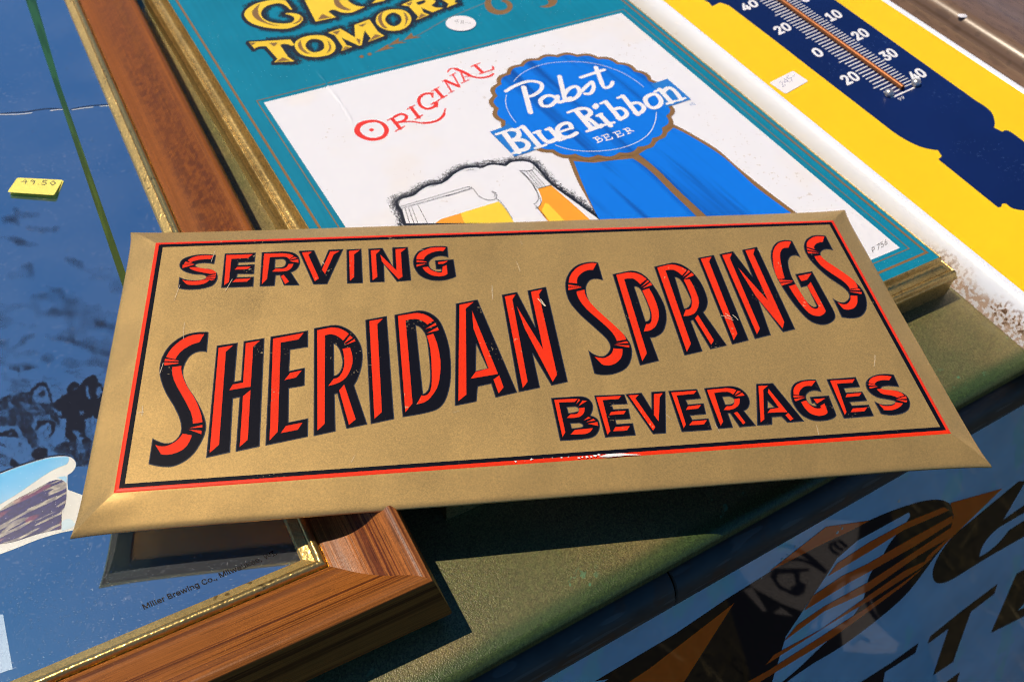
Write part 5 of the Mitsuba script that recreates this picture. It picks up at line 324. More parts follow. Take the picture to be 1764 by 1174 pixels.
    'ink': {'stroke': [(0.45, '37.28,-147.66 37.92,-145.7 38.84,-143.92 40.73,-141.42 41.5,-140.65 42.35,-140.03 43.29,-139.63 44.66,-139.51 49.83,-140.07 51.44,-139.97 52.89,-139.51 54.26,-138.83 56.91,-137.27 58.28,-136.66 61.13,-135.75 62.57,-135.4 64.01,-135.17 65.41,-135.08 66.8,-135.23 70.84,-136.44 72.13,-136.61 73.36,-136.57 74.53,-136.42 75.69,-136.15 78.18,-135.28 79.57,-134.61 84.11,-131.91 85.71,-131.18 89.14,-130.07 90.93,-129.64 92.7,-129.36 94.41,-129.26 96.11,-129.39 97.84,-129.73 99.51,-130.21 102.24,-131.23 103.71,-132.08 104.28,-132.59 104.74,-133.17 105.1,-133.81'), (0.45, '104.83,-133.69 108.16,-133.04 109.68,-132.92 111.11,-132.93 112.44,-133.09 113.67,-133.43 114.79,-133.97 115.81,-134.62 118.49,-136.49 119.96,-137.64 121.15,-138.8'), (0.45, '120.17,-138.52 121.45,-137.86 122.76,-137.35 124.1,-136.99 125.46,-136.79 126.86,-136.74 128.35,-136.87 129.92,-137.19 131.49,-137.64 132.97,-138.2 134.27,-138.83 135.42,-139.56 136.47,-140.42 137.38,-141.36 138.12,-142.31 138.64,-143.21 138.88,-144.01 138.95,-144.88 138.85,-145.78 138.6,-146.65 138.23,-147.44 136.98,-149.05 136.15,-149.79 135.26,-150.32 134.37,-150.52 133.14,-150.36 131.74,-149.92 130.21,-149.26 128.63,-148.4 127.06,-147.39'), (0.3, '38.59,-146.38 87.07,-147.44'), (0.35, '37.68,-148.33 73.09,-149.54'), (0.5, '70.28,-149.83 88.46,-149.95'), (0.4, '87.07,-147.44 87.79,-147.74 88.4,-148.22 88.91,-148.9 89.32,-149.77 89.61,-150.84 89.71,-152.22 89.39,-157.5 89.55,-159.08 89.96,-160.5 90.54,-161.87 91.23,-163.13 92,-164.21 92.8,-165.06 93.68,-165.67 94.68,-166.09 95.71,-166.31 96.7,-166.36 97.58,-166.22 98.39,-165.85 99.17,-165.25 99.87,-164.49 100.42,-163.65 100.77,-162.82 100.89,-161.97 100.83,-161.04 100.61,-160.08 100.26,-159.12 99.8,-158.21'), (0.3, '98.22,-164.07 99.24,-163.2 99.65,-162.7 99.95,-162.18 100.09,-161.67 100.07,-161.15 99.9,-160.6 99.62,-160.06 98.79,-159.06'), (0.4, '98.66,-166.24 99,-167.53 99.26,-169 99.43,-170.65 99.52,-174.46 99.27,-179.31 98.26,-188.19'), (0.5, '38.47,-149.5 35.2,-162.31'), (0.4, '40.83,-149.69 37.42,-163.38'), (0.4, '43.12,-149.84 39.89,-164.58'), (0.35, '45.33,-149.95 42.03,-165.62'), (0.35, '49.69,-150.13 47.55,-168.29'), (0.4, '127.08,-147.75 127.43,-150.11 127.82,-154.91 127.8,-159.81 127.61,-162.35 127.31,-164.95 126.47,-170.07 125.09,-177 124.57,-179.13 123.93,-181.03 123.12,-182.58 122.1,-183.8 120.93,-184.76 119.63,-185.45 118.26,-185.88 116.87,-186.05'), (0.4, '128,-163.32 127.6,-166.43 127.04,-169.42 126.35,-172.2 125.52,-174.67 124.59,-176.73 123.52,-178.4 122.32,-179.73 120.99,-180.74 119.57,-181.42 118.06,-181.78'), (0.5, '118.35,-183.53 118.05,-196.98'), (0.35, '128.05,-149.61 129.02,-168.86'), (0.35, '130.68,-149.98 130.3,-168.98'), (0.35, '132.6,-150.02 132.27,-169.08'), (0.35, '134.61,-150.11 134.35,-169.39'), (0.5, '137.62,-149.26 139.01,-169.94 148.21,-209.99 149.38,-217.66'), (0.45, '128.96,-169.34 138.84,-169.85'), (0.3, '93.98,-132.18 95.42,-131.71 96.11,-131.65 96.78,-131.72 97.44,-131.91 98.68,-132.67 99.27,-133.22 100.39,-134.71'), (0.3, '64.75,-136.43 69.86,-136.87')]},
    'stipple_line': {'stroke': [(6, '34.38,-161.91 37.03,-147.54 37.82,-145.18 38.85,-143.18 40.12,-141.52 41.63,-140.18 42.48,-139.7 43.41,-139.37 44.82,-139.22 50.12,-139.46 51.76,-139.3 53.21,-138.84 57.19,-136.71 58.54,-136.12 61.39,-135.22 64.27,-134.63 65.68,-134.53 67.06,-134.69 71.1,-135.9 72.4,-136.07 73.65,-136.01 74.83,-135.82 76.01,-135.51 78.53,-134.6 79.92,-133.94 84.4,-131.34 86,-130.63 89.45,-129.47 91.26,-129 93.05,-128.68 94.77,-128.56 96.48,-128.69 98.23,-129.04 99.9,-129.52 102.61,-130.53 103.25,-130.95 104.1,-132.08 104.58,-132.56 105.28,-132.85 106.51,-132.88 111.38,-132.32 112.83,-132.39 114.05,-132.75 115.16,-133.29 118.05,-135.22 118.85,-135.82 120.17,-137.11 120.87,-137.59 121.69,-137.83 122.66,-137.69 126.04,-136.23 127.26,-136.04 128.68,-136.15 130.25,-136.41 131.86,-136.83 133.4,-137.36 134.75,-137.99 135.95,-138.75 137.07,-139.65 138.06,-140.65 138.88,-141.69 139.5,-142.73 139.83,-143.72 139.93,-144.72 139.76,-148.17 139.96,-169.88 149,-208.77 150.2,-217.27')]},
    'p756': {'text': [('P 756', [290.05, -317.64, 15.13, 1.77, 2.92, 4.05])]},
    'crease': {'stroke': [(0.5, '49.33,26.86 49.62,7.48 48.93,-2.64'), (0.6, '48.93,-2.64 49.16,-10.15 49.23,-17.5 49.12,-28.26 48.84,-35.23 48.57,-38.62 47.75,-45.22 47.22,-48.43 45.93,-54.68')]},
    'navy': {'poly': ['46.31,242.7 121.23,187.73 114.83,-88.65 115.17,-91.73 115.29,-94.7 115.17,-97.53 114.83,-100.2 114.25,-102.69 113.34,-104.96 112.09,-107.14 110.66,-109.16 106.91,-113.68 105.86,-114.69 104.79,-115.55 103.69,-116.27 102.57,-116.85 104.08,-123.75 104.93,-123.4 105.69,-123.22 106.36,-123.2 106.95,-123.35 107.46,-123.68 107.89,-124.19 108.24,-124.9 108.68,-126.76 108.75,-127.87 108.66,-132.94 107.95,-143.27 106,-184.4 66.99,-194.8 62.17,-192.72 58.2,-190.65 56.52,-189.62 55.11,-188.61 53.89,-187.56 52.85,-186.51 51.99,-185.49 50.81,-183.74 50.46,-182.93 50.25,-182.13 50.17,-181.31 50.55,-177.66 48.01,-176.5 45.6,-178.3 43.26,-177.61 45.4,-120.34 49.69,-119.47 52.14,-113.01 50.47,-111.59 48.94,-110.04 47.54,-108.35 46.27,-106.51 45.13,-104.53 44.13,-102.37 43.28,-100.02 42.56,-97.54 41.4,-92.41 40.6,-87.16 40.2,-81.67 40.15,-78.83 41.1,65.65 41.05,118.43 37.68,126.19 28.77,125.54 29.88,131.19 27.78,144.1']},
    'canoe_base': {'poly': ['-135.46,112.44 -117.62,112.44 -113.04,112.76 -108.45,112.89 -103.78,112.84 -98.93,112.59 -94.69,112.12 -91.69,111.39 -90.36,110.92 -88.05,109.9 -86.31,108.91 -85.56,108.35 -84.91,107.73 -84.35,107.04 -83.51,105.36 -83.07,103.51 -83.04,102.64 -83.16,101.82 -83.8,100.22 -84.75,98.9 -85.9,97.97 -86.57,97.63 -88.12,97.18 -89.17,92.38 -89.6,88.17 -83.92,81.95 -74.67,72.14 -81.38,62.09 -91.37,63.75 -96.36,64.89 -97.76,65.13 -103.37,65.77 -107.26,66.02 -110.81,65.96 -115.97,65.7 -124.52,65.66 -141.36,64.78']},
    'canoe_sky': {'poly': ['-135.54,111.85 -117.68,112.02 -113.1,112.34 -108.52,112.47 -101.41,112.32 -96.75,111.97 -94.76,111.7 -93.2,111.35 -91.72,110.89 -86.81,108.84 -86.22,108.51 -85.78,108.11 -85.56,107.63 -85.57,106.97 -85.77,106.15 -86.14,105.31 -86.65,104.56 -87.28,104.05 -88.2,103.77 -92.04,103.66 -93.45,103.46 -96.37,102.62 -101.29,100.83 -109.07,97.51 -112.92,96.08 -116.67,94.9 -120.35,93.9 -138.51,87.83', '-93.09,97.8 -91.03,97.52 -89.96,97.24 -89.29,96.92 -88.53,96.22 -89.46,92.52 -90.48,94.47 -91.19,95.6 -92.31,97.03', '-95.79,70.97 -95,71.3 -94.23,71.49 -93.48,71.51 -92.8,71.35 -92.2,71 -91.69,70.44 -91.25,69.67 -90.88,68.73 -90.38,66.52 -92.84,65.36 -96.75,65.81']},
    'canoe_edge': {'poly': ['-135.35,113.33 -117.49,113.34 -112.9,113.67 -108.3,113.8 -101.18,113.65 -96.52,113.3 -94.52,113.04 -92.97,112.72 -91.52,112.31 -88.96,111.33 -87,110.28 -85.45,108.97 -84.42,107.94 -84.36,107.75 -84.51,107.45 -85.66,108.72 -87.13,109.8 -90.28,111.28 -93.07,112.17 -94.62,112.49 -96.61,112.75 -101.28,113.1 -108.39,113.26 -112.98,113.12 -117.57,112.8 -135.42,112.79']},
    'rocks': {'poly': ['-139.19,82.34 -120.9,90.21 -118.81,91.43 -116.22,92.51 -112.93,93.47 -104.53,95.14 -97.82,96.73 -96.48,96.9 -95.46,96.9 -94.5,96.79 -92.8,96.25 -92.07,95.83 -91.42,95.32 -90.85,94.71 -90.36,93.99 -89.6,92.27 -90.67,86.18 -91.4,83.15 -92.18,80.68 -92.95,78.93 -93.75,77.76 -94.66,77.04 -96.75,66.99 -100.66,67.94 -106.75,68.97 -108.93,69.17 -115.64,69.45 -117.5,69.62 -120.28,70.12 -121.52,70.44 -123.7,71.24 -136.25,72.31']},
    'stripe': {'poly': ['-27.85,695.4 -19.64,692.2 -20.83,581.78 -26.46,446.17 -29.75,187.16 -33.9,189.11 -30.25,447.79 -28.41,584.87']},
    'wavy_dark': {'stroke': [(1.1, '-89.55,432.69 -66.8,427.48 -63.6,426.62 -56.12,424.21 -54.34,423.76 -52.69,423.51 -48.12,423.3 -46.61,423.14 -42.09,422.32 -39.02,421.42 -37.42,420.81 -34.16,419.32 -30.81,417.48'), (1.1, '-25.38,414.54 -22.8,414.67 -19.92,414.58 -16.76,414.29 -13.31,413.8 -9.58,413.03 -7.62,412.52 -3.49,411.26 0.91,409.69')]},
    'wavy_light': {'stroke': [(0.9, '-89.71,431.43 -71.23,427.23 -64.5,424.35 -60.32,422.88 -56.38,421.76 -54.5,421.33 -50.93,420.74'), (0.9, '-38.59,418.3 -35.45,417.93 -33.77,417.58 -31.96,416.95 -31.01,416.39'), (0.9, '-24.63,413.24 -21.32,412.98 -18.74,412.65 -10.96,411.25'), (0.7, '-6.13,410.15 0.59,408.24')]},
    'miller': {'text': [('Miller Brewing Co., Milwaukee, WI.', [-71.76, 8.4, 62.62, 0.08, -0.38, 2.72])]},
    'pale_print': {'poly': ['-134.72,37.66 -127.9,33.63 -128.21,5.66 -129.79,6.09 -139.04,6.49']},
    'branches': {'stroke': [(1.0, '-90.71,306.58 -87.61,307.75 -86.18,308.17 -83.56,308.66 -82.39,308.55 -80.29,307.68 -79.36,307.51 -78.51,307.91 -77.72,308.93 -77.01,310.38 -76.37,312.19 -75.83,314.28 -75.39,316.59 -76.91,323.58'), (0.8, '-77.7,307.54 -76.43,308.78 -75.12,309.8 -73.77,310.59 -72.39,311.14 -70.98,311.47 -69.52,311.56 -68.04,311.42 -66.52,311.05 -64.97,310.44 -63.39,309.6'), (0.9, '-91.08,292.56 -88.29,291.85 -85.8,290.92 -83.61,289.77 -82.63,289.12 -81.73,288.41 -80.15,286.84 -79.99,285.27 -79.68,283.86 -79.2,282.62 -78.57,281.54 -77.77,280.62 -76.8,279.86 -75.64,279.26 -74.34,278.82 -72.9,278.54 -71.36,278.42'), (0.8, '-75.86,292.3 -73.81,292.27 -71.78,292.09 -69.77,291.78 -67.78,291.32 -65.81,290.73 -63.86,290 -61.94,289.12 -60.04,288.11 -58.16,286.95 -56.31,285.66'), (0.6, '-77.01,306.46 -77.35,298.99')]},
    'front_black': {'poly': ['-83.84,-27.66 23.33,-17.52 56.83,-16.19 100.66,-6.75 137.64,-21.76 146.48,-22.92 155.64,-24.5 165.27,-26.55 175.62,-29.12 180.61,-30.53 185.17,-31.97 189.09,-33.38 192.81,-34.88 196.34,-36.47 199.65,-38.16 202.73,-39.95 205.62,-41.89 208.31,-43.98 210.76,-46.14 212.91,-48.3 214.7,-50.39 216.1,-52.37 217.15,-54.29 217.88,-56.19 218.33,-58.1 218.55,-60.05 218.68,-63.53 218.66,-67.75 218.34,-72.26 217.59,-76.57 216.28,-80.2 214.31,-82.92 211.78,-85.05 205.57,-88.79 202.17,-91.05 189.43,-101.11 184.69,-104.43 179.92,-107.16 175.28,-109.2 170.7,-110.78 165.94,-112.04 160.76,-113.13 154.93,-114.2 148.13,-115.26 140.54,-116.23 132.67,-117.06 125.02,-117.7 118.07,-118.09 111.86,-118.12 106.08,-117.81 95.38,-116.98 90.28,-116.83 80.53,-117.09 71.5,-117.78 46.65,-121.03 -97.49,-131.48|173.18,-34.7 173.98,-35.73 174.57,-36.73 174.93,-37.67 175.02,-38.52 174.83,-39.25 174.06,-40.27 172.87,-41.31 171.38,-42.4 166.06,-46.06 159.37,-50.41 157.46,-51.89 155.94,-53.38 152.35,-57.96 150.99,-59.47 149.33,-60.96 143.88,-65.36 142.47,-66.84 141.45,-68.24 140.7,-69.58 140.1,-70.98 138.94,-74.34 138.33,-76.91 137.29,-83.22 136.35,-86.47 134.8,-89.42 132.47,-92.19 129.55,-94.92 126.25,-97.49 122.79,-99.76 119.37,-101.6 116.03,-102.81 112.62,-103.48 105.5,-104.37 101.71,-105.17 97.64,-106.41 84.57,-110.96 80.55,-112.19 76.81,-113.16 69.82,-114.67 63.48,-115.61 23.36,-110.11 58.06,-86.84 101.88,-46.49 110.91,-37.21 127.75,-32.73', '286.59,-67.62 233.86,-78.1 229.9,-78.72 226.21,-79.56 222.77,-80.62 219.6,-81.9 216.68,-83.39 213.98,-85.18 211.49,-87.26 209.26,-89.53 207.36,-91.87 205.82,-94.17 204.69,-96.42 203.87,-98.78 203.37,-101.19 203.22,-103.6 203.41,-105.96 203.96,-108.34 204.88,-110.8 206.14,-113.2 207.72,-115.42 209.62,-117.33 211.92,-118.94 214.65,-120.35 217.66,-121.51 220.81,-122.41 223.95,-123 229.86,-123.55 237.03,-123.82 253.41,-124.16 261.72,-124.52 269.95,-125.05 287.15,-126.35 305.38,-127.99 324.97,-130.23 320.98,-111 283.56,-110.56 281.22,-112.52 278.71,-114.22 276.05,-115.67 273.22,-116.85 270.25,-117.78 267.12,-118.44 263.84,-118.85 260.42,-118.99 256.86,-118.88 253.16,-118.51 253.27,-115.56 253.78,-112.88 254.69,-110.48 255.99,-108.36 257.69,-106.5 259.8,-104.92 262.3,-103.6 265.22,-102.54 268.54,-101.75 272.28,-101.22 314.33,-103.28 312.45,-94.03 275,-96.15 289.76,-78.16 294.55,-71.68', '279.78,-160.28 277.47,-169.01 251.81,-171.18 238.09,-214.69 216.01,-213.85 227.92,-172.91 205.71,-174.21 208.03,-167.85 241,-163.25', '332.81,-167.95 301.87,-163.38 280.63,-211.84 344.62,-224.78|333.78,-198.76 311.33,-207.52 336.85,-213.84', '195.66,-166.42 193.06,-174.82 162.5,-173.14 160.31,-188.7 128.51,-166.05 167.62,-167.68', '247.93,-232.41 245.08,-249.09 223.13,-233.45', '-66.85,-21.01 5.58,-20.98 38.11,-18.97 62.73,-19.7 76.26,-55.7 55.98,-113.74 -49.04,-46.92 -41.13,-34.16']},
    'front_orange': {'poly': ['137.65,-21.95 100.65,-6.4 55.98,-15.34 99.2,-18.41 121.47,-21.02', '214.03,-48.53 268.39,-64.52 215.49,-82.72 191.32,-91.32 196,-84.49 216.15,-79.14 218.82,-62.11', '207.58,-48.48 213.49,-54.47 170.26,-47.29 138.3,-47.86 103.4,-47.4 111.07,-41.3 137.8,-39.85 171.81,-41.84', '217.35,-60.94 219.04,-67.25 182.55,-67.8 139.38,-65.4 123.56,-64.14 84.06,-64.25 90.96,-56.16 115.4,-54.55 138.9,-57.54 171.25,-58.36', '219.11,-71.17 217.13,-79.88 185.73,-78.56 140.43,-82.25 100.86,-75.59 67.59,-79.61 78.24,-72.71 100.73,-71.29 139.93,-74.17', '201.93,-88.91 191.32,-91.32 141.01,-91.69 109.05,-90.17 52.2,-90.29 58.97,-85.9 99.34,-89.83 140.68,-86.34 173.58,-84.46', '192.56,-92.85 174.75,-97.52 137.55,-101.94 109.54,-104.07 37.91,-101.52 27.44,-94.06 56.15,-96.57 141.29,-96.25 170.27,-94.82', '29.16,-23.69 -18.84,-70.83 -63.5,-38.43 -46.85,-36 -32.26,-35.12']},
    'placard_white': {'poly': ['77.86,40.32 31.56,61.03 -16.64,75.18 -60.96,60.45 -52.58,36.55 -28.5,0.27 1.77,-6.73 22.81,-28.78 43.64,-13.04 69.12,12.93', '-20.86,-4.99 -39.68,1.12 -54.13,2.9 -50.04,-22.61 -52.23,-48.05 -67.83,-85.68 -59.96,-98.71 -37.33,-95.11 -6.67,-84.62 -10.74,-56.45 6.27,-54.37 20.98,-49.18 -0.85,-27.09', '79.31,11.73 69.12,12.93 61.29,-17.99 64.84,-18.99', '54.55,-23.21 35.59,-31.25 45.03,-18.15']},
    'placard_dark': {'poly': ['47.05,22.06 40.2,29.36 2.61,20.22 4.24,17.06 14.42,17.75 17.11,7.68 11.24,2.69 16.19,-6.89 24.87,-9.33 31.76,-4.99 28.72,3.29 22.53,5.39 21.41,18.55 37.49,21.54 40.84,15.17 38.12,7.33 25.24,-4.74 27.67,-7.76 42.07,4.67'], 'stroke': [(6, '49.84,53.14 44.48,54.52 39.36,55.31 34.48,55.52 29.83,55.14 25.41,54.19 21.3,52.64 17.49,50.51 13.87,47.8 10.31,44.53 6.7,40.71 3.04,36.34 -0.6,31.42 -4.22,25.93 -7.82,19.88 -11.4,13.27'), (4, '31.28,32.54 27.51,34.12 23.69,34.96 19.82,35.08 15.89,34.47 11.91,33.14 7.85,31.06 3.71,28.23 -0.48,24.69 -4.68,20.49 -8.87,15.66'), (4, '-26.25,43.1 -25.38,41.82 -24.76,40.51 -24.4,39.18 -24.33,37.84 -24.54,36.51 -25.07,35.17 -25.91,33.81 -27.02,32.46 -28.36,31.16 -29.88,29.92'), (4, '-30.35,43.83 -30,42.72 -29.85,41.64 -29.89,40.58 -30.12,39.55 -30.54,38.53 -31.17,37.53 -32.01,36.54 -33.04,35.58 -34.23,34.65 -35.56,33.78'), (4, '-35.17,44.37 -40.8,35.98'), (6, '-51.94,-8.9 -49.96,-14.16 -48.41,-19.31 -47.29,-24.37 -46.6,-29.33 -46.35,-34.18 -46.54,-38.82 -47.19,-43.24 -48.26,-47.61 -49.74,-52.09 -51.6,-56.84 -53.84,-61.88 -56.48,-67.07 -59.52,-72.43 -62.95,-77.96 -66.78,-83.64'), (5, '-9.05,-20.04 -4.93,-23.44 -1.23,-27.1 2.02,-31.03 4.84,-35.2 7.22,-39.64 9.16,-44.34 10.65,-49.29 11.7,-54.51 12.3,-59.98 12.45,-65.71'), (5, '-33.36,0.87 -26.3,-20.54'), (5, '-41.3,-29.43 -31.02,-37.3 -25.57,-41.85 -21.56,-45.56 -19.85,-47.32 -16.99,-50.66'), (5, '-17.91,-78.03 -29.08,-71.49 -35.24,-78.32')]},
}

# ------------------------------------------------------------------ ground
g = trimesh.Trimesh([[-60, -60, -0.80], [60, -60, -0.80], [60, 60, -0.80], [-60, 60, -0.80]], [[0, 1, 2], [0, 2, 3]], process=False)
obj('ground', g, 'lawn', kind='structure', label='dark lawn that the chest stands on', category='ground')

# ------------------------------------------------------------------ the green topped chest that carries everything
X0, X1, DEPTH = -720, 760, 1150
nose = [(0, 0)] + [(-5.0 + 5.0 * (1 - math.sin(a)) * 0 - 0, 0) for a in ()]
ang = np.linspace(math.pi / 2, -math.pi / 2, 13)
prof = [(DEPTH, 0.0), (6.0, 0.0)] + [(1.0 - 6.0 * math.cos(a) + 0.0, -6.0 + 6.0 * math.sin(a)) for a in ang] + [(DEPTH, -12.0)]
prof = np.array(prof)
frame('lx', FR['l'][0], FR['l'][2] * 1.0, -FR['l'][1])           # u = away from the viewer, v = -along
V = []
for x in np.linspace(-X1, -X0, 2): V.append(to_world('lx', np.c_[prof[:, 0], np.full(len(prof), x)], prof[:, 1]))
m = len(prof); c = np.arange(m - 1)
F = np.vstack([np.c_[c, c + m, c + m + 1], np.c_[c, c + m + 1, c + 1]])
U = np.vstack([np.c_[np.full(m, s), prof[:, 0] / 1000] for s in (0, 1.48)])
cap = trimesh.creation.triangulate_polygon(Polygon(prof), engine='earcut')
lid = trimesh.Trimesh(np.vstack(V), F, process=False)
labels['metal_chest'] = {'label': 'old metal chest with a worn green lid that the signs lie on', 'category': 'chest'}
obj('metal_chest__lid', lid, 'green_hammertone', 40, None)
scene['metal_chest__lid'] = mikit.ply(lid, 'green_hammertone', smooth=True, uv=U)
def moulding(x0, x1):
    a = np.linspace(0, 2 * math.pi, 41)
    p = np.c_[2.0 - 13.5 * np.cos(a) - 2.0, -31.5 + 16.0 * np.sin(a)]
    V, rings = [], [(x0, 0.92), (x0 + .8, 1.0), (x1 - .8, 1.0), (x1, 0.92)]
    for x, s in rings: V.append(to_world('lx', np.c_[p[:, 0] * s, np.full(41, -x)], -31.5 + (p[:, 1] + 31.5) * s))
    F = []
    for k in range(3):
        c = np.arange(40) + k * 41
        F += [np.c_[c, c + 41, c + 42], np.c_[c, c + 42, c + 1]]
    return trimesh.Trimesh(np.vstack(V), np.vstack(F), process=False)
obj('metal_chest__moulding', moulding(X0, -17.2), 'dark_trim', 50)
obj('metal_chest__moulding_001', moulding(-16.6, X1), 'dark_trim', 50)
bm = trimesh.creation.box((1.47, DEPTH / 1000 - .02, 0.76)); 
o, u, v = FR['l']; M = np.eye(4); M[:3, 0] = u; M[:3, 1] = v; M[:3, 2] = [0, 0, 1]
M[:3, 3] = o + u * (X0 + X1) / 2000 + v * (DEPTH / 2000 + .012) + np.array([0, 0, -0.40]); bm.apply_transform(M)
obj('metal_chest__carcass', bm, 'dark_body')
# the glossy sign that leans against the chest, its top under the moulding
labels['leaning_sign'] = {'label': 'glossy blue sign with black letters and orange rays, leaning against the chest', 'category': 'sign'}
body = box(X0 + 60, -810, X1 - 40, 6)
ink('leaning_sign__panel', 'f', body, 0.0, 'front_blue')
ink('leaning_sign__back', 'f', body, -3.0, 'dark_body')
for i, gq in enumerate(parts(unary_union(polys('front_black')).intersection(body))): ink('leaning_sign__letter' + ('' if i == 0 else '_%03d' % i), 'f', gq, 0.15, 'front_black')
for i, gq in enumerate(parts(unary_union(polys('front_orange')).intersection(body))): ink('leaning_sign__ray' + ('' if i == 0 else '_%03d' % i), 'f', gq, 0.30, 'front_orange')
chips = unary_union([Point(x, y).buffer(r, 5) for x, y, r in [(60, -14, .5), (66, -12, .9), (70, -11, .6), (76, -8, .8), (80, -7.5, .5), (110, -16, 1.1), (114, -15, .8), (112, -12, .5), (150, -11, .5), (163, -20, 1.3), (50, -17, .5)]])
ink('leaning_sign__paint_chips', 'f', chips, 0.42, 'scratch', kind='stuff')

# ------------------------------------------------------------------ framed mirror
MW, MH = 430, 650
labels['framed_mirror'] = {'label': 'wood and gilt framed mirror printed with wolves, reflecting blue sky', 'category': 'mirror'}
ink('framed_mirror__glass', 'm', box(-MW - 3, -3, 3, MH + 3), 0.0, 'mirror_glass')
fillet = [(-0.5, 0.0), (0.2, 1.6), (0.6, 2.2), (5.0, 4.0), (5.2, 3.2)]
bead = [(5.2, 3.0)] + [(7.4 - 2.2 * math.cos(a), 3.6 + 2.4 * math.sin(a)) for a in np.linspace(0.1, math.pi - .1, 10)] + [(9.7, 2.6), (10.4, 3.6)]
scoop = smooth_profile([(10.4, 3.7), (13, 4.6), (18, 5.6), (25, 8.2), (32, 13.0), (37, 18.0), (41, 21.0), (44, 22.2), (46.3, 21.6), (47.6, 19.6), (50.6, 8.0), (53.0, -1.0), (53.4, -5.0), (51.5, -10.0), (49.0, -15.9)], 4)
mm, U = ring_sweep('m', -MW, 0, 0, MH, fillet); obj('framed_mirror__fillet', mm, 'gilt', 40)
mm, U = ring_sweep('m', -MW, 0, 0, MH, bead); obj('framed_mirror__bead', mm, 'gilt_bright', 40)
for q in range(4):
    mm, U = ring_sweep('m', -MW, 0, 0, MH, scoop, only=[q], sub=1)
    obj('framed_mirror__rail' + ('' if q == 0 else '_%03d' % q), mm, 'walnut_burl' if q == 1 else 'walnut', True, U)
GLASS = box(-MW, 0, 0, MH)
def mprint(name, g, h, bsdf, **l): return ink('framed_mirror__' + name, 'm', g.intersection(GLASS), h, bsdf, **l)
mprint('stripe', shape('stripe'), 0.12, 'green_stripe', label='green printed stripe')
mprint('dark_wavy_line', shape('wavy_dark'), 0.20, 'branch_ink'); mprint('pale_wavy_line', shape('wavy_light'), 0.28, 'mirror_white')  # thin dark and pale wavy lines across the glass
mprint('canoe_outline', shape('canoe_edge'), 0.20, 'navy_ink'); mprint('snow_print', shape('canoe_base'), 0.14, 'cream_ink')
mprint('sky_print', shape('canoe_sky'), 0.26, 'sky_ink'); mprint('rock_print', shape('rocks'), 0.34, 'rock_ink')
mprint('pale_label', shape('pale_print'), 0.14, 'pale_ink')
mprint('maker_line', text_region(*ART['miller']['text'][0]).buffer(.07), 0.2, 'mirror_black')
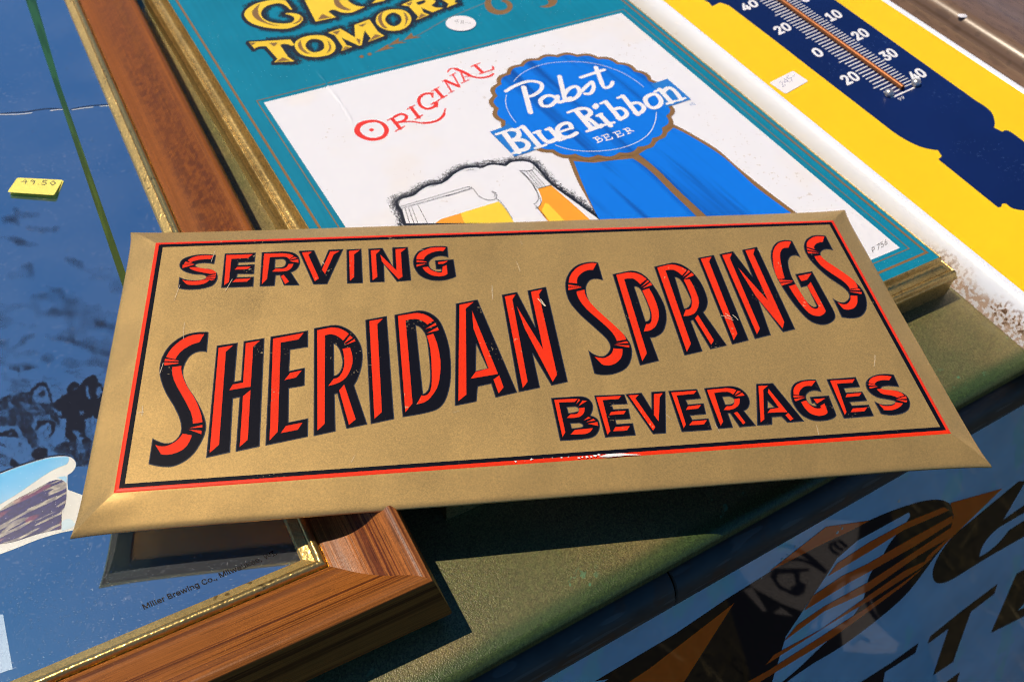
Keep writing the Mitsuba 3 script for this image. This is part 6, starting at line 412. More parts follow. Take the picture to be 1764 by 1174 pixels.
# wolves: a halftone of dots whose size follows the tone of the drawing (drawing units: x right, y down)
Q0 = np.array([[25.5367, -9.82569], [-7.76463, -20.0622], [3745.4006, 2339.9316], [-0.0153958, 0.00465863], [-0.0221843, 0.0175256], [0.00457102, 0.0161862]])
WOLF = [  # outline, tone, how much of the fur's tone is added
 ("0,-1920 220,-1950 270,-1840 40,-1880", .45, .4), ("190,-2060 245,-2060 265,-1830 215,-1830", .45, .3), ("330,-1830 770,-1800 760,-1760 340,-1780", .4, .4), ("0,-1700 150,-1715 330,-1640 490,-1610 320,-1570 150,-1660", .45, .4), ("250,-2000 540,-2010 500,-1960 280,-1950", .3, .4),
 ("640,-1060 800,-1060 810,-990 640,-1010", .42, .3), ("740,-970 980,-900 970,-860 740,-930", .45, .3), ("400,-960 620,-975 600,-950 410,-930", .45, .3), ("470,-720 700,-810 900,-770 1020,-700 820,-720 600,-740", .45, .4),
 ("1110,-660 1300,-640 1480,-560 1440,-530 1250,-590", .55, .4), ("590,-430 850,-440 1150,-330 1400,-240 1390,-160 1180,-260 900,-370", .5, .5), ("60,-230 240,-380 440,-500 420,-430 250,-330", .5, .4), ("250,-1340 420,-1370 400,-1230 360,-1240 350,-1300", .4, .3), ("800,-1470 1060,-1380 1040,-1330 820,-1410", .4, .3), ("500,-200 640,-220 680,-130 520,-100", .35, .5), ("60,-60 300,-110 500,-60 240,20", .35, .5),
 ("660,410 760,340 845,280 855,190 900,130 960,130 1005,170 1040,150 1090,90 1150,60 1215,65 1240,130 1300,190 1420,300 1420,600 1210,590 1180,560 1080,600 1090,640 1060,740 1100,830 1160,870 1150,960 1040,900 900,880 830,820 840,640 790,540 700,470", .95, .1),
 ("1090,165 1130,200 1125,280 1145,345 1110,355 1080,260", .1, .2), ("1215,220 1270,190 1310,260 1240,335 1205,280", .1, .2), ("1000,490 1050,490 1060,545 1005,555", .15, .3), ("1080,590 1260,590 1240,700 1200,810 1110,720 1060,640", .12, .4), ("910,730 990,750 1045,790 990,835 930,790", .1, .5), ("960,820 1070,830 1030,900 965,890", .1, .5), ("930,205 985,200 955,250 920,240", .5, .3), ("935,625 1020,600 1095,640 1060,665 1000,640", .97, 0),
 ("650,960 780,900 900,870 1000,920 1160,870 1150,1180 960,1180 940,1090 900,1050 700,1030", .62, .5), ("960,950 1060,930 1080,1010 980,1020", .3, .6),
 ("-60,365 60,320 150,300 260,270 380,265 470,340 560,390 650,400 700,450 790,540 830,620 780,700 700,640 620,560 560,540 470,560 400,690 430,760 470,800 440,950 400,965 350,850 300,800 270,740 200,690 80,680 -60,700", .66, .75),
 ("380,270 440,190 500,145 560,145 600,190 640,290 655,395 560,410 450,380 400,320", .12, .3), ("370,290 440,180 500,135 570,135 612,190 592,205 552,172 500,182 440,245 400,315", .92, .1), ("600,185 645,290 665,410 640,405 622,300 588,215", .92, .1), ("490,270 560,230 585,290 530,335 500,320", .8, .2),
 ("120,400 185,420 160,500 108,470", .2, .5), ("280,405 375,398 385,455 300,465", .25, .5), ("350,490 510,478 480,525 380,528", .2, .5), ("-40,500 95,488 105,565 -40,575", .2, .5), ("440,410 520,420 510,460 450,450", .3, .4),
 ("640,440 720,480 790,530 775,565 700,520", .05, .1), ("580,540 645,545 645,595 590,595", .1, .2), ("740,585 845,590 835,720 825,850 700,945 605,885 700,740 755,680", .04, .2), ("680,560 740,570 720,620 680,600", .9, .1), ("440,590 505,575 430,705 390,700", .05, .1),
 ("425,765 480,635 560,615 640,625 520,690 470,745", .95, .1), ("470,740 600,640 645,660 560,745 500,775", .05, .1), ("620,620 700,645 695,740 640,835 620,830 660,720", .9, .1), ("605,690 625,690 600,790 585,780", .8, .1), ("595,730 620,760 600,850 560,805", .08, .2),
 ("470,795 540,830 600,900 640,960 665,1060 590,1045 590,980 540,905 490,850", .05, .1), ("-60,735 80,678 200,680 275,730 262,795 200,745 120,722 -60,765", .05, .1), ("-60,795 0,775 90,738 170,728 222,780 255,822 180,820 60,812", .97, 0), ("112,768 160,765 152,802 112,796", .2, .2),
 ("-60,835 80,830 240,845 330,870 400,965 410,1065 360,1130 260,1160 130,1080 -60,1000", .05, .15), ("-20,870 90,950 60,955 -20,905", .75, .2), ("230,880 290,900 260,955", .45, .4), ("400,830 470,830 480,940 420,960", .6, .5),
 ("400,1050 430,980 500,955 595,970 592,1045 540,1095 450,1115", .99, 0), ("450,1000 520,985 505,1015 455,1025", .6, .1), ("135,1175 150,1085 225,1140 245,1185", .97, 0), ("-60,1000 140,1085 135,1185 -60,1185", .3, .4)]
def tone(q):
    x, y = q[:, 0], q[:, 1]
    f = lambda sx, sy, k: meshkit.fbm(np.c_[x / sx, y / sy, np.zeros(len(x))], 3, k) - 0.5
    D = np.clip(.10 + 0.9 * f(300, 120, 1) + .5 * f(60, 26, 2), 0, .4) * np.clip((y + 1500) / 900, 0, 1)
    fur = f(26, 44, 5) * 1.9 + f(9, 12, 6) * .8
    for o, val, k in WOLF:
        po = pts(o); far = po[:, 1].max() < 0; wob = 46 if far else 20; sc = 60 if far else 24
        wx, wy = x + wob * 2 * f(sc, sc, 11), y + wob * 2 * f(sc, sc, 12)
        g = Polygon(po).buffer(0); prepare(g); m = contains_xy(g, wx, wy)
        D = np.where(m, np.clip(val + k * fur, 0, 1), D)
    return D
pitch = 0.55
gu, gv = np.meshgrid(np.arange(-200, 60, pitch), np.arange(40, 350, pitch)); q = np.c_[gu.ravel(), gv.ravel()]
c45 = math.sqrt(.5); q = np.c_[(q[:, 0] + 82) * c45 - (q[:, 1] - 190) * c45 - 70, (q[:, 0] + 82) * c45 + (q[:, 1] - 190) * c45 + 190]
q = q[(q[:, 0] > -135) & (q[:, 0] < -4) & (q[:, 1] > 75) & (q[:, 1] < 345)]
feat = lambda l: np.c_[l, np.ones(len(l)), l[:, 0] ** 2, l[:, 0] * l[:, 1], l[:, 1] ** 2]
art = feat(q) @ Q0
keep = (art[:, 0] > -150) & (art[:, 0] < 1750) & (art[:, 1] > -2150) & (art[:, 1] < 1190); q, art = q[keep], art[keep]
cut = shape('canoe_base').union(shape('canoe_edge')); prepare(cut); keep = ~contains_xy(cut, q[:, 0], q[:, 1]); q, art = q[keep], art[keep]
gx, gy = np.meshgrid(np.arange(-170, 1780, 7.0), np.arange(-2170, 1210, 7.0)); TG = tone(np.c_[gx.ravel(), gy.ravel()]).reshape(gx.shape)
soft, far = gaussian_filter(TG, 0.9), gaussian_filter(TG, 3.2); TG = np.where(gy < -60, far, soft)
d = map_coordinates(TG, [(art[:, 1] + 2170) / 7.0, (art[:, 0] + 170) / 7.0], order=1); d = np.clip(d * 1.1 - .02, 0, 1); keep = d > 0.06; q, d = q[keep], d[keep]
rad = pitch * 0.74 * np.sqrt(d); k6 = np.arange(6) * math.pi / 3
v = (q[:, None] + rad[:, None, None] * np.stack([np.cos(k6), np.sin(k6)], -1)).reshape(-1, 2); b = np.arange(len(q))[:, None] * 6
f = np.vstack([b + t for t in ([0, 1, 2], [0, 2, 3], [0, 3, 4], [0, 4, 5])])
obj('framed_mirror__wolf_print', soup('m', (v, f), 0.1), 'navy_ink', label='halftone print of two wolves, dark blue on the mirror', kind='stuff')
vf = specks(2600, (-140, 0, -2, 120), lambda x, y: rng.random(len(x)) < np.clip(1.1 - y / 130, .15, 1), (0.07, 0.24)); obj('framed_mirror__dust', soup('m', vf, 0.42), 'dust', kind='stuff', label='dust specks on the glass')

# ------------------------------------------------------------------ teal and white beer sign
PX0, PY0, PX1, PY1 = -20.5, -340.0, 327.0, 210.0
labels['beer_sign'] = {'label': 'teal and white beer sign with a blue rosette in a gold frame', 'category': 'sign'}
def bp(name, g, h, bsdf, **l): return ink('beer_sign__' + name, 'p', g, h, bsdf, **l)
PANEL = box(PX0, PY0, PX1, PY1)
bp('panel', PANEL, 0.0, 'teal_paint')
gp = smooth_profile([(0, -0.3), (0.3, 0.5), (0.9, 0.4), (1.4, -1.4), (2.2, -4.6), (4.2, -6.9), (7.2, -7.3)], 4)
gp2 = np.vstack([gp, [(7.4, -8.0)], smooth_profile([(7.8, -8.2), (8.6, -7.6), (9.6, -8.2), (10.4, -9.6)], 4), [(10.8, -11.5), (11.6, -12.4), (11.8, -14.2), (10.9, -16.0), (10.6, -28.9)]])
for q in range(4):
    mm, U = ring_sweep('p', PX0, PY0, PX1, PY1, gp2, only=[q]); obj('beer_sign__frame_rail' + ('' if q == 0 else '_%03d' % q), mm, 'bronze_gilt', 35)
def rect_line(x0, y0, x1, y1, w): return box(x0 - w / 2, y0 - w / 2, x1 + w / 2, y1 + w / 2).difference(box(x0 + w / 2, y0 + w / 2, x1 - w / 2, y1 - w / 2))
WX1, WY0 = 310.0, -322.0
bp('gold_lines', unary_union([rect_line(-14.6, -333.0, 323.0, 203, 1.7), rect_line(-3.8, WY0 - 3.2, WX1 + 5.2, 4.2, 0.75)]), 0.12, 'bronze_ink')
bp('white_field', box(0, WY0, WX1, 0), 0.12, 'white_paint')
letters = shape('sign_yellow').intersection(PANEL); halo = unary_union([letters.buffer(2.4), affinity.translate(letters.buffer(1.8), -1.2, -1.5)])
stip = letters.buffer(8); prepare(stip); prepare(halo)
p = rng.uniform([30, -5], [250, 160], (170000, 2)); pin = contains_xy(stip, p[:, 0], p[:, 1]) & ~contains_xy(halo, p[:, 0], p[:, 1]) & (p[:, 1] < PY1)
from shapely import points as shp_points, distance as shp_distance
p = p[pin]; dist = shp_distance(shp_points(p), letters); p = p[rng.random(len(p)) < np.clip(1.25 - (dist - 2.0) / 4.4, 0, 1) ** 1.9]
dv, df = specks(1, (0, 0, 1, 1), lambda x, y: x > -1)
def dots(p, s0, s1):
    a = rng.uniform(0, 6.28, len(p)); r = rng.uniform(s0, s1, len(p)); ang = a[:, None] + np.arange(4) * math.pi / 2
    v = (p[:, None] + r[:, None, None] * np.stack([np.cos(ang), np.sin(ang)], -1)).reshape(-1, 2); b = np.arange(len(p))[:, None] * 4
    return v, np.vstack([b + [0, 1, 2], b + [0, 2, 3]])
bp('slogan_shadow', halo.intersection(PANEL), 0.12, 'dark_ink')
obj('beer_sign__slogan_stipple', soup('p', dots(p, .26, .50), 0.2), 'dark_ink', kind='stuff', label='stippled shadow round the slogan letters')
bp('slogan', letters, 0.25, 'yellow_ink', label='yellow slogan letters with brown facets')
bp('slogan__facets', shape('sign_brown').intersection(letters.buffer(-.25)), 0.37, 'bronze_ink')
bp('scroll', shape('scroll').intersection(PANEL), 0.12, 'bronze_ink')
th = np.linspace(0, 2 * math.pi, 401)[:-1]; NS = 25
def scallop(R, a, ph=0.0): return Polygon(np.c_[208.8 + (R + a * np.abs(np.sin(NS * (th - ph) / 2))) * np.cos(th), -97.7 + (R + a * np.abs(np.sin(NS * (th - ph) / 2))) * np.sin(th)])
ph = math.radians(17.5)
WHITE = box(0, WY0, WX1, 0)
banner = shape('banner')
bp('ribbon_edge', shape('ribbon_brown').intersection(WHITE), 0.24, 'bronze_ink'); bp('ribbon', shape('ribbon_blue').intersection(WHITE), 0.36, 'blue_ink')
bp('rosette_edge', scallop(66.0, 3.0, ph).difference(banner.buffer(.4)), 0.48, 'bronze_ink'); bp('rosette', scallop(62.4, 3.0, ph).difference(banner), 0.60, 'blue_ink')
core = Point(208.8, -97.7).buffer(62); [bp('banner' + ('' if i == 0 else '_%03d' % i), gq, 0.62, 'banner_blue') for i, gq in enumerate(parts(banner.difference(core)))]; bp('banner_middle', banner.intersection(core), 0.60, 'blue_ink')
bp('rosette_lettering', shape('sign_white'), 0.74, 'white_ink'); bp('rosette_ring', shape('circle_line'), 0.74, 'white_ink')
bp('script_word', shape('original'), 0.24, 'red_print'); bp('registered_mark', shape('reg'), 0.24, 'banner_blue')
foam = shape('foam').intersection(WHITE)
ln = LineString(pts(ART['stipple_line']['stroke'][0][1])); prepare(foam)
band = ln.buffer(9).difference(foam).intersection(WHITE); prepare(band)
x0, y0, x1, y1 = band.bounds; p = rng.uniform([x0, y0], [x1, y1], (110000, 2)); p = p[contains_xy(band, p[:, 0], p[:, 1])]
dist = shp_distance(shp_points(p), foam); p = p[rng.random(len(p)) < np.clip(1.3 - dist / 6.0, 0, 1) ** 1.8]
obj('beer_sign__mug_stipple', soup('p', dots(p, .26, .52), 0.2), 'dark_ink', kind='stuff', label='stippled shadow round the mugs')
bp('mug_shadow', foam.buffer(2.0).intersection(WHITE), 0.17, 'dark_ink'); bp('mug_foam', foam, 0.26, 'white_paint')
[bp('beer' + ('' if i == 0 else '_%03d' % i), gq, 0.36, 'orange_ink') for i, gq in enumerate(parts(shape('mug_orange').intersection(foam)))]; bp('beer__highlight', shape('mug_yellow').intersection(foam), 0.46, 'amber_ink'); bp('mug_lines', shape('ink').intersection(foam.buffer(1)), 0.56, 'dark_ink')
bp('print_number', text_region(*ART['p756']['text'][0]), 0.24, 'pencil')
cl = np.vstack([pts(s) for w, s in ART['crease']['stroke']]); L = LineString(cl); cv, cf = [], []
for k, t in enumerate(np.linspace(0, 1, 41)):
    a = np.array(L.interpolate(t, normalized=True).coords[0]); b2 = np.array(L.interpolate(min(t + .01, 1), normalized=True).coords[0]) - np.array(L.interpolate(max(t - .01, 0), normalized=True).coords[0]); b2 /= np.linalg.norm(b2)
    n2 = np.array([-b2[1], b2[0]]); w = 1.0 + 1.6 * t * (1 - t) + .5 * math.sin(t * 17)
    hh = 0.55 * min(1, 6 * t, 6 * (1 - t)); cv += [(*(a + n2 * w), .14), (*(a + n2 * .3 * w), .14 + hh), (*(a - n2 * .3 * w), .14 + hh), (*(a - n2 * w), .14)]
    if k < 40: cf += [(4 * k + j, 4 * k + j + 1, 4 * k + j + 5, 4 * k + j + 4) for j in range(3)]
cv = np.array(cv); cf = np.array(cf); cf = np.vstack([cf[:, [0, 1, 2]], cf[:, [0, 2, 3]]])
tv = cv[:, 1] > 1.5
cm = trimesh.Trimesh(to_world('p', cv[:, :2], cv[:, 2]), cf, process=False); ft = tv[cf].any(1)
obj('beer_sign__blister', cm.submesh([np.nonzero(~ft)[0]], append=True), 'white_paint', True, label='raised blister in the white panel')
obj('beer_sign__blister_001', cm.submesh([np.nonzero(ft)[0]], append=True), 'teal_paint', True)
vf = specks(9000, (-18, -338, 325, 120), lambda x, y: (rng.random(len(x)) < np.clip(meshkit.fbm(np.c_[x / 22, y / 22, x * 0], 3, 4) * 3.2 - 1.35, 0.02, 1)) & ((x > WX1 + .5) | (y > .5) | (y < WY0 - .5)) & ~((x < 5) & (y < 0)), (0.10, 0.32)); obj('beer_sign__dust', soup('p', vf, 0.5), 'teal_dust', kind='stuff', label='pale flakes on the teal border')

# ------------------------------------------------------------------ thermometer sign
labels['thermometer_sign'] = {'label': 'yellow thermometer sign with a dark blue bottle and a white rim', 'category': 'thermometer'}
TV0, TV1 = -420, 250
def tp(name, g, h, bsdf, **l): return ink('thermometer_sign__' + name, 't', g, h, bsdf, **l)
tp('panel', box(0, TV0, 149.5, TV1), 0.0, 'yellow_enamel')
lw = smooth_profile([(0, 0.05), (-2.5, 0.4), (-5.0, -0.3), (-8, -2.3), (-11, -5.6), (-14, -10.6), (-17.6, -19.4)], 6)[::-1]
mm, U = bar('t', lw, TV1, TV0, 60, lambda v: 0.0); U = np.c_[U[:, 0], 0.0325 - U[:, 1]]
obj('thermometer_sign__rim', mm, 'white_enamel', True, U, label='white rim of the left edge with rusty lower side')
rw = [(149.5, 0.05), (150.5, 0.7), (152.5, 1.0), (154.2, 0.4), (155.0, -1.2), (155.2, -5.0)]
mm, U = bar('t', rw, TV0, TV1, 1); U = np.c_[U[:, 0] * 0 + 5, U[:, 1] * 0]
mm.faces = mm.faces[:, ::-1]; obj('thermometer_sign__rim_001', mm, 'white_enamel', True, U)
tp('bottle_print', shape('navy').intersection(box(1, TV0, 149, TV1)), 0.12, 'navy_enamel')
tk = []
AX = 78.4
for k in range(-2, 60):
    v = -46.0 + k * 3.36
    if k >= 0 and v < 150: tk.append(box(AX + 3, v - .42, AX + (14.6 if k % 10 else 15.6), v + .42))
for k in range(0, 60):
    v = -34.2 + (k - 7) * 3.95 + 7.6
    if -52 < v < 150: tk.append(box(AX - (12.4 if (k - 5) % 10 else 15.2), v - .5, AX, v + .5))
tk += [box(68.5, -51.4, 89.0, -50.2)]
for t, x, y, w, h in [('40', 47.0, 103.6, 15.0, 9.6), ('20', 49.3, 61.0, 13.4, 10.4), ('0', 54.6, 19.4, 6.4, 10.6), ('20', 50.0, -20.4, 13.2, 11.0), ('10', 95.6, 51.4, 12.6, 10.8), ('20', 95.2, 18.8, 12.8, 10.8), ('30', 95.2, -14.2, 12.4, 10.8), ('40', 94.8, -45.4, 12.8, 10.2), ('0', 95.6, 85.0, 6.4, 10.6)]:
    tk.append(text_region(t, [x, y, w, 0.4, 1.2, h]).buffer(.55 if len(t) > 1 else .6))
tk.append(text_region('99', [68.9, -56.8, 5.4, 0.2, 0.4, 3.2]))
tp('scale_print', unary_union(tk), 0.24, 'white_ink', label='white scale with numbers and tick marks')
def tube(a, b, r, n=20, cap=True):
    c = trimesh.creation.cylinder(r, segment=[a, b], sections=n); return c
tw = lambda x, y, z: to_world('t', [[x, y]], [z])[0]
L1, L2 = tw(AX + 1.4, -47.6, 2.0), tw(AX + 1.4, 240, 2.0)
d = (L1 - L2) / np.linalg.norm(L1 - L2); a1 = np.cross(d, [0, 0, 1.0]); a1 /= np.linalg.norm(a1); a2 = np.cross(a1, d)
th2 = np.linspace(0, 2 * math.pi, 25)[:-1]
def circ(c, r): return c + r * (np.cos(th2)[:, None] * a1 + np.sin(th2)[:, None] * a2)
rings = [circ(L2, .0020), circ(L1, .0020), circ(L1, .00135), circ(L1 - d * .012, .00135)]
V = np.vstack(rings); F = []
for k in range(3):
    c = np.arange(24); e = (c + 1) % 24; F += [np.c_[k * 24 + c, k * 24 + e, k * 24 + 24 + e], np.c_[k * 24 + c, k * 24 + 24 + e, k * 24 + 24 + c]]
obj('thermometer_sign__tube', trimesh.Trimesh(V, np.vstack(F), process=False), 'copper', 40, label='copper coloured tube cover')
plug = trimesh.creation.icosphere(1, .0013); plug.apply_translation(L1 - d * .010); obj('thermometer_sign__tube_end', plug, 'hole')
for i, (x, y) in enumerate([(67.0, -46.6), (92.2, -48.7)]):
    s = trimesh.creation.icosphere(3, .0036); s.vertices[:, 2] *= .85; s.apply_translation(tw(x, y, 2.0)); obj('thermometer_sign__knob' + ('' if i == 0 else '_001'), s, 'steel', True)

# ------------------------------------------------------------------ brown frame beyond
labels['brown_frame'] = {'label': 'dark brown picture frame with a rounded glossy moulding', 'category': 'frame'}
ab = np.linspace(math.pi * .96, math.pi / 2, 14)
pr = np.vstack([smooth_profile([(-2, 0), (-2, 22), (8, 29), (22, 32), (36, 34.5), (46.0, 37.0)], 6), np.c_[60 + 13 * np.cos(ab), 37 + 13 * np.sin(ab)], smooth_profile([(66, 49.9), (84, 49), (105, 45.5), (128, 43), (150, 41.5), (184, 40), (190, 36), (191, 18)], 6)])
mm, U = bar('b', pr, -420, 330, 1); mm.faces = mm.faces[:, ::-1]
obj('brown_frame__moulding', mm, 'brown_moulding', 30)
ink('brown_frame__panel', 'b', box(189, -420, 420, 330), 20.0, 'dark_body')
chip = trimesh.creation.icosphere(3, 1.0); chip.vertices *= [.0042, .0028, .0009]; chip.vertices += .0004 * (meshkit.noise(chip.vertices * 900, 3) - .5)[:, None]
CH = to_world('b', [[52.0, -2.0]], [48.2])[0]; chip.apply_translation(CH)
obj('brown_frame__chip', chip, 'paper_white', True, label='white chip on the crest of the moulding')

# ------------------------------------------------------------------ the gold tin sign
HX, HY = 210.0, 85.6
labels['tin_sign'] = {'label': 'gold tin sign with slanted red and black lettering, lying across the other signs', 'category': 'sign'}
w0 = 2.1
FACE = box(-HX + w0, -HY + w0, HX - w0, HY - w0)
ink('tin_sign__face', 'g', FACE, 0.0, 'gold_paint')
R0 = 5.2; sl = math.atan(6.4 / 16.5)
def zprof(s):
    s1 = R0 * math.sin(sl)
    return -(R0 - math.sqrt(R0 * R0 - s * s)) if s <= s1 else -(R0 - R0 * math.cos(sl)) - (s - s1) * math.tan(sl)
bend = [(s, zprof(s)) for s in np.linspace(0, w0, 9)]
mm, U = ring_sweep('g', -HX + w0, -HY + w0, HX - w0, HY - w0, [(s, z + .08) for s, z in bend], sub=1); obj('tin_sign__red_line', mm, 'red_ink', 30)
ink('tin_sign__black_line', 'g', FACE.difference(FACE.buffer(-2.3, join_style=2)), 0.14, 'black_ink')
S2 = 18.2
sk = [(s, zprof(s) - .0) for s in np.linspace(0, S2 - 2.4, 16)] + [(S2 - 1.5, zprof(S2 - 2.0) - .25), (S2 - .7, zprof(S2 - 2.0) - .75), (S2 - .15, zprof(S2 - 2) - 1.35), (S2, zprof(S2 - 2) - 2.0), (S2 - .3, zprof(S2 - 2) - 2.6), (S2 - 1.0, zprof(S2 - 2) - 2.9)]
sk = np.array(sk); sub = 60
def rim_mesh():
    P = []; cs = [(-1, -1), (1, -1), (1, 1), (-1, 1)]; V, F, m = [], [], len(sk); ax, ay = HX - w0, HY - w0
    for q in range(4):
        a, b = cs[q], cs[(q + 1) % 4]; base = sum(map(len, V)); 
        for t in np.linspace(0, 1, sub + 1):
            e = min(t, 1 - t); flare = 1 + 0.10 * math.exp(-e * sub / 2.2); s = sk[:, 0] * (1 + (flare - 1) * (sk[:, 0] / S2) ** 2)
            pa = np.c_[a[0] * (ax + s), a[1] * (ay + s)]; pb = np.c_[b[0] * (ax + s), b[1] * (ay + s)]; p = pa * (1 - t) + pb * t
            ridge = 0.9 * math.exp(-(e * sub / 1.3) ** 2) * np.sin(np.clip((sk[:, 0] - w0 - .6) / (S2 - w0 - .6), 0, 1) * math.pi) 
            dent = 0.28 * (meshkit.fbm(np.c_[p / 17.0, np.zeros(m)], 2, 3 + q) - .5) * np.clip((sk[:, 0] - w0 - .3) / S2, 0, 1)
            V.append(to_world('g', p, sk[:, 1] + ridge + dent))
        i, j = np.meshgrid(np.arange(sub), np.arange(m - 1), indexing='ij'); c = (base + i * m + j).ravel()
        F.append(np.vstack([np.c_[c, c + m, c + m + 1], np.c_[c, c + m + 1, c + 1]]))
    return trimesh.Trimesh(np.vstack(V), np.vstack(F), process=False)
obj('tin_sign__bevel', rim_mesh(), 'gold_paint', 50, label='gold bevelled border with a rolled rim')
zb = sk[-1, 1]
ink('tin_sign__back_flange', 'g', box(-HX - 15, -HY - 15, HX + 15, HY + 15).difference(box(-HX - 5, -HY - 5, HX + 5, HY + 5)), zb + .2, 'tin_back')
ink('tin_sign__backing_card', 'g', box(-HX - 6, -HY - 6, HX + 6, HY + 6), zb + 1.4, 'cardboard_sunlit')
black, red = polys('gold_black'), polys('gold_red')
words = [black[:7], black[7:15], black[15:22], black[22:]]
for i, wd in enumerate(words):
    key = 'tin_sign__lettering' + ('' if i == 0 else '_%03d' % i); un = unary_union(wd)
    ink(key, 'g', un.buffer(.12), 0.14, 'grey_ink'); ink(key + '__shade', 'g', un.buffer(-.32), 0.24, 'black_ink')
    rd = unary_union([r for r in red if un.buffer(.5).contains(r.representative_point())]).intersection(un)
    ink(key + '__facing', 'g', rd, 0.34, 'red_ink')
# paint losses and scratches
def blob(x, y, r, k=9): 
    a = np.linspace(0, 2 * math.pi, k + 1)[:-1]; q = r * rng.uniform(.5, 1.2, k); return Polygon(np.c_[x + q * np.cos(a), y + .7 * q * np.sin(a)]).buffer(0)
loss = [blob(x, -84.0 + rng.uniform(-.9, .5), r) for x, r in [(-22.5, .8), (-18, .25), (-14.5, .9), (-8.5, .3), (-4, .35), (0.5, .7), (4.0, .4), (9, .8), (11, .7), (13.2, 1.0), (15.5, .8), (17.5, 1.1), (19.5, .9)]]
loss += [Polygon([(19, -85.0), (24, -83.6), (31, -83.9), (41, -85.6), (33, -85.4), (24, -85.6)])]
ink('tin_sign__paint_loss', 'g', unary_union(loss), 0.46, 'chip_white', label='white bare spots along the lower border line')
sc = []
for x, y, dx, dy, w in [(-165, 52, -3, -9, .28), (-176, 76, -1.5, -9, .22), (-193, 49, -2, -12, .2), (-196, -8, -1, -7, .25), (-19.0, 38, -1, -11, .28), (-2, 57, 1, -8, .22), (3, 75, 1, -3, .2), (110, 6, 5, -1, .3), (112, 4.5, 4, -2.5, .3), (113, 7.5, 3, -4, .3), (117, 6, 2, -4, .35), (186, -38, 4, 8, .25), (138, -75, -1, -6, .22), (6, 26, 3, -6, .5), (7.5, 25.5, 2, -5.5, .5), (-115, 63, 1, -1.2, .5), (-100, -74, -2, -4, .2), (60, -62, 2, -3, .2), (-50, -52, 3, 1, .18), (84, -70, 1, -5, .2), (-188, 20, .5, -12, .2), (150, 60, 2, -3, .18), (-60, 70, 4, .5, .18), (-205, -40, 3, .4, .3), (-203, -36, .4, -6, .25)]:
    sc.append(LineString([(x, y), (x + dx * .5 + rng.uniform(-.3, .3), y + dy * .5), (x + dx, y + dy)]).buffer(w / 2))
ink('tin_sign__scratches', 'g', unary_union(sc), 0.46, 'scratch', label='fine pale scratches', kind='stuff')

# ------------------------------------------------------------------ price stickers and tag
def paper(k, poly, h, t): 
    m = trimesh.creation.extrude_polygon(poly, t, engine='earcut'); return trimesh.Trimesh(to_world(k, m.vertices[:, :2], m.vertices[:, 2] + h), m.faces, process=False)
labels['price_tag'] = {'label': 'folded yellow price tag with 49.50 in pencil on the mirror glass', 'category': 'price tag'}
leaf = [(-71.9, 349.4), (-45.8, 334.9), (-53.8, 318.3), (-79.7, 333.7)]
top = Polygon(leaf).buffer(-1.3).buffer(1.3)
v, f = flat2(top.segmentize(1.5)); ax = np.array([0.45, 0.893]); T0 = np.asarray(leaf) @ ax
def lift(q): return 0.5 + 2.3 * np.clip((T0.max() - q @ ax) / (T0.max() - T0.min()), 0, 1)
obj('price_tag__upper_leaf', trimesh.Trimesh(to_world('m', v, lift(v)), f, process=False), 'paper_yellow')
obj('price_tag__lower_leaf', trimesh.Trimesh(to_world('m', v + [0.6, -0.6], np.full(len(v), .45)), f, process=False), 'paper_yellow')
GL = {'4': [[(.5, 1), (0, .4), (.8, .4)], [(.6, .8), (.6, 0)]], '9': [[(.7, .7), (.3, 1), (.1, .7), (.4, .55), (.7, .75), (.55, 0)]], '5': [[(.7, 1), (.15, .95), (.1, .55), (.5, .6), (.65, .3), (.4, 0), (0, .1)]], '0': [[(.4, 1), (.05, .5), (.4, 0), (.8, .5), (.4, 1)]], '.': [[(.1, .05), (.2, .05)]], '2': [[(0, .8), (.4, 1), (.6, .7), (0, 0), (.7, .05)]], '-': [[(0, .5), (.8, .52)]]}
def scrawl(t, o, e, h, sp=1.05, w=.35):
    out = []; x = 0
    for ch in t:
        for q in GL[ch]: out.append(LineString([np.array(o) + (x + px) * np.array(e) + py * np.array(h) for px, py in q]).buffer(w / 2))
        x += sp * (.5 if ch in '.' else 1)
    return unary_union(out)
g = scrawl('49.50', (-70.5, 340.6), np.array([4.0, -2.25]), np.array([1.2, 5.2]), 1.15, .62); v, f = flat2(g)
obj('price_tag__figures', trimesh.Trimesh(to_world('m', v, lift(v) + .12), f, process=False), 'pencil')
labels['price_sticker'] = {'label': 'round white price sticker on the teal part of the beer sign', 'category': 'price sticker'}
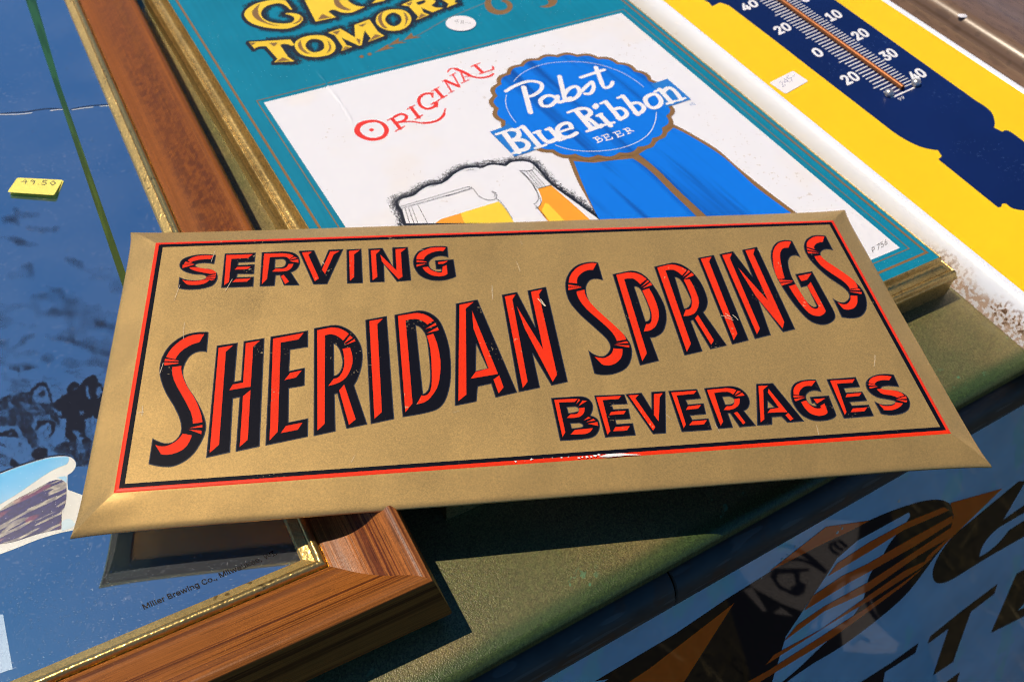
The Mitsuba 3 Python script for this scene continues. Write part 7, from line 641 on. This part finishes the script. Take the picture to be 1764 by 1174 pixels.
ov = affinity.translate(affinity.scale(Point(0, 0).buffer(1, 24), 12.4, 11.6), 179.0, 38.8)
obj('price_sticker__paper', paper('p', ov, 0.5, 0.35), 'paper_white')
ink('price_sticker__figures', 'p', scrawl('55-', (174.5, 41.5), np.array([3.4, -2.6]), np.array([2.4, 3.6]), 1.1, .3), 0.98, 'pencil')
labels['price_sticker_001'] = {'label': 'rectangular white price sticker on the yellow part of the thermometer sign', 'category': 'price sticker'}
st = Polygon([(2.4, 15.2), (27.0, 16.8), (28.3, 0.0), (3.8, -2.6)]).buffer(-1.3).buffer(1.3)
obj('price_sticker_001__paper', paper('t', st, 0.2, 0.3), 'paper_white')
ink('price_sticker_001__figures', 't', scrawl('245-', (7.5, 5.2), (4.6, 0.9), (.7, 6.2), .95, .34), 0.62, 'pen')

# ------------------------------------------------------------------ on the lawn in front of the chest (mirrored in its gloss)
labels['placard'] = {'label': 'dark placard with pale cut-out shapes standing on the lawn, mirrored in the leaning sign', 'category': 'placard'}
bd = trimesh.creation.extrude_polygon(box(-95, -480, 100, 90), 6.0, engine='earcut')
obj('placard__board', trimesh.Trimesh(to_world('pl', bd.vertices[:, :2], bd.vertices[:, 2] - 6.0), bd.faces, process=False), 'placard_board')
for i, gq in enumerate(parts(shape('placard_white'))): ink('placard__print' + ('' if i == 0 else '_%03d' % i), 'pl', gq, 0.15, 'placard_grey')
ink('placard__drawing', 'pl', shape('placard_dark'), 0.30, 'placard_line')
n = 7000; r2 = np.random.default_rng(3); q = r2.uniform([-0.1, -2.2], [4.2, 0.6], (n, 2)); h = r2.uniform(.03, .09, n); a = r2.uniform(0, 6.28, n); le = r2.normal(0, .03, (n, 2))
b0 = np.c_[q, np.full(n, -.80)]; dxy = np.c_[np.cos(a), np.sin(a), 0 * a] * .004
V = np.stack([b0 - dxy, b0 + dxy, b0 + np.c_[le, h]], 1).reshape(-1, 3); F = np.arange(3 * n).reshape(-1, 3)
obj('grass', trimesh.Trimesh(V, F, process=False), 'grass_blade', kind='stuff', label='dry grass blades on the lawn', category='grass')
